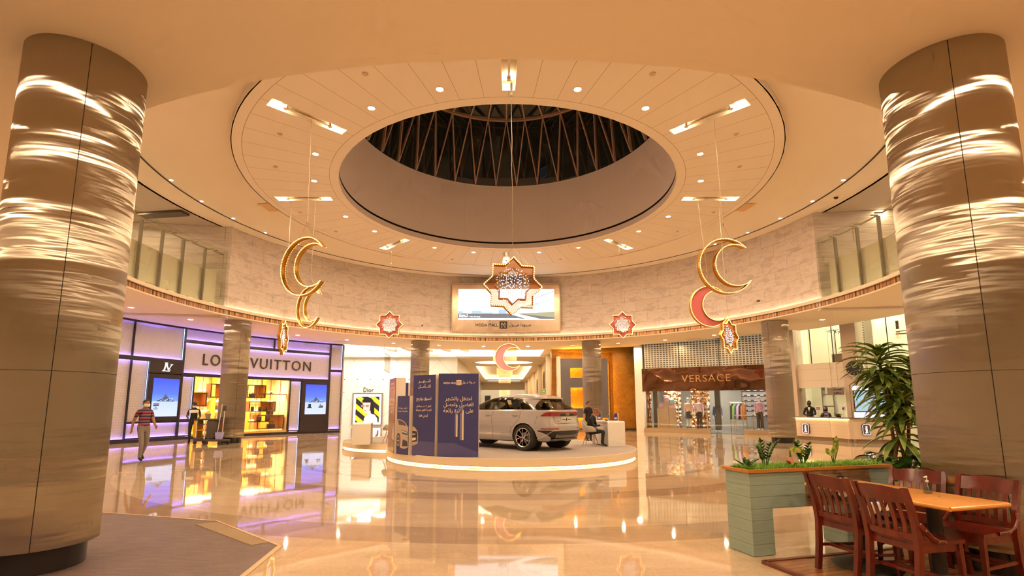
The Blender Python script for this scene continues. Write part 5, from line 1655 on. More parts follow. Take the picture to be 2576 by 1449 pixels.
for (u, v, i, lab) in ((2028, 1078, 0, ''), (2179, 1081, 2, '')):
    a, b = F[i], F[i + 1]; s, z = on_wall(u, v, a, b); d = (b - a).normalized(); n_ = Vector((d.y, -d.x, 0))
    if n_.dot(-a) < 0: n_ = -n_
    c = a + d * s + n_ * .02 + Vector((0, 0, z)); w_, h_ = .30, .44
    sg = thing('information_sign', (c.x, c.y, z - h_ / 2), 'lit white letter i sign on the %s facet of the information desk' % ('left' if i == 0 else 'right'), 'sign')
    rr = [(w_ / 2 * sx_, h_ / 2 * sy_) for sx_, sy_ in ((-1, -.8), (-.75, -1), (.75, -1), (1, -.8), (1, .8), (.75, 1), (-.75, 1), (-1, .8))]
    m = MB(); m.plate(rr, c - n_ * .08, d, ez, .10); m.build('sign_box', M('sign_brown', (.10, .06, .05), .4) if 'sign_brown' not in bpy.data.materials else bpy.data.materials['sign_brown'], sg, smooth=False)
    m = MB(); P_ = [c + n_ * .03 + d * x * .92 + ez * y * .94 for x, y in rr]; m.tube(P_, .008, 5, True); m.build('lit_outline', LOGO, sg)
    m = MB(); o_2 = c + n_ * .022
    m.plate([(.035 * cos(t_), .115 + .035 * sin(t_)) for t_ in [2 * pi * k2 / 16 for k2 in range(16)]], o_2, d, ez, .012)
    m.plate([(-.055, .055), (.03, .055), (.03, -.115), (.06, -.115), (.06, -.145), (-.06, -.145), (-.06, -.115), (-.03, -.115), (-.03, .028), (-.055, .028)], o_2, d, ez, .012); m.build('letter', LOGO, sg, smooth=False)
# directory screen
a, b = Vector((14.62, 21.35, 0)), Vector((16.3, 20.92, 0)); d = (b - a).normalized(); n_ = Vector((d.y, -d.x, 0))
s1 = thing('directory_screen', (a.x, a.y, 1.05), 'wide directory screen with a floor map standing on the information desk', 'screen')
def dr(m, x0, x1, z0, z1, d0, d1):
    P_ = [a + d * x + n_ * y + Vector((0, 0, z)) for z in (z0, z1) for x, y in ((x0, d1), (x1, d1), (x1, d0), (x0, d0))]
    m.add(P_, [(0, 1, 2, 3)[::-1], (4, 5, 6, 7), (0, 1, 5, 4), (1, 2, 6, 5), (2, 3, 7, 6), (3, 0, 4, 7)])
m = MB(); dr(m, -.06, 1.6, 1.05, 2.40, -.12, -.01); m.build('housing', STEEL_PLAIN, s1, smooth=False)
DWH = scr('dir_white', (.88, .82, 1.), 1.1)
m = MB(); dr(m, 0, 1.5, 2.2, 2.38, -.01, .01); m.build('white_header', DWH, s1, smooth=False)
m = MB(); dr(m, 0, 1.5, 1.06, 1.28, -.01, .01); m.build('white_footer', DWH, s1, smooth=False)
m = MB(); dr(m, 0.02, 1.5, 1.30, 2.18, -.01, .012); m.build('bezel', BLACKM, s1, smooth=False)
m = MB(); dr(m, 0.05, 1.47, 1.33, 2.15, -.01, .018); m.build('map_display', scr('dir_map', (.42, .62, .72), .8), s1, smooth=False)
m = MB(); text_flat(m, 'DIRECTORY', a + d * .74 + n_ * .012 + ez * 2.29, d, ez, 1.15, .12, .006, -.01, 1.2); m.build('header_lettering', M('dir_ink', (.20, .14, .28), .4), s1, smooth=False)
m = MB()
pts = [(.35, .5), (.45, .35), (.65, .28), (.85, .4), (.95, .6), (.85, .72), (.6, .75), (.42, .68)]
m.tube([a + d * (x * 1.35) + n_ * .024 + ez * (1.33 + y * .8) for x, y in pts], .010, 4, True)
for x0, y0, x1, y1 in ((.45, .45, .8, .45), (.45, .55, .85, .55), (.5, .65, .8, .65), (.55, .35, .55, .7), (.7, .35, .7, .7), (.1, .2, .1, .8)): m.tube([a + d * (x0 * 1.35) + n_ * .024 + ez * (1.33 + y0 * .8), a + d * (x1 * 1.35) + n_ * .024 + ez * (1.33 + y1 * .8)], .007, 4)
m.build('map_lines', scr('dir_lines', (.03, .10, .08), .5), s1)
def side_pt(i, t_, off): 
    A_, B_ = F[i], F[i + 1]; dd_ = (B_ - A_).normalized(); nn_ = Vector((-dd_.y, dd_.x, 0)); nn_ = nn_ if nn_.dot(Vector((15.5, 24, 0)) - A_) > 0 else -nn_
    return A_ + (B_ - A_) * t_ + nn_ * off, dd_, nn_
BROC = M('brochure_blue', (.05, .04, .20), .4); BROC2 = M('brochure_photo', (.55, .42, .38), .4)
for t_, mt, lab in ((.10, BROC2, 'brochure stand with pale leaflet at the left end of the information desk'), (.24, BROC, 'dark blue brochure stand left of the desk staff'), (.93, BROC, 'dark blue brochure stand in the middle of the information desk')):
    c, dd_, nn_ = side_pt(0, t_, .12); th = thing('brochure_stand', (c.x, c.y, 1.05), lab, 'brochure stand')
    m = MB(); m.box((c.x, c.y, 1.17), (.17, .02, .24), rz=atan2(dd_.y, dd_.x)); m.build('holder', WHITE, th, smooth=False)
    m = MB(); m.box((c.x - nn_.x * .015, c.y - nn_.y * .015, 1.175), (.15, .012, .21), rz=atan2(dd_.y, dd_.x)); m.build('leaflet', mt, th, smooth=False)
    if mt is BROC: 
        m = MB(); m.box((c.x - nn_.x * .024, c.y - nn_.y * .024, 1.19), (.10, .006, .03), rz=atan2(dd_.y, dd_.x)); m.build('printed_line', WHITE, th, smooth=False)
PURPLE = M('purple_card', (.16, .06, .35), .5)
for kind, (u, v), lab in (('camera', (2055, 1021), 'small card with a purple camera symbol on a stick on the desk'), ('bird', (2105, 1020), 'small card with a purple bird symbol on a stick on the desk')):
    i = 0 if kind == 'camera' else 1
    c, dd_, nn_ = side_pt(i, .72 if i == 0 else .35, .4); z = 1.43
    th = thing('social_media_card', (c.x, c.y, 1.05), lab, 'sign')
    fr_ = -nn_
    m = MB(); m.box((c.x, c.y, z), (.22, .015, .22), rz=atan2(dd_.y, dd_.x)); m.build('card', WHITEM, th, smooth=False)
    m = MB(); m.tube([(c.x, c.y, 1.05), (c.x, c.y, z - .1)], .006, 5); m.build('stick', STEEL_PLAIN, th)
    O = Vector((c.x, c.y, z)) + fr_ * .012
    m = MB()
    if kind == 'camera':
        for x0, x1, y0, y1 in ((-.08, .08, .045, .07), (-.08, .08, -.07, -.045), (-.08, -.055, -.045, .045), (.055, .08, -.045, .045)): m.plate([(x0, y0), (x1, y0), (x1, y1), (x0, y1)], O, dd_, ez, .004)
        m.tube([O + fr_ * .004 + dd_ * (.03 * cos(t2)) + ez * (.03 * sin(t2)) for t2 in [2 * pi * k2 / 12 for k2 in range(12)]], .008, 5, True)
    else:
        m.plate([(-.08, -.04), (-.02, -.07), (.05, -.05), (.075, .02), (.095, .05), (.07, .05), (.045, .07), (.01, .06), (.0, .02), (-.05, .05), (-.075, .055), (-.07, .0), (-.045, -.03)], O, dd_, ez, .004)
    m.build('symbol', PURPLE, th, smooth=False)
c, dd_, nn_ = side_pt(1, .12, .35); th = thing('desk_plant', (c.x, c.y, 1.05), 'small low potted plant on the information desk', 'plant')
m = MB(); m.lathe([(0, 0), (.09, 0), (.11, .08), (.1, .08)], (c.x, c.y, 1.05), 16); m.build('pot', BLACKM, th)
m = MB(); rn = random.Random(3)
for i in range(16): a_2 = rn.uniform(0, 2 * pi); leaf(m, (c.x, c.y, 1.12), (cos(a_2), sin(a_2), rn.uniform(.5, 1.6)), rn.uniform(.14, .28), .025, 1.2)
m.build('leaves', LEAFD, th)
# ================================================================== display platform
PZ = .24
M1, MR = Vector((.22, 16.64)), 3.92
M2, MR2 = Vector((-3.7, 20.1)), 2.48
def union_outline(R1, R2, n=220):
    pts = []
    for i in range(n):
        a = 2 * pi * i / n; p = M1 + Vector((cos(a), sin(a))) * R1
        if (p - M2).length > R2: pts.append((0, a, p))
    # order: main arc starting after the gap
    gap = 0
    for i in range(len(pts)):
        if (pts[i][1] - pts[i - 1][1]) % (2 * pi) > .1: gap = i
    main = [p[2] for p in pts[gap:] + pts[:gap]]
    lob = []
    a0 = atan2(*(main[-1] - M2).yx); a1 = atan2(*(main[0] - M2).yx)
    while a1 < a0: a1 += 2 * pi
    k_ = 80
    for i in range(1, k_):
        lob.append(M2 + Vector((cos(a0 + (a1 - a0) * i / k_), sin(a0 + (a1 - a0) * i / k_))) * R2)
    return [tuple(p) for p in main + lob]
CARPET = M('grey_carpet', (.40, .34, .30), .95)
q = NT(CARPET); p_, x_, y_, zz_ = q.pos(); q.color(q.mix(q.noise(160., 2, p_), (.34, .29, .26), (.48, .41, .37))); q.bump(q.noise(220., 2, p_), .4, .004)
PLATW = M('platform_cream', (.86, .74, .56), .35)
pf = thing('display_platform', (.22, 16.64, 0), 'low rounded display platform with grey carpet and a glowing edge', 'platform')
mb = MB(); mb.prism(union_outline(MR - .03, MR2 - .03), .06, PZ); mb.build('carpet_top', CARPET, pf, smooth=True, angle=30)
o_ = union_outline(MR, MR2); i_ = union_outline(MR - .035, MR2 - .035)
mb = MB()
N_ = min(len(o_), len(i_))
vs = [(p[0], p[1], z) for p in o_ for z in (.065, PZ + .006)]
mb.add(vs, [(2 * i, 2 * ((i + 1) % len(o_)), 2 * ((i + 1) % len(o_)) + 1, 2 * i + 1) for i in range(len(o_))])
mb.tube([(p[0], p[1], PZ + .002) for p in union_outline(MR - .012, MR2 - .012)], .012, 6, True)
mb.build('fascia', PLATW, pf)
mb = MB(); mb.prism(union_outline(MR - .10, MR2 - .10), .0, .06); mb.build('recessed_base', DARK, pf, smooth=False)
mb = MB(); o2 = union_outline(MR - .05, MR2 - .05)
vs = [(p[0], p[1], z) for p in o2 for z in (.006, .048)]
mb.add(vs, [(2 * i, 2 * ((i + 1) % len(o2)), 2 * ((i + 1) % len(o2)) + 1, 2 * i + 1) for i in range(len(o2))])
mb.build('edge_light', M('platform_led', (1, .8, .4), .5, emit=4.5, ecol=(1., .66, .26)), pf)

# ------------------------------------------------------------------ exhibition boards
NAVY = M('navy_board', (.045, .05, .22), .45)
q = NT(NAVY); p_, x_, y_, zz_ = q.pos()
NAVY2 = M('navy_print_floor', (.10, .10, .30), .45)
BRNB = M('brown_board', (.20, .085, .06), .25)
BWHITE = M('board_white', (.85, .78, .72), .35)
PRINT = M('cream_print', (.95, .80, .62), .5)
CARP = M('printed_car', (.55, .44, .36), .5); CARPD = M('printed_dark', (.05, .04, .05), .4); CARPG = M('printed_glass', (.10, .08, .09), .4); CARPS = M('printed_silver', (.45, .44, .45), .4); CARPB = M('printed_lamp', (.45, .62, .70), .4)
def board(A, B, H, d, label, face, extra=None):
    """upright board: A,B front base corners; d = depth away from the viewer"""
    A, B = Vector((A[0], A[1], 0)), Vector((B[0], B[1], 0)); ux = (B - A).normalized(); W = (B - A).length; nn = Vector((-ux.y, ux.x, 0))
    th = thing('exhibition_board', (A.x, A.y, PZ), label, 'display board')
    m = MB(); c = (A + B) / 2 + nn * (d / 2)
    m.box((c.x, c.y, PZ + H / 2), (W, d - .02, H), rz=atan2(ux.y, ux.x)); m.build('board_body', BWHITE if face is not None else NAVY, th, smooth=False)
    O = A + Vector((0, 0, PZ))
    m = MB(); m.plate([(0, 0), (W, 0), (W, H), (0, H)], O + nn * .012, ux, ez, .014); m.build('printed_face', face or NAVY, th, smooth=False)
    return th, O, ux, W
def lines(th, O, ux, W, H, items, name='printed_lettering', mt=None):
    m = MB()
    for s, x, z, w_, h_ in items: text_flat(m, s, O + ux * (x * W) + ez * (z * H), ux, ez, w_ * W, h_ * H, .004, .008)
    m.build(name, mt or PRINT, th, smooth=False)
# big right-hand board
A1, B1 = on_z(1100, 1150, PZ), on_z(1203, 1150, PZ); H1_ = 2.14
th, O, ux, W = board(A1, B1, H1_, .34, 'widest navy board with the mall logo and two printed arches', NAVY)
yy = lambda v: (1150 - v) / (1150 - 941.)
xx = lambda u: (u - 1099.5) / 103.5
lines(th, O, ux, W, H1_, [('MODA MALL', xx(1128.5), yy(965.3), .31, .026), (arab('مـــودا مـــول'), xx(1177), yy(963.5), .325, .045), (arab('احتفل بالشهر'), xx(1151.5), yy(1006), .665, .060), (arab('الفضيل واحصل'), xx(1151.5), yy(1021), .74, .060), (arab('على جائزة رائعة'), xx(1151.5), yy(1036), .745, .062)])
m = MB(); c = O + ux * (xx(1152) * W) + ez * (yy(964.3) * H1_); m.plate([(-.065, -.065), (.065, -.065), (.065, .065), (-.065, .065)], c, ux, ez, .005); m.build('logo_square', PRINT, th, smooth=False)
m = MB(); emblem(m, c - ux.cross(ez) * -.006, .14, ux, ez, .003); m.build('logo_emblem', M('emblem_brown', (.30, .15, .10), .5), th, smooth=False)
m = MB()
def arch(x0, x1, z0, z1, k): 
    w_ = x1 - x0; P_ = [(x0, z0), (x1, z0 - .0)]
    P_ += [((x0 + x1) / 2 + w_ / 2 * cos(t_), z1 - w_ * .9 + w_ * .9 * sin(t_)) for t_ in [pi * i / 12 for i in range(13)]]
    m.mat(k).plate([(x * W, z * H1_) for x, z in P_], O, ux, ez, .004 + .003 * k)
arch(.42, .485, .24, .54, 0); arch(.455, .485, .24, .51, 1); arch(.545, .635, .20, .60, 0); arch(.60, .635, .20, .56, 1)
m.build('printed_arches', [M('arch_shade', (.20, .22, .42), .5), PRINT], th, smooth=False)
m = MB(); m.plate([(0, 0), (W, 0), (W, .12), (.62 * W, .24 * 1.1), (.40 * W, .36), (0, .36)], O, ux, ez, .0025); m.build('printed_floor', NAVY2, th, smooth=False)
# second board
A2, B2 = on_z(1035, 1146, PZ), on_z(1092, 1149, PZ)
A2.y += .06
th, O, ux, W = board(A2, B2, H1_ - .02, .34, 'narrow navy board between the widest board and the low one', NAVY)
yy = lambda v: (1148 - v) / (1148 - 943.); xx = lambda u: (u - 1034.5) / 58.
lines(th, O, ux, W, H1_, [(arab('شـــهـــر'), xx(1064), yy(961), .56, .052), (arab('التـــأمـــل'), xx(1064), yy(973.5), .56, .058), (arab('تسوق واربح'), xx(1063), yy(1006.5), .68, .052), (arab('أنفق ٣٠ د.ب وتأهل'), xx(1063), yy(1024), .67, .034), (arab('لفرصة الفوز بسيارة'), xx(1063), yy(1034), .70, .034), ('Q8 ' + arab('أودي'), xx(1062.5), yy(1048.5), .41, .048)])
m = MB(); m.plate([(0, 0), (W, 0), (W, .36), (0, .40)], O, ux, ez, .0025); m.build('printed_floor', NAVY2, th, smooth=False)
def carprint(O, ux, X, Z, parts, th):
    """front half of a light grey car printed across the boards; coordinates are shared pixels of the print"""
    m = MB()
    for k, poly, d in parts: m.mat(k).plate([(X(x), Z(z)) for x, z in poly], O, ux, ez, .003 + d)
    m.build('printed_car', [CARP, CARPD, CARPG, CARPS, CARPB, PRINT], th, smooth=False)
Xf = lambda u: (u - 1034.5) / 58. * W; Zf = lambda v: (1148 - v) / 205. * (H1_ - .02)
def circ(cx_, cz_, rx, rz, n=20): return [(cx_ + rx * cos(2 * pi * i / n), cz_ + rz * sin(2 * pi * i / n)) for i in range(n)]
carprint(O, ux, Xf, Zf, [(0, [(1034.6, 1074), (1042, 1078), (1048.5, 1088), (1050, 1100), (1049, 1118), (1034.6, 1124)], 0), (1, [(1034.6, 1086), (1046, 1087), (1048, 1094), (1047.5, 1112), (1034.6, 1115)], .002), (5, [(1034.6, 1104), (1044, 1102.5), (1044, 1109), (1034.6, 1111)], .004), (3, [(1034.6, 1093), (1043, 1092), (1043, 1096), (1034.6, 1097)], .004)], th)
# low board
A3, B3 = on_z(996.5, 1141, PZ), on_z(1026, 1145, PZ); H3 = H1_ * .735
th, O, ux, W = board(A3, B3, H3, .26, 'low navy board with the printed car wheel and headlight', NAVY)
yy = lambda v: (1143 - v) / (1143 - 989.); xx = lambda u: (u - 996.5) / 30.
lines(th, O, ux, W, H3, [(arab('٢ أبريل - ٤ مايو ٢٠٢٢'), xx(1011), yy(1021.5), .74, .035), ('2 April - 4 May 2022', xx(1011), yy(1030.5), .78, .030)])
Xf = lambda u: (u - 996.5) / 30. * W; Zf = lambda v: (1143 - v) / 154. * H3
carprint(O, ux, Xf, Zf, [(0, [(996.6, 1052), (1000, 1051), (1010, 1053), (1018, 1059), (1024, 1069), (1025.9, 1071), (1025.9, 1124), (1018, 1128), (1008, 1127), (996.6, 1110)], 0), (2, [(999, 1053), (1009, 1055), (1016, 1060), (1021, 1068), (1002, 1066)], .002), (1, circ(1001.5, 1108, 5.4, 20), .003), (3, circ(1001.5, 1108, 4.0, 15), .004), (1, circ(1001.5, 1108, 3.2, 12), .005), (3, [(1001, 1096), (1002, 1096), (1002, 1120), (1001, 1120)], .006), (3, [(998.5, 1107), (1004.5, 1107), (1004.5, 1109.5), (998.5, 1109.5)], .006), (1, [(1009, 1079), (1025, 1084), (1024, 1092), (1012, 1089)], .003), (4, [(1010, 1080), (1024, 1085), (1023, 1088), (1011, 1085)], .005), (1, [(1013, 1104), (1024, 1107), (1025, 1120), (1012, 1122)], .003)], th)
# tall brown board seen at an angle
A4, B4 = on_z(975, 1133, PZ), on_z(990, 1140, PZ)
th, O, ux, W = board(A4, B4, 2.09, .30, 'tall reddish board at the left end of the row, seen at a slant', BRNB)
lines(th, O, ux, W, 2.09, [('THE MONTH', .5, .925, .55, .030), ('OF RAMADAN', .5, .865, .5, .025), ('SHOP & WIN', .5, .70, .75, .040), ('Spend BD30', .5, .635, .5, .020), ('and qualify', .5, .605, .55, .018), ('AUDI Q8', .5, .54, .42, .032)])
m = MB(); m.plate([(.62 * W, .40), (W, .34), (W, .85), (.85 * W, .80), (.70 * W, .62)], O, ux, ez, .004); m.build('printed_car', CARP, th, smooth=False)
# fifth board behind
A5, B5 = (-3.12, 15.35), (-2.92, 15.0)
th, O, ux, W = board((-3.25, 15.9), (-3.0, 15.9), 2.02, .3, 'navy board standing behind the tall reddish one', NAVY)
m = MB(); m.plate([(.2 * W, 1.5), (.7 * W, 1.5), (.6 * W, 1.78), (.2 * W, 1.75)], O, ux, ez, .004); m.build('printed_figure', CARPB, th, smooth=False)

# ------------------------------------------------------------------ car
PAINTC = M('warm_grey_car_paint', (.42, .38, .385), .14, 0., Coat_Weight=1., Coat_Roughness=.03, Specular_IOR_Level=.6)
TINT = clear('tinted_window', (.40, .38, .30))
TRIMB = M('black_car_trim', (.015, .013, .013), .12)
TAIL = M('tail_light_red', (.20, .004, .010), .08, Coat_Weight=1., emit=.05, ecol=(1., .02, .02))
TYRE = M('tyre_rubber', (.02, .018, .018), .6)
RIMS = M('rim_silver', (.62, .62, .66), .15, 1.)
RIMD = M('rim_black', (.02, .02, .025), .25)
car = bpy.data.objects.new('car', None); COL.objects.link(car); tag(car, 'light grey sport utility car on the round platform, rear end towards the right', 'car')
LAY = [(.25, -.60, 3.70, .86), (.30, -.76, 3.86, .92), (.40, -.86, 3.93, .962), (.50, -.90, 3.95, .975), (.575, -.915, 3.955, .98), (.60, -.935, 3.955, .982), (.72, -.93, 3.94, .987), (.86, -.895, 3.92, .985), (.965, -.875, 3.86, .975), (1.0, -.885, 3.82, .968), (1.12, -.895, 3.60, .948), (1.145, -.90, 3.35, .940), (1.165, -.86, 2.95, .925), (1.19, -.80, 2.62, .905), (1.35, -.565, 2.22, .845), (1.47, -.385, 1.90, .785), (1.495, -.37, 1.83, .772), (1.51, -.43, 1.78, .76), (1.545, -.41, 1.65, .735), (1.59, -.25, 1.45, .68), (1.63, .0, 1.22, .59), (1.655, .25, 1.0, .44), (1.668, .45, .85, .22)]
def layer(z):
    for i in range(len(LAY) - 1):
        if LAY[i][0] <= z <= LAY[i + 1][0]:
            t_ = (z - LAY[i][0]) / (LAY[i + 1][0] - LAY[i][0]); return [a + (b - a) * t_ for a, b in zip(LAY[i], LAY[i + 1])][1:]
    return LAY[-1][1:]
NE = 5.2
def sp(c_, e): return math.copysign(abs(c_) ** e, c_)
ts = []; prev = None; acc = [0.]
dense = [2 * pi * i / 6000 for i in range(6001)]
for t_ in dense:
    p = Vector((2.43 * sp(cos(t_), 2 / NE), .97 * sp(sin(t_), 2 / NE)))
    if prev is not None: acc.append(acc[-1] + (p - prev).length)
    prev = p
NU = 560; j = 0
for i in range(NU):
    L = acc[-1] * i / NU
    while acc[j + 1] < L: j += 1
    ts.append(dense[j] + (dense[j + 1] - dense[j]) * (L - acc[j]) / max(1e-9, acc[j + 1] - acc[j]))
zs = []
for i in range(len(LAY) - 1):
    a, b = LAY[i][0], LAY[i + 1][0]; k_ = max(1, int(round((b - a) / .016)))
    if LAY[i][0] >= 1.59: k_ = 2
    zs += [a + (b - a) * j / k_ for j in range(k_)]
zs.append(LAY[-1][0])
def surf(t_, z):
    xr, xf, hw = layer(z); a = (xf - xr) / 2; xc = (xf + xr) / 2
    ne = NE if z < 1.15 else NE - (z - 1.15) * 2.6
    x = xc + a * sp(cos(t_), 2 / ne); y = hw * sp(sin(t_), 2 / ne)
    fl = 0
    for xa in (0., 2.995):
        fl += .022 * math.exp(-((x - xa) / .50) ** 2) * math.exp(-((z - .62) / .26) ** 2)
    y *= 1 + fl
    y *= 1 - .028 * math.exp(-((x - 1.5) / .7) ** 2) * math.exp(-((z - .55) / .16) ** 2)
    rise = .0
    return Vector((x, y, z))
def side_y(x, z):
    xr, xf, hw = layer(z); a = (xf - xr) / 2; xc = (xf + xr) / 2; ne = NE if z < 1.15 else NE - (z - 1.15) * 2.6
    c_ = min(1, abs((x - xc) / a)); y = hw * (1 - c_ ** ne) ** (1 / ne)
    fl = sum(.022 * math.exp(-((x - xa) / .50) ** 2) * math.exp(-((z - .62) / .26) ** 2) for xa in (0., 2.995))
    return y * (1 + fl) * (1 - .028 * math.exp(-((x - 1.5) / .7) ** 2) * math.exp(-((z - .55) / .16) ** 2))
def inpoly(x, y, P_):
    r_2 = False
    for i in range(len(P_)):
        a, b = P_[i], P_[i - 1]
        if (a[1] > y) != (b[1] > y) and x < (b[0] - a[0]) * (y - a[1]) / (b[1] - a[1]) + a[0]: r_2 = not r_2
    return r_2
WF = [(1.23, 1.195), (2.42, 1.19), (2.2, 1.27), (1.75, 1.47), (1.55, 1.515), (1.17, 1.54)]
WR_ = [(1.10, 1.195), (.19, 1.205), (.34, 1.495), (.7, 1.53), (1.05, 1.54)]
WQ = [(.13, 1.21), (-.22, 1.215), (-.02, 1.35), (.20, 1.46), (.27, 1.475)]
DLO = [(2.55, 1.17), (2.25, 1.29), (1.78, 1.50), (1.55, 1.545), (1.1, 1.57), (.5, 1.55), (.16, 1.495), (-.08, 1.37), (-.32, 1.19)]
PARTS = {}
def cls(p):
    x, y, z = p; ay = abs(y)
    for xa in (0., 2.995):
        if (x - xa) ** 2 + (z - .375) ** 2 < .43 ** 2 and ay > .55: return None
        if (x - xa) ** 2 + (z - .375) ** 2 < .455 ** 2 and ay > .55: return 'arch_trim'
    if 1.15 < z < 1.6 and -.35 < x < 2.56 and ay > .60 and ay > side_y(x, z) - .06:
        if inpoly(x, z, WF): return 'front_side_window'
        if inpoly(x, z, WR_): return 'rear_side_window'
        if inpoly(x, z, WQ): return 'quarter_window'
        if inpoly(x, z, DLO): return 'window_surround'
    if x < -.33 and 1.175 < z < 1.497 and ay < .86 - (z - 1.175) * .42:
        if ay < .80 - (z - 1.175) * .42 and z > 1.20 and z < 1.475: return 'rear_window'
        return 'rear_window_surround'
    if x > 1.62 and 1.19 < z < 1.545 and ay < side_y(min(x, 2.), z) - .07: return 'windscreen'
    if x < -.3 and .995 < z < 1.115:
        if x < -.50 - (z - .98) * 1.45:
            if ay < .36 and z < 1.07: return 'tailgate_black_panel'
            return 'tail_light'
    if x < -.55 and .635 < z < .665 and .42 < ay < .93: return 'rear_reflector'
    if x < -.45 and z < .605 and ay < .60 + max(0, (z - .33)) * 1.25: return 'rear_diffuser'
    if x > 3.7 and .45 < z < .95 and ay < .65: return 'front_grille'
    if x > 3.4 and .78 < z < .90 and .6 < ay: return 'headlight'
    if z < .275: return 'underbody_trim'
    if .455 < z < .478 and .52 < x < 2.5 and ay > .8: return 'sill_strip'
    return 'body_shell'
G = [[surf(t_, z) for t_ in ts] for z in zs]
NZ = len(zs)
CL = [[cls((G[zi][ui] + G[zi][(ui + 1) % NU] + G[zi + 1][(ui + 1) % NU] + G[zi + 1][ui]) / 4) for ui in range(NU)] for zi in range(NZ - 1)]
CEN = [[(G[zi][ui] + G[zi + 1][(ui + 1) % NU]) / 2 for ui in range(NU)] for zi in range(NZ - 1)]
# relax the outlines between the panels so that they run smoothly
NBR = {}
for zi in range(NZ - 1):
    for ui in range(NU):
        if CL[zi][ui] != CL[zi][(ui + 1) % NU]:
            a, b = (zi, (ui + 1) % NU), (zi + 1, (ui + 1) % NU); NBR.setdefault(a, set()).add(b); NBR.setdefault(b, set()).add(a)
        if zi < NZ - 2 and CL[zi][ui] != CL[zi + 1][ui]:
            a, b = (zi + 1, ui), (zi + 1, (ui + 1) % NU); NBR.setdefault(a, set()).add(b); NBR.setdefault(b, set()).add(a)
for it in range(7):
    new = {}
    for a, nb in NBR.items():
        if len(nb) == 2:
            new[a] = G[a[0]][a[1]] * .4 + sum((G[b[0]][b[1]] for b in nb), Vector()) * .3
    for a, p in new.items(): G[a[0]][a[1]] = p
for zi in range(NZ - 1):
    for ui in range(NU):
        u2 = (ui + 1) % NU
        c_ = CEN[zi][ui]
        k_ = CL[zi][ui]
        if k_ is None: continue
        if k_ in ('front_side_window', 'rear_side_window', 'quarter_window', 'tail_light', 'rear_reflector', 'headlight', 'arch_trim', 'sill_strip', 'window_surround'):
            k_ += '|L' if c_.y > 0 else '|R'
        PARTS.setdefault(k_, []).append((zi, ui, u2))
MATS = {'body_shell': PAINTC, 'front_side_window': TINT, 'rear_side_window': TINT, 'quarter_window': TINT, 'rear_window': TINT, 'windscreen': TINT, 'window_surround': TRIMB, 'rear_window_surround': TRIMB, 'tail_light': TAIL, 'tailgate_black_panel': TRIMB, 'rear_reflector': TAIL, 'rear_diffuser': TRIMB, 'front_grille': TRIMB, 'headlight': CARPB, 'underbody_trim': TRIMB, 'sill_strip': CHROME, 'arch_trim': PAINTC}
for k_, cells in PARTS.items():
    m = MB(); idx = {}
    def vid(a, b):
        if (a, b) not in idx: idx[(a, b)] = len(m.v); m.v.append(tuple(G[a][b]))
        return idx[(a, b)]
    for zi, ui, u2 in cells:
        m.f.append((vid(zi, ui), vid(zi, u2), vid(zi + 1, u2), vid(zi + 1, ui))); m.m.append(0)
    if k_ == 'body_shell':
        m.f.append(tuple(vid(len(zs) - 1, u) for u in range(NU))); m.m.append(0)
    nm = k_.split('|')[0]
    m.build(nm, MATS[nm], car, angle=60)
def rear_x(y, z, o=.006):
    xr, xf, hw = layer(z); a = (xf - xr) / 2; xc = (xf + xr) / 2; ne = NE if z < 1.15 else NE - (z - 1.15) * 2.6
    return xc - a * (1 - min(.999, abs(y) / hw) ** ne) ** (1 / ne) - o
# seams
m = MB()
def seam_(pts, r=.0035):
    for s in (1, -1):
        P_ = []
        for i in range(len(pts) - 1):
            for j in range(6):
                t_ = j / 6; x = pts[i][0] + (pts[i + 1][0] - pts[i][0]) * t_; z = pts[i][1] + (pts[i + 1][1] - pts[i][1]) * t_; P_.append((x, s * (side_y(x, z) + .0005), z))
        m.tube(P_, r, 4)
seam_([(1.20, 1.16), (1.27, .9), (1.24, .6), (1.24, .30)]); seam_([(.12, 1.16), (.16, .92), (.30, .78), (.46, .66), (.50, .55), (.50, .50)]); seam_([(2.36, 1.15), (2.42, .8), (2.40, .32)])
seam_([(-.45, 1.0), (-.42, .85), (-.38, .75)]); 
for s in (1, -1):
    m.tube([(rear_x(y, z, .001), s * y, z) for y, z in ((.62, .99), (.60, .86), (.55, .79))], .0035, 4)
P_ = [(rear_x(y, .79, .001), y, .79) for y in [-.55 + .11 * i for i in range(11)]]; m.tube(P_, .0035, 4)
m.build('panel_gaps', TRIMB, car, smooth=False)
for s in (1, -1):
    for x in (1.42, .33):
        y = s * (side_y(x, 1.02) + .018); m = MB(); m.tube([(x - .11, y - s * .012, 1.02), (x - .05, y, 1.022), (x + .05, y, 1.022), (x + .11, y - s * .012, 1.02)], [.012, .016, .016, .012], 8); m.build('door_handle', PAINTC, car)
    m = MB(); m.bbox((2.25, s * 1.03, 1.17), (.14, .20, .13), .04); m.build('door_mirror', PAINTC, car)
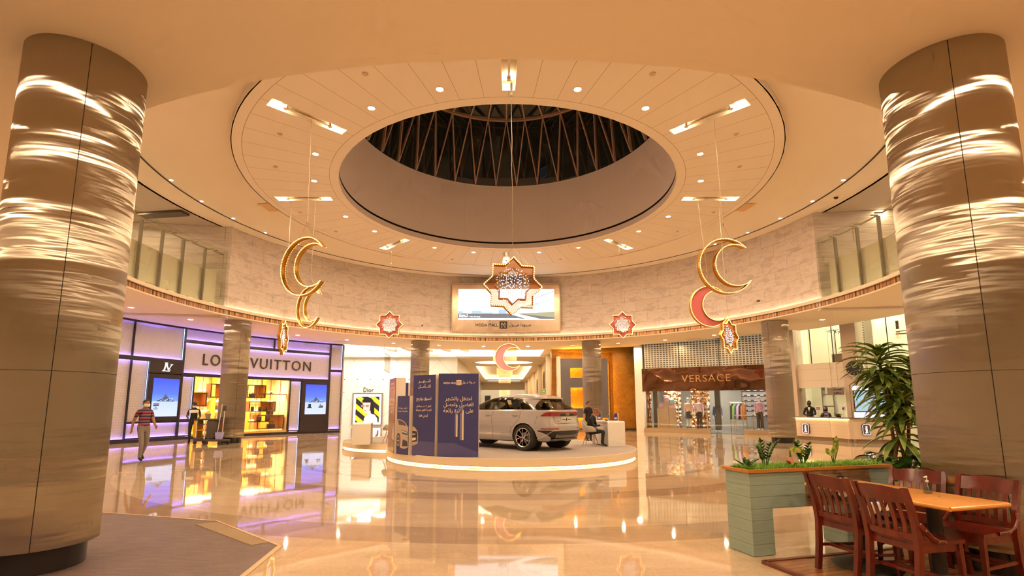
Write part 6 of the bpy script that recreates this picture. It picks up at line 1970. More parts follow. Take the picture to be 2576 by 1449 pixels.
# badge rings, plate, wiper, exhaust line
xr_ = layer(1.05)[0] - .012
for i in range(4):
    m = MB(); c = Vector((xr_, .072 - .048 * i, 1.055)); m.tube([c + Vector((0, .033 * cos(t_), .033 * sin(t_))) for t_ in [2 * pi * k2 / 20 for k2 in range(20)]], .0055, 6, True); m.build('badge_ring', CHROME, car)
m = MB(); m.box((layer(.90)[0] - .010, .06, .905), (.014, .50, .115)); pl_ = m.build('number_plate', WHITEM, car, smooth=False)
m = MB(); xq = layer(.90)[0] - .021; m.box((xq, .06, .905), (.004, .05, .08))
for s in (-1, 1): m.box((xq, .06 + s * .14, .905), (.004, .15, .022))
m.build('plate_print', INK, pl_, smooth=False)
m = MB(); text_flat(m, 'Q8', (layer(.84)[0] - .006, .48, .85), (0, -1, 0), ez, .10, .035, .004); m.build('model_lettering', CHROME, car, smooth=False)
m = MB(); m.tube([(layer(1.22)[0] - .02, -.02, 1.215), (layer(1.26)[0] - .02, -.42, 1.25)], .011, 6); m.build('rear_wiper', TRIMB, car)
m = MB()
P_ = [(rear_x(.66 - .132 * i, .59, .004), .66 - .132 * i, .59) for i in range(11)]; m.tube(P_, .010, 6)
for s in (1, -1): m.tube([(rear_x(y, z, .004), s * y, z) for y, z in ((.66, .59), (.72, .55), (.78, .48), (.84, .40), (.86, .33))], .010, 6)
m.build('diffuser_chrome_edge', CHROME, car)
m = MB(); m.box((-.855, 0, .43), (.05, 1.1, .10)); m.box((-.78, 0, .33), (.10, 1.2, .05)); m.build('skid_plate', M('satin_grey', (.18, .16, .15), .35, .6), car, smooth=False)
m = MB(); m.box((1.5, 0, .31), (4.0, 1.60, .10)); m.build('underfloor', DARK, car, smooth=False)
m = MB()
for xa in (0., 2.995):
    for s in (1, -1): m.lathe([(0, 0)], (0, 0, 0), 3); m.tube([(xa, s * .60, .385), (xa, s * .62, .385)], .44, 28)
m.build('wheel_housing', DARK, car)
# cabin
SEAT = M('dark_seat', (.03, .025, .025), .6)
for x, y, nm in ((2.0 - .55, .38, 0), (1.45, -.38, 0), (.55, .38, 0), (.55, -.38, 0)):
    m = MB(); m.bbox((x, y, .72), (.5, .48, .18), .05); m.bbox((x - .28, y, 1.0), (.14, .46, .55), .05, tilt=Matrix.Rotation(radians(-12), 4, 'Y')); m.bbox((x - .35, y, 1.32), (.09, .24, .16), .03); m.build('seat', SEAT, car)
m = MB(); m.box((2.25, 0, .95), (.35, 1.5, .25)); m.build('dashboard', SEAT, car, smooth=False)
m = MB(); m.tube([Vector((1.98, .38, 1.02)) + Vector((.05 * sin(t_), .18 * cos(t_), .17 * sin(t_))) for t_ in [2 * pi * i / 20 for i in range(20)]], .014, 6, True); m.build('steering_wheel', SEAT, car)
m = MB(); m.box((.62, .865 - .02, 1.36), (.14, .006, .24), tilt=Matrix.Rotation(radians(-26), 4, 'X')); st_ = m.build('window_sticker', M('sticker', (.7, .75, .75), .5), car, smooth=False)
m = MB(); m.box((.62, .872 - .02, 1.345), (.10, .006, .05), tilt=Matrix.Rotation(radians(-26), 4, 'X')); m.build('sticker_label', M('sticker_yellow', (.85, .65, .1), .5), st_, smooth=False)
# wheels
def wheel(x, s):
    y = s * .86; R = .385; w_ = .28
    root = MB()
    prof = [(R - .10, -w_ / 2), (R - .03, -w_ / 2), (R - .008, -w_ / 2 + .03), (R, -w_ / 2 + .06), (R, w_ / 2 - .06), (R - .008, w_ / 2 - .03), (R - .03, w_ / 2), (R - .105, w_ / 2 - .005), (R - .105, -w_ / 2)]
    n = 48
    def lat(m, pr, k=0):
        vs = [(x + r * sin(2 * pi * i / n), y + s * h_, R + r * cos(2 * pi * i / n)) for i in range(n) for r, h_ in pr]
        kk = len(pr); m.add(vs, [(i * kk + j, i * kk + j + 1, ((i + 1) % n) * kk + j + 1, ((i + 1) % n) * kk + j) for i in range(n) for j in range(kk - 1)], k)
    m = MB(); lat(m, prof); wh = m.build('wheel', TYRE, car)
    m = MB(); lat(m, [(R - .105, w_ / 2 - .004), (R - .118, w_ / 2 + .004), (R - .135, w_ / 2 - .01), (R - .14, w_ / 2 - .05)]); m.build('rim_ring', RIMS, wh)
    m = MB(); lat(m, [(R - .14, w_ / 2 - .04), (R - .15, 0), (R - .15, -.1), (0, -.1)]); m.build('rim_barrel', RIMD, wh)
    m = MB(); lat(m, [(0, .0), (.15, .0), (.15, .02), (.04, .03), (0, .03)]); m.build('brake_disc', M('brake_steel', (.3, .28, .26), .35, 1.) if 'brake_steel' not in bpy.data.materials else bpy.data.materials['brake_steel'], wh)
    m = MB(); m.box((x + .11, y + s * .045, R - .07), (.09, .05, .13)); m.build('brake_caliper', M('caliper_red', (.5, .02, .02), .4) if 'caliper_red' not in bpy.data.materials else bpy.data.materials['caliper_red'], wh, smooth=False)
    yo = y + s * (w_ / 2 - .022)
    for k2 in range(5):
        a = 2 * pi * k2 / 5 + .3
        m = MB()
        for da in (-.27, .27):
            p0 = Vector((x + .05 * sin(a), yo - s * .02, R + .05 * cos(a))); p1 = Vector((x + .13 * sin(a + da * .55), yo, R + .13 * cos(a + da * .55))); p2 = Vector((x + (R - .125) * sin(a + da), yo, R + (R - .125) * cos(a + da)))
            m.bar(p0, p1, .022, .03, up=(0, s, 0)); m.bar(p1, p2, .018, .028, up=(0, s, 0))
        m.build('rim_spoke', RIMS, wh, smooth=False)
    m = MB(); m.tube([(x, yo - s * .03, R), (x, yo + s * .004, R)], [.055, .035], 16); m.build('hub_cap', RIMS, wh)
for x in (0., 2.995):
    for s in (1, -1): wheel(x, s)
car.location = (1.205, 15.76, PZ + .002); car.rotation_euler = (0, 0, atan2(.667, -.745))

# ------------------------------------------------------------------ white desks and moulded chairs
def desk(c, w_, d_, h_, rz, label, front=None, mats=WHITE):
    th = thing('reception_desk', (c[0], c[1], PZ), label, 'desk', None, rz)
    t_ = .04; r_2 = .06
    path = [(-w_ / 2, 0), (-w_ / 2, h_ - r_2)] + [(-w_ / 2 + r_2 - r_2 * cos(a), h_ - r_2 + r_2 * sin(a)) for a in [pi / 2 * i / 6 for i in range(1, 7)]]
    path += [(w_ / 2 - r_2 + r_2 * sin(a), h_ - r_2 + r_2 * cos(a)) for a in [pi / 2 * i / 6 for i in range(0, 7)]] + [(w_ / 2, 0)]
    inner = [(x * (1 - 2 * t_ / w_), min(z, h_) - (t_ if z > h_ - r_2 * 1.2 else 0)) for x, z in path]
    m = MB(); n = len(path)
    vs = [(x, s * d_ / 2, z) for x, z in path for s in (-1, 1)] + [(x, s * d_ / 2, max(0, z)) for x, z in inner for s in (-1, 1)]
    fs = []
    for i in range(n - 1):
        fs.append((2 * i, 2 * i + 1, 2 * i + 3, 2 * i + 2)); fs.append((2 * n + 2 * i, 2 * n + 2 * i + 2, 2 * n + 2 * i + 3, 2 * n + 2 * i + 1))
        for s in (0, 1):
            fs.append((2 * i + s, 2 * i + 2 + s, 2 * n + 2 * i + 2 + s, 2 * n + 2 * i + s))
    m.add(vs, fs); o = m.build('desk_shell', mats, None); o.parent = th; o.location = (0, 0, 0)
    for v_, p in zip(o.data.vertices, vs): v_.co = p
    return th
d1_ = desk((3.52, 17.42), 1.20, .62, .80, radians(16 + 90), 'white rounded desk with bottles and leaflets at the right of the platform')
dx = d1_
mtl = Matrix.Translation(Vector((3.52, 17.42, PZ))) @ Matrix.Rotation(radians(106), 4, 'Z')
m = MB(); m.box((0, .24, .39), (1.10, .04, .74)); o = m.build('front_panel', WHITEM, None, smooth=False); o.parent = dx; o.location = (0, .24, .02)
for i in (-1, 0, 1):
    m = MB(); m.box((i * .33, 0, .4), (.31, .02, .72)); o = m.build('cupboard_door', BWHITE, None, smooth=False); o.parent = dx; o.location = (i * .33, -.24, .04)
# objects on the desk
def up(o_, p): o_.location = p
tb_ = PZ + .80
def stand(p, rz, label, sl_=.0):
    th = thing('leaflet_stand', p, label, 'leaflet stand')
    m = MB(); m.box(Vector(p) + Vector((0, 0, .13)), (.17, .03, .26), rz=rz, tilt=Matrix.Rotation(sl_, 4, 'X')); m.build('holder', WHITE, th, smooth=False)
    n_2 = Vector((sin(rz), -cos(rz), 0)); m = MB(); m.box(Vector(p) + n_2 * .018 + Vector((0, 0, .14)), (.15, .012, .23), rz=rz, tilt=Matrix.Rotation(sl_, 4, 'X')); m.build('leaflet', BROC, th, smooth=False)
    m = MB(); m.box(Vector(p) + n_2 * .026 + Vector((0, 0, .09)), (.11, .008, .06), rz=rz, tilt=Matrix.Rotation(sl_, 4, 'X')); m.build('leaflet_print', M('leaflet_pale', (.7, .6, .55), .5) if 'leaflet_pale' not in bpy.data.materials else bpy.data.materials['leaflet_pale'], th, smooth=False)
stand((3.31, 17.92, tb_), radians(5), 'dark blue leaflet stand at the near left end of the white desk')
stand((3.74, 17.10, tb_), radians(-55), 'dark blue leaflet stand at the right end of the white desk')
PET = clear('pet_bottle', (.75, .85, .95))
p = Vector((3.55, 17.30, tb_)); th = thing('water_bottle', p, 'clear water bottle with blue label on the white desk', 'bottle')
m = MB(); m.lathe([(0, 0), (.032, 0), (.034, .05), (.034, .14), (.03, .17), (.013, .205), (.013, .215)], p, 16); m.build('body', PET, th)
m = MB(); m.lathe([(.035, .08), (.035, .14)], p, 16); m.build('label_band', M('bottle_blue', (.1, .25, .6), .4), th)
m = MB(); m.lathe([(0, .235), (.016, .235), (.016, .21)], p, 12); m.build('cap', WHITE, th)
p = Vector((3.50, 17.52, tb_)); m = MB(); m.bbox(p + Vector((0, 0, .02)), (.09, .06, .04), .012); tag(m.build('computer_mouse', BLACKM), 'small black gadget beside the water bottle on the white desk', 'gadget')
m = MB(); m.box((3.38, 17.70, tb_ + .006), (.21, .30, .012), rz=.3); tag(m.build('paper_pad', WHITEM, smooth=False), 'white paper pad lying on the white desk', 'paper')
d2_ = desk((-4.94, 17.98), .95, .60, .72, radians(100), 'beige rounded desk at the left end of the platform')
m = MB(); m.box((0, 0, .36), (.90, .03, .70)); o = m.build('dark_front_graphic', BRNB, None, smooth=False); o.parent = d2_; o.location = (0, .27, .01)
m = MB(); text_flat(m, 'Audi', (0, 0, 0), (-1, 0, 0), ez, .40, .16, .004, .02); text_flat(m, 'Bahrain', (0, 0, .28), (-1, 0, 0), ez, .30, .09, .004, .0); o = m.build('front_lettering', WHITE, None, smooth=False); o.parent = d2_; o.location = (0, .31, .20)

SHELL = M('chair_shell', (.66, .58, .50), .45)
BEECH = M('beech_leg', (.52, .26, .10), .5)
def tub_chair(label):
    th = bpy.data.objects.new('tub_chair', None); COL.objects.link(th); tag(th, label, 'chair')
    # seat shell: parametric bucket, opening towards -y
    def f(a, b):
        ang = radians(-150 + 300 * a) ; # around the back, 0 = back (+y)
        back = max(0., cos(ang))
        arm = .20 + .22 * back ** 1.5
        if abs(ang) > radians(110): arm *= max(.0, 1 - (abs(ang) - radians(110)) / radians(40)) ** .7
        r0 = .03 + .25 * b if b < .5 else .155 + .13 * sin((b - .5) * pi)
        rr2 = (b * 2) * .235 if b < .5 else .235 + .065 * sin((b - .5) * pi)
        z = .44 + .012 * (b * 2) ** 2 if b < .5 else .452 + arm * ((b - .5) * 2) ** 1.25
        return Vector((rr2 * sin(ang) * 1.0, rr2 * cos(ang) * .95, z))
    m = MB(); m.grid(f, 44, 20); m.grid(lambda a, b: Vector((.235 * b * sin(radians(150 + 60 * a)), .95 * .235 * b * cos(radians(150 + 60 * a)) - .02 * b, .44 + .012 * b * b - .02 * b ** 3)), 8, 8)
    o = m.build('seat_shell', SHELL, None, angle=70); o.parent = th
    for v_, p in zip(o.data.vertices, m.v): v_.co = p
    o.location = (0, 0, 0); md = o.modifiers.new('s', 'SOLIDIFY'); md.thickness = .008; md.offset = 0
    for sx in (-1, 1):
        for sy in (-1, 1):
            m = MB(); m.tube([(sx * .10, sy * .10, .43), (sx * .22, sy * .22, .0)], [.013, .009], 8); o = m.build('leg', BEECH, None); o.parent = th; 
            for v_, p in zip(o.data.vertices, m.v): v_.co = p
            o.location = (0, 0, 0)
    m = MB()
    for a, b in (((.11, .11, .40), (-.17, .17, .18)), ((-.11, .11, .40), (.17, .17, .18)), ((.11, -.11, .40), (-.17, -.17, .18)), ((-.11, -.11, .40), (.17, -.17, .18)), ((.11, .11, .40), (.17, -.17, .18)), ((.11, -.11, .40), (.17, .17, .18)), ((-.11, .11, .40), (-.17, -.17, .18)), ((-.11, -.11, .40), (-.17, .17, .18))):
        m.tube([a, b], .004, 4)
    o = m.build('wire_bracing', BLACKM, None); o.parent = th
    for v_, p in zip(o.data.vertices, m.v): v_.co = p
    o.location = (0, 0, 0)
    return th
ch1 = tub_chair('grey tub chair with the seated person at the white desk')
ch1.location = (2.86, 17.05, PZ + .004); ch1.rotation_euler = (0, 0, radians(68))
ch2 = copy_tree(ch1); ch2['label'] = 'empty grey tub chair behind the beige desk'
ch2.location = (-4.05, 18.35, PZ + .004); ch2.rotation_euler = (0, 0, radians(-95))
# ================================================================== foreground: mat, deck, tables, chairs, planters
MATM = M('dark_woven_vinyl', (.12, .08, .075), .5)
q = NT(MATM); p_, x_, y_, zz_ = q.pos()
n1 = q.noise(1., 4, p_, .65, (3.5, 42., 1.)); n2 = q.noise(1., 2, p_, .5, (30., 220., 1.))
q.color(q.mix(.35, q.ramp(n1, [(.32, (.085, .052, .052)), (.5, (.14, .09, .085)), (.68, (.23, .16, .145))]), q.ramp(n2, [(.3, (.07, .04, .04)), (.7, (.26, .18, .16))])))
q.bump(n2, .25, .004)
poly = [(-9.2, 8.57), (-5.83, 7.62), (-3.85, 7.06), (-2.47, 5.84), (-2.33, 4.50), (-2.0, 1.2), (-9.2, 1.2)]
mb = MB(); mb.prism(poly, 0., .006); tag(mb.build('floor_mat', MATM, smooth=False), 'dark brown woven vinyl floor area with angled edge at the lower left', 'floor mat')
BRASS = M('brass_strip', (.80, .58, .32), .3, .6)
mb = MB()
for a, b in zip(poly[:5], poly[1:6]):
    mb.bar(Vector((*a, .005)), Vector((*b, .005)), .03 if a != poly[3] else .055, .012)
tag(mb.build('edging_strip', BRASS, smooth=False), 'thin brass coloured edging strip around the dark floor area', 'edging')
mb = MB(); mb.prism([(-4.02, 6.86), (-3.82, 7.00), (-2.66, 5.98), (-2.80, 5.86)], .006, .010)
tag(mb.build('gold_floor_panel', M('gold_speckle', (.30, .20, .10), .5), smooth=False), 'olive gold floor strip set into the corner of the dark floor area', 'floor panel')

RA_ = radians(16); ta = Vector((cos(RA_), sin(RA_), 0)); tb2 = Vector((-sin(RA_), cos(RA_), 0))
D0 = Vector((2.55, 5.23, 0))
DECK = M('deck_boards', (.35, .13, .04), .22)
q = NT(DECK); p_, x_, y_, zz_ = q.pos()
aa = q.math('ADD', q.math('MULTIPLY', x_, tb2.x), q.math('MULTIPLY', y_, tb2.y))
al = q.math('ADD', q.math('MULTIPLY', x_, ta.x), q.math('MULTIPLY', y_, ta.y))
cellr = q.n('ShaderNodeTexWhiteNoise', noise_dimensions='1D'); q.l(q.math('FLOOR', q.math('DIVIDE', aa, .085)), cellr.inputs['W'])
gr = q.noise(1., 4, q.comb(q.math('MULTIPLY', al, 2.), q.math('MULTIPLY', aa, 40.), 0.), .6)
c_ = q.ramp(cellr.outputs['Value'], [(.0, (.16, .05, .015)), (.35, (.33, .12, .03)), (.7, (.46, .19, .06)), (1., (.24, .08, .025))])
c_ = q.mix(.4, c_, q.ramp(gr, [(.3, (.15, .05, .015)), (.7, (.5, .22, .08))]))
q.color(q.mix(q.line(aa, .085, .006), c_, (.03, .01, .005)))
mb = MB(); dp = [D0, D0 + ta * 4.5, D0 + ta * 4.5 - tb2 * 5.5, D0 - tb2 * 5.5]
mb.prism([(p.x, p.y) for p in dp], 0., .018); dk_ = tag(mb.build('wooden_deck', DECK, smooth=False), 'striped reddish wooden floor deck under the dining table', 'deck')
mb = MB(); mb.bar(dp[0] + Vector((0, 0, .014)), dp[1] + Vector((0, 0, .014)), .05, .026); mb.bar(dp[0] + Vector((0, 0, .014)), dp[3] + Vector((0, 0, .014)), .05, .026)
mb.build('edge_trim', M('deck_edge', (.17, .045, .02), .3), dk_, smooth=False)

MAPLE = M('maple_top', (.66, .30, .07), .30)
q = NT(MAPLE); p_, x_, y_, zz_ = q.pos(); q.color(q.ramp(q.noise(1., 4, q.comb(q.math('MULTIPLY', q.math('ADD', q.math('MULTIPLY', x_, ta.x), q.math('MULTIPLY', y_, ta.y)), 3.), q.math('MULTIPLY', q.math('ADD', q.math('MULTIPLY', x_, tb2.x), q.math('MULTIPLY', y_, tb2.y)), 30.), 0.), .6), [(.3, (.56, .24, .05)), (.7, (.72, .34, .09))]))
EDGEW = M('table_edge', (.70, .32, .07), .22)
CASTI = M('cast_iron', (.022, .022, .02), .5)
T0 = Vector((3.44, 4.05, 0))
for k_, lab in ((0, 'nearer square maple table with a sanitizer bottle on it'), (1, 'farther square maple table joined to the one with the bottle')):
    dL = .35 if k_ == 0 else .31
    c = T0 + ta * .33 + tb2 * (.35 if k_ == 0 else .702 + .31)
    th = thing('dining_table', (c.x, c.y, .018), lab, 'table')
    m = MB(); m.bbox((c.x, c.y, .742), (.66, dL * 2, .036), .004, rz=RA_); m.build('tabletop', MAPLE, th)
    m = MB()
    cs = [c + ta * sx * .33 + tb2 * sy * dL + Vector((0, 0, .742)) for sx, sy in ((-1, -1), (1, -1), (1, 1), (-1, 1))]
    m.tube([cs[3], cs[0]], .018, 10); m.tube([cs[0], cs[1]] if k_ == 0 else [cs[2], cs[3]], .018, 10); m.tube([cs[1], cs[2]], .018, 10)
    m.build('rounded_edge', EDGEW, th)
    m = MB(); m.tube([(c.x, c.y, .05), (c.x, c.y, .72)], .052, 20); m.build('pedestal', CASTI, th)
    m = MB(); m.lathe([(0, .075), (.06, .07), (.20, .035), (.29, .012), (.30, .0)], (c.x, c.y, .018), 36); m.build('base_disc', CASTI, th)
# sanitizer bottle
p = on_z(2335, 1241, .76); th = thing('sanitizer_bottle', p, 'clear pump bottle of hand sanitizer on the nearer table', 'bottle')
m = MB(); 
def orect(mm, prof, p, rz, n=20):
    vs = []; R = Matrix.Rotation(rz, 4, 'Z')
    for r1, r2, z in prof:
        for i in range(n):
            t_ = 2 * pi * i / n; vs.append(Vector(p) + R @ Vector((r1 * sp(cos(t_), .7), r2 * sp(sin(t_), .7), z)))
    fs = [(j * n + i, j * n + (i + 1) % n, (j + 1) * n + (i + 1) % n, (j + 1) * n + i) for j in range(len(prof) - 1) for i in range(n)]
    fs.append(tuple(range(n))[::-1])
    mm.add(vs, fs)
orect(m, [(.036, .022, .0), (.038, .024, .004), (.038, .024, .065), (.034, .022, .08), (.018, .014, .096), (.011, .011, .102)], p, .2); m.build('bottle_body', clear('bottle_plastic', (.86, .90, .90)), th)
m = MB(); orect(m, [(.034, .020, .003), (.036, .022, .006), (.036, .022, .05), (.0, .0, .051)], p, .2); m.build('gel', clear('gel', (.75, .88, .95)), th)
m = MB(); m.tube([p + Vector((0, 0, .098)), p + Vector((0, 0, .115))], .012, 12); m.tube([p + Vector((0, 0, .115)), p + Vector((0, 0, .14))], .004, 8); m.tube([p + Vector((0, 0, .143)), p + Vector((-.028, -.006, .14))], [.010, .006], 8); m.tube([p + Vector((0, 0, .1)), p + Vector((.01, 0, .02))], .002, 6); m.build('pump', WHITE, th)
m = MB(); pp_ = on_z(2365, 1249, .7605); m.box(pp_, (.03, .006, .001), rz=.5); m.box(pp_ + Vector((-.012, .004, 0)), (.006, .012, .001)); tag(m.build('table_scratch_mark', BLACKM, smooth=False), 'small dark mark on the nearer tabletop beside the bottle', 'mark')

CHERRY = M('cherry_wood', (.13, .014, .008), .22, Coat_Weight=.15, Coat_Roughness=.15)
q = NT(CHERRY); tc = q.n('ShaderNodeTexCoord'); q.color(q.ramp(q.noise(3., 4, tc.outputs['Object'], .6, (3, 3, 1)), [(.3, (.085, .008, .005)), (.7, (.17, .018, .008))]))
STUD = M('screw_head', (.5, .25, .15), .3, .8)
def wood_chair():
    th = bpy.data.objects.new('dining_chair', None); COL.objects.link(th)
    def put(m, nm, mt=CHERRY, par=None, **kw):
        me = bpy.data.meshes.new(nm); me.from_pydata([tuple(v) for v in m.v], [], m.f); me.materials.append(mt); me.update()
        me.polygons.foreach_set('use_smooth', [True] * len(me.polygons)); me.set_sharp_from_angle(angle=radians(35))
        o = bpy.data.objects.new(nm, me); COL.objects.link(o); o.parent = par or th; return o
    # local: front +y, x right
    m = MB()   # saddle seat
    def top(a, b):
        x = (a - .5) * .44 * (1 - .10 * (1 - b)); y = -.205 + .42 * b
        r_ = max(abs(a - .5), abs(b - .5)) * 2
        return Vector((x, y, .462 - .012 * (1 - ((a - .5) * 2) ** 2) * (1 - ((b - .55) * 2) ** 2)))
    m.grid(top, 12, 12)
    def skirt(P1, dz):
        n = len(P1); m.add(P1 + [p + Vector((0, 0, dz)) for p in P1], [(i, n + i, n + (i + 1) % n, (i + 1) % n) for i in range(n)] + [tuple(n + i for i in range(n))])
    rim = [top(i / 12, 0) for i in range(12)] + [top(1, i / 12) for i in range(12)] + [top(1 - i / 12, 1) for i in range(12)] + [top(0, 1 - i / 12) for i in range(12)]
    skirt(rim, -.028); put(m, 'seat')
    post = [(0, -.27, 0.), (0, -.235, .22), (0, -.215, .44), (0, -.235, .60), (0, -.275, .75), (0, -.315, .865)]
    def py(z):
        for i in range(len(post) - 1):
            if post[i][2] <= z <= post[i + 1][2]:
                t_ = (z - post[i][2]) / (post[i + 1][2] - post[i][2]); return post[i][1] + (post[i + 1][1] - post[i][1]) * t_
        return post[-1][1]
    for s in (-1, 1):
        m = MB()
        vs = []
        for i in range(13):
            z = .865 * i / 12; y = py(z); w_ = .019; d_ = .024 if z < .5 else .024 - (z - .5) * .014
            x = s * (.195 + .02 * z)
            vs += [(x - w_, y - d_, z), (x + w_, y - d_, z), (x + w_, y + d_, z), (x - w_, y + d_, z)]
        fs = [(4 * i + j, 4 * i + (j + 1) % 4, 4 * i + 4 + (j + 1) % 4, 4 * i + 4 + j) for i in range(12) for j in range(4)] + [(48, 49, 50, 51), (3, 2, 1, 0)]
        m.add(vs, fs); put(m, 'rear_post')
        m = MB(); m.bar((s * .188, .185, .44), (s * .196, .20, 0), .040, .040, up=(0, 1, 0), w2=.028, h2=.028); put(m, 'front_leg')
        m = MB(); m.bar((s * .193, -.24, .21), (s * .192, .19, .19), .016, .026); put(m, 'side_stretcher')
        m = MB(); m.bar((s * .190, -.21, .405), (s * .186, .19, .405), .020, .055); put(m, 'side_apron')
        m = MB(); br = [(s * .222, py(.60) + .02, .60), (s * .240, -.19, .555), (s * .245, -.14, .50), (s * .236, -.07, .465), (s * .214, .02, .452)]
        for i in range(len(br) - 1): pass
        m.tube(br, .012, 8, flat=1.5); b_ = put(m, 'hip_brace')
        m = MB()
        for c in (br[0], br[1], br[-1], br[-2]): m.ball((c[0] + s * .011, c[1], c[2]), .005, 8, 6)
        put(m, 'screw_heads', STUD, b_)
    m = MB(); m.bar((-.18, .19, .405), (.18, .19, .405), .020, .055); put(m, 'front_apron')
    m = MB(); m.bar((-.19, -.20, .41), (.19, -.20, .41), .020, .05); put(m, 'rear_apron')
    m = MB(); m.bar((-.192, -.02, .20), (.192, -.02, .20), .016, .024); put(m, 'cross_stretcher')
    m = MB(); m.bar((-.192, -.13, .205), (.192, -.13, .205), .016, .024); put(m, 'rear_cross_stretcher')
    def rail(z0, z1, crest, nm, t_=.020):
        m = MB(); n = 16; vs = []
        for i in range(n + 1):
            a = i / n; x = (a - .5) * .392; bow = -.030 * (1 - ((a - .5) * 2) ** 2)
            zt_2 = z1 + crest * (1 - ((a - .5) * 2) ** 2) ** 1.6
            for z, dy in ((z0, -t_ / 2), (z0, t_ / 2), (zt_2, t_ / 2), (zt_2, -t_ / 2)):
                vs.append((x, py(min(z, .865)) + bow + dy, z))
        fs = [(4 * i + j, 4 * i + 4 + j, 4 * i + 4 + (j + 1) % 4, 4 * i + (j + 1) % 4) for i in range(n) for j in range(4)] + [(0, 1, 2, 3), (4 * n + 3, 4 * n + 2, 4 * n + 1, 4 * n)]
        m.add(vs, fs); put(m, nm)
    rail(.745, .852, .014, 'top_rail'); rail(.470, .515, .004, 'lower_rail')
    for i in range(5):
        a = (i + 1) / 6; x = (a - .5) * .392; bow = -.028 * (1 - ((a - .5) * 2) ** 2)
        m = MB(); vs = []
        for k2 in range(9):
            z = .505 + (.755 - .505) * k2 / 8; y = py(z) + bow + .006 * sin(pi * k2 / 8)
            vs += [(x - .015, y - .005, z), (x + .015, y - .005, z), (x + .015, y + .005, z), (x - .015, y + .005, z)]
        m.add(vs, [(4 * i2 + j, 4 * i2 + (j + 1) % 4, 4 * i2 + 4 + (j + 1) % 4, 4 * i2 + 4 + j) for i2 in range(8) for j in range(4)]); put(m, 'slat')
    return th
def wc(o, x, y, ang, lab):
    o.location = (x, y, .019); o.scale = (1.02, 1.02, 1.02); o.rotation_euler = (0, 0, radians(ang - 90)); tag(o, lab, 'chair', 'cherry wood dining chairs')
base = wood_chair()
wc(base, 3.28, 4.90, 14, 'dark cherry slat-back chair at the left of the farther table, beside the planter')
for x, y, a, lab in ((3.36, 4.33, 13, 'dark cherry slat-back chair at the left of the nearer table, nearest the camera'), (4.05, 4.59, 198, 'dark cherry slat-back chair at the right of the nearer table, seat fully visible'), (3.90, 5.06, 214, 'dark cherry slat-back chair behind the bottle, against the steel column')):
    wc(copy_tree(base), x, y, a, lab)

# ------------------------------------------------------------------ bridge shaped planter
PA = Vector((2.56, 5.44, 0)); pu = Vector((1.88, .53, 0)).normalized(); pv = Vector((-pu.y, pu.x, 0)); PR = atan2(pu.y, pu.x)
SAGE = M('sage_painted_boards', (.30, .36, .27), .5)
q = NT(SAGE); p_, x_, y_, zz_ = q.pos(); gr = q.noise(1., 4, q.comb(q.math('MULTIPLY', q.math('ADD', x_, y_), 4.), q.math('MULTIPLY', zz_, 90.), 0.), .6)
q.color(q.mix(q.line(zz_, .118, .004), q.ramp(gr, [(.3, (.26, .36, .32)), (.7, (.35, .46, .40))]), (.15, .17, .12))); q.bump(gr, .25, .003)
pt = thing('bridge_planter', PA + pu * .97 + pv * .17, 'sage green bridge-shaped planter with a brown rim and stone panel', 'planter')
def pb(m, s0, s1, d0, d1, z0, z1):
    P_ = [PA + pu * s + pv * d + Vector((0, 0, z)) for z in (z0, z1) for s, d in ((s0, d0), (s1, d0), (s1, d1), (s0, d1))]
    m.add(P_, [(0, 3, 2, 1), (4, 5, 6, 7), (0, 1, 5, 4), (1, 2, 6, 5), (2, 3, 7, 6), (3, 0, 4, 7)])
m = MB(); pb(m, 0, .27, 0, .36, .005, .84); m.build('left_leg', SAGE, pt, smooth=False)
m = MB(); pb(m, .27, 1.93, 0, .36, .465, .84); m.build('trough_body', SAGE, pt, smooth=False)
m = MB(); pb(m, 1.30, 1.60, .05, .36, .005, .465); m.build('right_leg', SAGE, pt, smooth=False)
m = MB(); pb(m, .02, .25, .02, .34, 0, .006); m.build('foot', DARK, pt, smooth=False)
RIMW = M('rim_wood', (.50, .20, .035), .4)
m = MB(); pb(m, -.025, 1.955, -.025, .02, .84, .87); pb(m, -.025, 1.955, .34, .385, .84, .87); pb(m, -.025, .02, .02, .34, .84, .87); pb(m, 1.91, 1.955, .02, .34, .84, .87); m.build('rim', RIMW, pt, smooth=False)
SLATEST = M('stacked_stone', (.28, .15, .07), .7)
q = NT(SLATEST); p_, x_, y_, zz_ = q.pos()
hs = q.math('ADD', q.math('MULTIPLY', x_, pu.x), q.math('MULTIPLY', y_, pu.y))
bk = q.n('ShaderNodeTexBrick'); q.l(q.comb(hs, zz_, 0.), bk.inputs['Vector']); bk.inputs['Scale'].default_value = 1.; bk.inputs['Brick Width'].default_value = .21; bk.inputs['Row Height'].default_value = .033; bk.inputs['Mortar Size'].default_value = .0012; bk.offset = .37; bk.squash = .6; bk.squash_frequency = 3
bk.inputs['Color1'].default_value = (.34, .19, .09, 1); bk.inputs['Color2'].default_value = (.17, .085, .04, 1); bk.inputs['Mortar'].default_value = (.04, .02, .01, 1)
nn_2 = q.noise(9., 6, p_, .65, (1, 1, 2.5)); q.color(q.mix(.4, bk.outputs['Color'], q.ramp(nn_2, [(.3, (.12, .06, .03)), (.7, (.46, .28, .14))]))); q.bump(q.math('ADD', q.math('MULTIPLY', nn_2, 1.), q.math('MULTIPLY', bk.outputs['Fac'], -1.)), .8, .02)
m = MB(); rn = random.Random(5)
for r in range(11):
    z0 = .468 + r * .0336; s = .72
    while s < 1.615:
        L = min(rn.uniform(.10, .30), 1.62 - s)
        pb(m, s, s + L - .002, -.010 - rn.uniform(0, .014), .01, z0, z0 + .032); s += L
m.build('stone_panel', SLATEST, pt, smooth=False)
lc = PA + pu * 1.14 - pv * .03
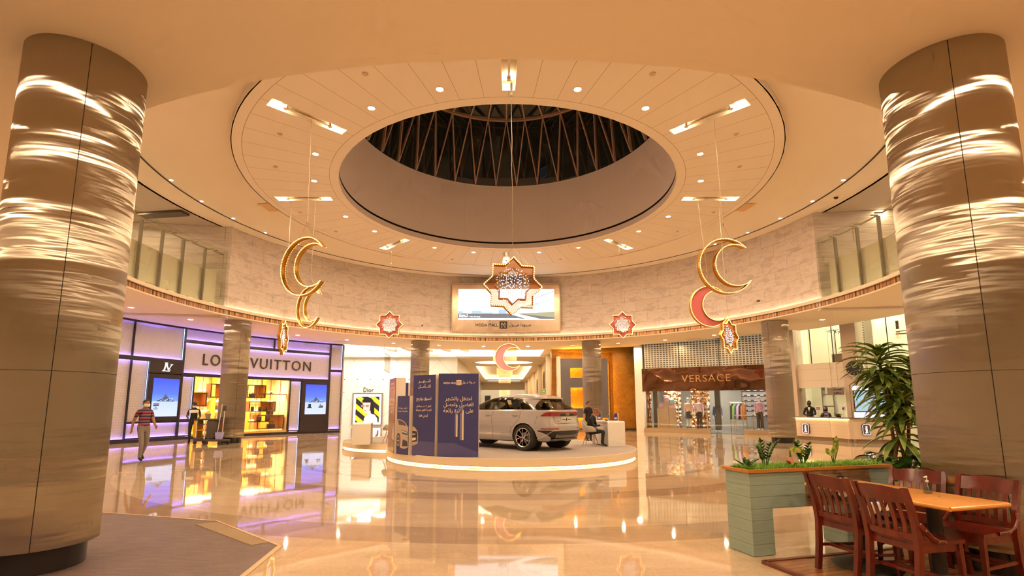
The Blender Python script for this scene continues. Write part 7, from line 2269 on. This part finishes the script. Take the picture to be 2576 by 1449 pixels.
m = MB()
m.tube([lc + pu * (.06 * cos(t_) + .04) + ez * (.715 + .055 * sin(t_)) for t_ in [radians(40) + radians(200) * i / 12 for i in range(13)]], .012, 6)
m.plate([(-.10, .53), (-.08, .52), (-.03, .60), (-.05, .615)], lc - Vector((0, 0, 0)), pu, ez, .02)
m.build('emblem_black', BLACKM, pt)
m = MB(); m.plate([(-.03, .575), (.03, .54), (.09, .56), (.10, .62), (.05, .60), (.0, .64), (-.04, .62)], lc, pu, ez, .024); m.plate([(.02, .70), (.06, .74), (.03, .755), (.0, .72)], lc, pu, ez, .03)
m.build('emblem_white', WHITE, pt, smooth=False)
MOSS = M('bright_moss', (.30, .62, .08), .7)
q = NT(MOSS); p_, x_, y_, zz_ = q.pos(); q.color(q.ramp(q.noise(28., 3, p_, .6), [(.35, (.10, .30, .02)), (.6, (.36, .66, .09))]))
m = MB(); rn = random.Random(11)
for i in range(6500):
    s = rn.uniform(.03, 1.9); d = rn.uniform(.03, .33); p0 = PA + pu * s + pv * d + Vector((0, 0, .845 + rn.uniform(0, .012)))
    L = rn.uniform(.04, .10); a = rn.uniform(0, 2 * pi); dv = Vector((cos(a) * .8, sin(a) * .8, rn.uniform(.4, 1.2))).normalized() * L; sv = Vector((-sin(a), cos(a), 0)) * .0032
    m.add([p0 - sv, p0 + sv, p0 + dv], [(0, 1, 2)])
pb(m, .02, 1.91, .02, .34, .80, .848)
o = m.build('moss', MOSS, pt, smooth=False); o['kind'] = 'stuff'
ZZ = M('dark_glossy_leaf', (.035, .12, .02), .3)
q = NT(ZZ); p_, x_, y_, zz_ = q.pos(); q.color(q.ramp(q.noise(9., 2, p_), [(.35, (.02, .07, .012)), (.65, (.07, .20, .035))]))
YG = M('variegated_leaf', (.42, .48, .10), .4)
q = NT(YG); p_, x_, y_, zz_ = q.pos(); q.color(q.ramp(q.noise(30., 3, p_), [(.40, (.12, .25, .03)), (.52, (.50, .52, .12))]))
def zz(s, d, n, H, label, seed, lean=.35):
    b = PA + pu * s + pv * d + Vector((0, 0, .85)); th = thing('zz_plant', b, label, 'plant'); rn = random.Random(seed)
    ms = MB(); ml = MB()
    for i in range(n):
        a = 2 * pi * i / n + rn.uniform(-.4, .4); h = H * rn.uniform(.65, 1.); ln_ = lean * rn.uniform(.3, 1.2)
        P_ = [b + Vector((cos(a) * .02, sin(a) * .02, 0)) + Vector((cos(a) * ln_ * (t_ ** 1.6) * h, sin(a) * ln_ * (t_ ** 1.6) * h, h * t_ * (1 - .12 * t_))) for t_ in [k2 / 8 for k2 in range(9)]]
        ms.tube(P_, [.007 - .0005 * k2 for k2 in range(9)], 5)
        for k2 in range(3, 9):
            dd = (P_[k2] - P_[k2 - 1]).normalized(); sd = dd.cross(Vector((0, 0, 1)));
            if sd.length < .1: sd = Vector((-sin(a), cos(a), 0))
            sd.normalize()
            for sgn in (-1, 1): leaf(ml, P_[k2], sd * sgn + dd * 1.1, rn.uniform(.05, .066), .017, .1, n=4)
        leaf(ml, P_[8], (P_[8] - P_[7]), .07, .015, .3, n=4)
    ms.build('stems', ZZ, th); ml.build('leaves', ZZ, th, smooth=True, angle=60)
    return th
zz(.38, .18, 5, .33, 'dark glossy leafed plant at the left in the bridge planter', 1, .34)
zz(.90, .18, 7, .30, 'bushy dark glossy plant in the middle of the bridge planter', 4, .4)
zz(.16, .2, 4, .13, 'very low dark plant at the far left end of the bridge planter', 9, 1.6)
b = PA + pu * 1.30 + pv * .15 + Vector((0, 0, .85)); th = thing('dieffenbachia', b, 'pale variegated broad-leafed plant at the right in the bridge planter', 'plant')
m = MB(); ml = MB()
for dx_, h, L, w_, dr_ in ((.06, .15, .20, .035, (.0, -.1, 1.)), (-.02, .12, .10, .03, (-.4, .2, 1.)), (.01, .10, .16, .03, (.25, .1, 1.))):
    t1 = b + pu * dx_ + Vector((0, 0, h)); m.tube([b, t1], .006, 5); leaf(ml, t1, dr_, L, w_, .3, up=Vector((0, 1, 0.2)))
m.build('stems', ZZ, th); ml.build('leaves', YG, th, angle=60)
b = PA + pu * .70 + pv * .15 + Vector((0, 0, .85)); th = thing('dieffenbachia', b, 'single pale broad leaf bending right, left of the bushy dark plant', 'plant')
m = MB(); ml = MB(); t1 = b + Vector((0, 0, .19)); m.tube([b, t1], .006, 5); leaf(ml, t1, (1., .0, .35), .22, .038, .9, up=Vector((0, 1, 0))); leaf(ml, b + Vector((0, 0, .08)), (.1, 0, 1), .15, .02, .3, up=Vector((0, 1, 0)))
m.build('stems', ZZ, th); ml.build('leaves', YG, th, angle=60)
b = PA + pu * .66 + pv * .1 + Vector((0, 0, .85)); th = thing('anthurium', b, 'small pink leafed plant beside the bushy dark plant', 'plant')
m = MB(); ml = MB()
for d_, L in (((-.5, -.2, .9), .09), ((.3, -.3, .7), .07), ((.1, .3, 1), .10)):
    t1 = b + Vector(d_) * .05; m.tube([b, t1], .003, 4); leaf(ml, t1, d_, L, .026, 1.2)
m.build('stems', STEM, th); ml.build('leaves', M('pink_leaf', (.55, .16, .10), .45), th, angle=60)

# ------------------------------------------------------------------ tall corn plant in its pot
DC = Vector((5.34, 6.95, 0)); th = thing('dracaena', DC, 'tall dracaena with long striped leaves in a pale pot behind the planter', 'plant')
m = MB(); m.lathe([(0, 0), (.17, 0), (.19, .05), (.25, .62), (.26, .66), (.24, .66), (.235, .60), (0, .60)], DC, 36); m.build('pot', M('pale_pot', (.62, .46, .34), .5), th)
LST = M('striped_leaf', (.14, .26, .05), .38)
q = NT(LST); tc = q.n('ShaderNodeTexCoord'); p_, x_, y_, zz_ = q.pos()
q.color(q.ramp(q.noise(7., 3, p_, .6), [(.32, (.05, .09, .02)), (.48, (.14, .24, .04)), (.64, (.38, .46, .09))]))
m = MB(); ml = MB(); rn = random.Random(21)
crowns = [(2212, 905, .05), (2268, 1000, -.12), (2235, 965, .12), (2292, 930, .05), (2262, 1065, -.1)]
for ci, (u, v, dy) in enumerate(crowns):
    c = on_y(u, v, 6.95 + dy); b = DC + Vector((rn.uniform(-.08, .08), rn.uniform(-.08, .08), .58))
    P_ = [b.lerp(c, t_) + Vector((.05 * sin(3 * t_ + ci), .04 * sin(2.5 * t_ + ci), 0)) * (t_ * (1 - t_) * 4) for t_ in [k2 / 8 for k2 in range(9)]]
    m.tube(P_, [.024 - .001 * k2 for k2 in range(9)], 8)
    nL = 58 if ci < 3 else 34
    for i in range(nL):
        f_ = i / nL; a = i * 2.399 + ci
        el = 1.5 - 1.9 * f_
        p0 = c + Vector((0, 0, .10 - .38 * f_))
        L = rn.uniform(.38, .56) * (1. if f_ > .15 else .8)
        leaf(ml, p0, (cos(a), sin(a), el + rn.uniform(-.15, .15)), L, rn.uniform(.030, .044), 1.45 - .5 * f_ + rn.uniform(-.3, .4), n=9, fold=.25)
m.build('trunk', M('brown_cane', (.30, .15, .07), .7), th); ml.build('leaves', LST, th, angle=60)
ml = MB(); m = MB(); rn = random.Random(2)
for i in range(110):
    a = rn.uniform(0, 2 * pi); r = rn.uniform(.05, .42); h = rn.uniform(.66, .95) - max(0, r - .2) * .5
    p0 = DC + Vector((cos(a) * r, sin(a) * r, h)); m.tube([DC + Vector((cos(a) * r * .5, sin(a) * r * .5, .60)), p0], .004, 4)
    leaf(ml, p0, (cos(a), sin(a), rn.uniform(-.1, .6)), rn.uniform(.14, .24), rn.uniform(.05, .08), 1.0, n=5, fold=.1)
m.build('underplanting_stems', ZZ, th); ml.build('underplanting_leaves', ZZ, th, angle=60)
# ================================================================== people
SKIN = M('skin_warm', (.42, .20, .11), .5); SKIND = M('skin_dark', (.10, .05, .03), .5); SKINL = M('skin_light', (.58, .32, .20), .5)
HAIRB = M('hair_black', (.015, .01, .008), .6); HAIRR = M('hair_auburn', (.28, .09, .025), .55)
STRIPE = M('striped_polo', (.05, .04, .10), .8)
q = NT(STRIPE); p_, x_, y_, zz_ = q.pos()
s1_ = q.line(zz_, .085, .020); s2_ = q.line(zz_, .085, .007, .022)
q.color(q.mix(s2_, q.mix(s1_, (.035, .03, .085), (.50, .04, .06)), (.62, .45, .42)))
GREYT = M('grey_trousers', (.24, .21, .20), .8); BLKCL = M('black_cloth', (.012, .011, .013), .8); MASKW = M('face_mask', (.80, .78, .74), .7); MASKB = M('black_mask', (.01, .01, .012), .7)
SHOE = M('dark_shoe', (.02, .015, .012), .5)
BASEJ = {'pelvis': (0, 0, .96), 'waist': (0, 0, 1.08), 'chest': (0, .0, 1.28), 'collar': (0, -.01, 1.43), 'neck': (0, 0, 1.52),
         'shL': (-.17, -.01, 1.41), 'elL': (-.23, -.02, 1.14), 'wrL': (-.25, .05, .90), 'shR': (.17, -.01, 1.41), 'elR': (.23, -.02, 1.14), 'wrR': (.25, .05, .90),
         'hipL': (-.09, 0, .90), 'knL': (-.10, .01, .50), 'anL': (-.10, -.01, .09), 'toL': (-.11, .15, .035), 'hipR': (.09, 0, .90), 'knR': (.10, .01, .50), 'anR': (.10, -.01, .09), 'toR': (.11, .15, .035)}
RADJ = {'pelvis': (.155, .115), 'waist': (.135, .10), 'chest': (.155, .11), 'collar': (.12, .075), 'neck': (.052, .055), 'sh': (.065, .065), 'el': (.042, .042), 'wr': (.028, .028), 'hip': (.095, .10), 'kn': (.058, .06), 'an': (.042, .045), 'to': (.038, .030)}
BONES = [('pelvis', 'waist'), ('waist', 'chest'), ('chest', 'collar'), ('collar', 'neck'), ('collar', 'shL'), ('shL', 'elL'), ('elL', 'wrL'), ('collar', 'shR'), ('shR', 'elR'), ('elR', 'wrR'), ('pelvis', 'hipL'), ('hipL', 'knL'), ('knL', 'anL'), ('anL', 'toL'), ('pelvis', 'hipR'), ('hipR', 'knR'), ('knR', 'anR'), ('anR', 'toR')]
def HB(a, b): return b * (1.95 - .95 * max(0., sin(2 * pi * a)) ** .6)
def person(loc, facing, label, mats, pose=None, H=1.75, head_dir=(0, 1, 0), fat=1., sleeve=.6, hair='short', hairm=None, mask=None, collar=False, head_off=(0, .02, .12), long_trousers=True):
    """mats: skin, shirt, trousers, shoes"""
    J = {k: Vector(v) for k, v in BASEJ.items()}
    for k, v in (pose or {}).items(): J[k] = Vector(v)
    th = thing('person', (loc[0], loc[1], loc[2]), label, 'person')
    k_ = H / 1.75
    names = list(J.keys())
    me = bpy.data.meshes.new('sk'); me.from_pydata([tuple(J[n]) for n in names], [(names.index(a), names.index(b)) for a, b in BONES], [])
    ob = bpy.data.objects.new('sk', me); COL.objects.link(ob)
    md = ob.modifiers.new('s', 'SKIN'); md.use_smooth_shade = True
    for i, n in enumerate(names):
        r = RADJ.get(n) or RADJ[n[:-1]]
        f_ = fat if n in ('pelvis', 'waist', 'chest') else 1.
        me.skin_vertices[0].data[i].radius = (r[0] * f_, r[1] * f_)
        me.skin_vertices[0].data[i].use_root = (n == 'pelvis')
    ss = ob.modifiers.new('u', 'SUBSURF'); ss.levels = 2
    dg = bpy.context.evaluated_depsgraph_get()
    m2 = bpy.data.meshes.new_from_object(ob.evaluated_get(dg))
    V_ = [v.co.copy() for v in m2.vertices]; Fc = [tuple(p.vertices) for p in m2.polygons]
    bpy.data.objects.remove(ob)
    def near(c):
        best = (9, None, 0)
        for a, b in BONES:
            A_, B_ = J[a], J[b]; d = B_ - A_; t_ = max(0, min(1, (c - A_).dot(d) / d.length_squared)); dist = (c - A_ - d * t_).length
            ra = (RADJ.get(a) or RADJ[a[:-1]])[0]; rb = (RADJ.get(b) or RADJ[b[:-1]])[0]
            dist -= ra + (rb - ra) * t_
            if dist < best[0]: best = (dist, (a, b), t_)
        return best
    mb = MB()
    ks = []
    for f in Fc:
        c = sum((V_[i] for i in f), Vector()) / len(f); _, (a, b), t_ = near(c)
        if b == 'neck': k = 1 if t_ < .25 or c.z < J['collar'].z + .035 else 0
        elif a.startswith('sh'): k = 1 if t_ < sleeve or sleeve >= 1 else 0
        elif a.startswith('el'): k = 1 if sleeve > 1 and t_ < .93 else 0
        elif a.startswith('an'): k = 3
        elif a.startswith('kn'): k = (3 if t_ > .96 else 2) if long_trousers else (0 if t_ > .5 else 2)
        elif a.startswith('hip') or b.startswith('hip'): k = 2
        elif (a, b) == ('pelvis', 'waist'): k = 2 if t_ < .15 else 1
        else: k = 1
        ks.append(k)
    hd = J['neck'] + Vector(head_off); fy = Vector(head_dir).normalized(); fx = fy.cross(Vector((0, 0, 1))).normalized(); fz = fx.cross(fy)
    HR = Matrix((fx, fy, fz)).transposed().to_4x4()
    hp = lambda x, y, z: hd + fx * x + fy * y + fz * z
    mb.v = [tuple(v) for v in V_]; mb.f = list(Fc); mb.m = ks
    mb.mat(0)
    def shape(p):
        t_ = p.z / .12
        if t_ < 0: p.x *= 1 + .28 * t_; p.y *= 1 + .12 * t_; 
        if p.y > 0: p.y *= .94
        return p
    mb.ball(hd, (.078, .098, .122), 20, 16, HR, shape)
    mb.tube([J['neck'] - Vector((0, 0, .03)), hd - fz * .05], [.052, .050], 12)
    mb.tube([hp(0, .088, .015), hp(0, .108, -.022), hp(0, .092, -.032)], [.008, .014, .010], 8)
    for s in (-1, 1): mb.ball(hp(s * .078, -.005, -.005), (.012, .018, .030), 8, 6, HR)
    mb.ball(hp(0, .085, -.062), (.024, .010, .007), 10, 6, HR)
    # hands with five fingers
    for s, e in (('L', -1), ('R', 1)):
        w_ = J['wr' + s]; d = (w_ - J['el' + s]).normalized(); sd = d.cross(Vector((0, 1, 0)));
        if sd.length < .2: sd = d.cross(Vector((1, 0, 0)))
        sd.normalize(); nn = sd.cross(d)
        Rm = Matrix((nn, sd, d)).transposed().to_4x4()
        mb.ball(w_ + d * .05, (.034, .017, .052), 10, 8, Rm); mb.tube([w_ - d * .05, w_, w_ + d * .035], [.026, .026, .022], 10)
        for i, L in enumerate((.062, .072, .068, .052)):
            b0 = w_ + d * .085 + nn * (.026 - .0175 * i); mb.tube([b0, b0 + d * L * .55 + sd * .004, b0 + d * L * .9 + sd * .016], [.0085, .008, .006], 6)
        b0 = w_ + d * .03 + nn * .030; mb.tube([b0, b0 + d * .03 + nn * .018, b0 + d * .058 + nn * .020], [.010, .009, .007], 6)
    T = Matrix.Translation(Vector(loc)) @ Matrix.Rotation(radians(facing - 90), 4, 'Z') @ Matrix.Scale(k_, 4)
    def fin(m, nm, mt, **kw):
        m.v = [tuple(T @ Vector(v)) for v in m.v]; return m.build(nm, mt, th, angle=70, **kw)
    fin(mb, 'body', list(mats))
    m = MB()
    for s in (-1, 1): m.ball(hp(s * .032, .086, .020), (.012, .006, .007), 8, 6, HR); m.box(hp(s * .032, .088, .040), (.028, .008, .005), rz=atan2(fx.y, fx.x))
    fin(m, 'eyes', BLACKM)
    m = MB(); hm = hairm or HAIRB
    if hair == 'short':
        m.grid(lambda a, b: hd + (HR @ (Vector((.085 * sin(HB(a, b)) * cos(2 * pi * a), .106 * sin(HB(a, b)) * sin(2 * pi * a) - .006, .128 * cos(HB(a, b)) + .004)))), 24, 10, cu=True)
    elif hair == 'bun':
        m.grid(lambda a, b: hd + (HR @ (Vector((.088 * sin(HB(a, b)) * cos(2 * pi * a), .110 * sin(HB(a, b)) * sin(2 * pi * a) - .008, .132 * cos(HB(a, b)) + .004)))), 24, 10, cu=True)
        m.ball(hp(0, -.09, .06), (.06, .055, .055), 12, 8); m.ball(hp(.03, -.05, .11), .045, 10, 8)
    elif hair == 'scarf':
        m.ball(hp(0, -.014, .005), (.098, .112, .142), 20, 14, HR, lambda p: p if p.y < .062 else Vector((p.x, .062, p.z)))
        m.tube([hp(0, -.01, -.06), J['collar'] + Vector((0, 0, .05)), J['collar'] - Vector((0, -.02, .06))], [.085, .11, .14], 16, flat=.8)
    elif hair == 'cap': pass
    fin(m, 'headscarf' if hair == 'scarf' else 'hair', hm)
    if mask is not None:
        m = MB(); m.grid(lambda a, b: hp(.078 * sin((a - .5) * 2.9), .104 * cos((a - .5) * 2.6) + .012 * sin(pi * b) - .004, -.008 - .088 * b), 14, 6); m.tube([hp(-.078, .0, -.03), hp(-.07, .06, -.03)], .003, 4); m.tube([hp(.078, .0, -.03), hp(.07, .06, -.03)], .003, 4)
        fin(m, 'face_mask', mask)
    if collar:
        m = MB(); m.tube([J['neck'] + Vector((.062 * sin(t_), .062 * cos(t_) - .005, -.045)) for t_ in [2 * pi * i / 16 for i in range(16)]], .016, 6, True); fin(m, 'collar', mats[1] if collar is True else collar)
    return th, J, T
# walking man
person((-10.26, 14.62, 0), -28, 'walking person in a navy and red striped polo, grey trousers and white mask', (SKIN, STRIPE, GREYT, SHOE),
       {'knL': (-.10, .02, .50), 'anL': (-.09, -.17, .16), 'toL': (-.10, -.06, .05), 'hipR': (.09, .01, .90), 'knR': (.09, .14, .50), 'anR': (.09, .10, .09), 'toR': (.10, .25, .035),
        'elL': (-.20, .08, 1.15), 'wrL': (-.17, .28, 1.00), 'elR': (.20, -.16, 1.16), 'wrR': (.20, -.22, .92)}, H=1.72, fat=1.08, sleeve=.62, mask=MASKW, collar=True)
# cleaner with cart
th, J, T = person((-12.70, 20.95, 0), -62, 'cleaner in dark uniform with white yoke and mask pushing a cart', (SKIND, BLKCL, BLKCL, SHOE),
       {'elL': (-.24, .06, 1.16), 'wrL': (-.16, .30, 1.04), 'elR': (.24, .06, 1.16), 'wrR': (.16, .30, 1.04), 'anL': (-.13, -.04, .09), 'toL': (-.15, .12, .035)}, H=1.70, sleeve=.6, mask=MASKW, head_dir=(0, 1, -.35))
m = MB(); m.grid(lambda a, b: T @ Vector(((a - .5) * .34, .088 + .022 * cos((a - .5) * pi) - .02 * b, 1.30 + .12 * b)), 10, 5); m.build('white_yoke', MASKW, th, solid=.006)
cx_, cy_ = -12.12, 20.95
ct = thing('cleaning_cart', (cx_, cy_, 0), 'janitorial cart with mops, yellow bag and lilac bucket', 'cart')
ca = atan2(-.25, 1.); cux = Vector((cos(ca), sin(ca), 0)); cuy = Vector((-sin(ca), cos(ca), 0))
def cp(x, y, z): return Vector((cx_, cy_, 0)) + cux * x + cuy * y + Vector((0, 0, z))
CART = M('cart_grey', (.07, .055, .05), .5); YELB = M('yellow_bag', (.80, .42, .02), .6); BUCK = M('lilac_bucket', (.42, .42, .80), .4); REDP = M('red_part', (.5, .05, .03), .5)
def cb(m, x0, x1, y0, y1, z0, z1, b=.015): m.bbox(cp((x0 + x1) / 2, (y0 + y1) / 2, (z0 + z1) / 2), (x1 - x0, y1 - y0, z1 - z0), b, rz=ca)
m = MB(); cb(m, -.40, .95, -.25, .25, .14, .22); cb(m, -.35, .05, -.28, .22, .20, .27); m.build('base_tray', CART, ct)
m = MB(); cb(m, -.42, .62, -.24, .24, .97, 1.03); m.build('top_tray', CART, ct)
for x, y in ((-.30, -.22), (.12, -.22), (-.30, .22), (.12, .22)):
    m = MB(); m.bar(cp(x, y, .22), cp(x, y, .98), .035, .035); m.build('upright', WHITEM, ct, smooth=False)
for z, mt in ((.55, YELB), (.78, CART)):
    m = MB(); cb(m, -.30, .12, -.22, .22, z, z + .04); m.build('shelf', mt, ct)
m = MB(); cb(m, .16, .55, -.22, .22, .24, .97, .04); m.build('dark_bin', CART, ct)
m = MB(); m.grid(lambda a, b: cp(-.46 - .03 * sin(b * 3) + .05 * sin(a * 6), -.20 + .40 * a, .30 + .66 * b), 8, 8); cb(m, -.50, -.36, -.2, .2, .26, .97, .05); m.build('yellow_bag', YELB, ct)
m = MB(); m.tube([cp(-.42, -.2, 1.0), cp(-.62, -.2, .95), cp(-.62, .2, .95), cp(-.42, .2, 1.0)], .018, 8); m.build('push_handle', CART, ct)
for x, y in ((-.33, -.22), (.85, -.22), (-.33, .22), (.85, .22), (.25, -.24)):
    m = MB(); m.tube([cp(x, y - .02, .075), cp(x, y + .02, .075)], .075, 16); m.box(cp(x, y, .13), (.06, .04, .06)); m.build('wheel', BLACKM, ct)
m = MB(); c = cp(.68, -.06, .22); m.lathe([(0, 0), (.13, 0), (.17, .27), (.18, .28), (.165, .28), (.13, .02)], c, 20); m.build('bucket', BUCK, ct)
m = MB(); m.tube([cp(.60, -.05, .5), cp(.60, -.05, .35)], [.05, .14], 10); m.build('mop_head', WHITEM, ct)
for a_, b_, mt, nm in (((.58, -.06, .45), (.70, -.04, 1.62), WHITE, 'mop_handle'), ((.72, .05, .45), (.76, .05, 1.50), WHITE, 'broom_handle'), ((.66, .1, .4), (.64, .1, .90), REDP, 'duster_handle')):
    m = MB(); m.tube([cp(*a_), cp(*b_)], .013, 8); m.build(nm, mt, ct)
m = MB(); cb(m, .70, .80, .0, .1, 1.35, 1.55, .02); m.build('dust_brush', CART, ct)
bk_ = thing('small_bucket', cp(.0, 0, 1.03), 'small grey bucket with handle standing on the cleaning cart', 'bucket')
m = MB(); m.lathe([(0, 0), (.08, 0), (.11, .19), (.115, .20), (.10, .19)], cp(.0, 0, 1.03), 18); m.build('pail', M('bucket_grey', (.38, .34, .30), .5), bk_)
m = MB(); m.tube([cp(.105 * cos(t_), 0, 1.22 + .12 * sin(t_)) for t_ in [pi * i / 10 for i in range(11)]], .006, 6); m.build('handle', CART, bk_)
# seated person
sp_ = {'pelvis': (0, -.05, .50), 'waist': (0, -.06, .63), 'chest': (0, .02, .83), 'collar': (0, .10, .97), 'neck': (0, .15, 1.04),
       'shL': (-.17, .08, .95), 'elL': (-.22, .16, .70), 'wrL': (-.08, .38, .72), 'shR': (.17, .08, .95), 'elR': (.22, .16, .70), 'wrR': (.08, .38, .72),
       'hipL': (-.09, .0, .49), 'knL': (-.11, .44, .52), 'anL': (-.10, .36, .12), 'toL': (-.11, .50, .05), 'hipR': (.09, .0, .49), 'knR': (.11, .44, .52), 'anR': (.12, .44, .12), 'toR': (.13, .58, .05)}
person((2.86, 17.05, PZ - .03), -22, 'seated person in black with reddish brown hair pinned up, bent over', (SKINL, BLKCL, BLKCL, SHOE), sp_, H=1.70, head_dir=(.1, 1, -1.0), sleeve=1.2, hair='bun', hairm=HAIRR, head_off=(0, .07, .09))
# standing person by the column
person((3.72, 22.6, 0), -60, 'standing person in a black top beside the steel column beyond the car', (SKIN, BLKCL, BLKCL, SHOE), None, H=1.74, sleeve=.7, hair='short')
# information desk staff
c, dd_, nn_ = side_pt(0, .46, .75)
th, J, T = person((c.x, c.y, 0), 225, 'taller desk attendant in dark suit, white shirt and black mask', (SKIND, BLKCL, BLKCL, SHOE), {'elL': (-.25, .06, 1.14), 'wrL': (-.05, .24, 1.12), 'elR': (.25, .06, 1.14), 'wrR': (.05, .24, 1.08)}, H=1.78, sleeve=1.2, mask=MASKB)
m = MB(); m.plate([(-.05, 1.46), (.05, 1.46), (.0, 1.22)], (0, .105, 0), (-1, 0, 0), ez, -.0); m.v = []; m.f = []; m.m = []
m.add([T @ Vector(v) for v in ((-.05, .085, 1.46), (.05, .085, 1.46), (0, .135, 1.22))], [(0, 1, 2)]); m.build('shirt_front', MASKW, th, solid=.004)
c, dd_, nn_ = side_pt(0, .78, .70)
person((c.x, c.y, -.14), 215, 'shorter desk attendant in a black headscarf and mask, hand at chin', (SKIN, BLKCL, BLKCL, SHOE), {'elR': (.22, .12, 1.14), 'wrR': (.10, .20, 1.36), 'elL': (-.24, .08, 1.14), 'wrL': (-.05, .24, 1.12)}, H=1.64, sleeve=1.2, hair='scarf', hairm=HAIRB, mask=MASKB)
# ================================================================== camera and view
cd = bpy.data.cameras.new('camera'); cam = bpy.data.objects.new('camera', cd); COL.objects.link(cam)
cam.location = (0, 0, HC); cam.rotation_euler = (pi / 2 + PITCH, 0, 0)
cd.sensor_width = 36.; cd.lens = FPX / 2576 * 36
cd.shift_x = (1288 - PCX) / 2576; cd.shift_y = (PCY - 724.5) / 2576
cd.clip_start = .05; cd.clip_end = 300
SC.camera = cam
w = bpy.data.worlds.new('world'); SC.world = w; w.use_nodes = True
w.node_tree.nodes['Background'].inputs[0].default_value = (.02, .03, .045, 1)
w.node_tree.nodes['Background'].inputs[1].default_value = .4
SC.view_settings.view_transform = 'Standard'; SC.view_settings.look = 'None'
SC.view_settings.gamma = 1.; SC.view_settings.use_curve_mapping = False
SC.view_settings.exposure = EXPO
SC.cycles.max_bounces = 5; SC.cycles.diffuse_bounces = 3; SC.cycles.glossy_bounces = 3; SC.cycles.use_adaptive_sampling = True; SC.cycles.adaptive_threshold = .12; SC.cycles.adaptive_min_samples = 12; SC.cycles.transparent_max_bounces = 12
SC.cycles.sample_clamp_indirect = 6.; SC.cycles.caustics_reflective = False; SC.cycles.caustics_refractive = False
SC.cycles.use_denoising = True

KEEP = ('violet_led', 'platform_led', 'desk_led', 'amber_glow', 'shop_light_panel', 'cool_panel', 'cove_strip', 'cove_uplight', 'screen_sky', 'poster_picture')
for m_ in bpy.data.materials:
    if not m_.name.startswith(KEEP):
        m_.cycles.emission_sampling = 'NONE'
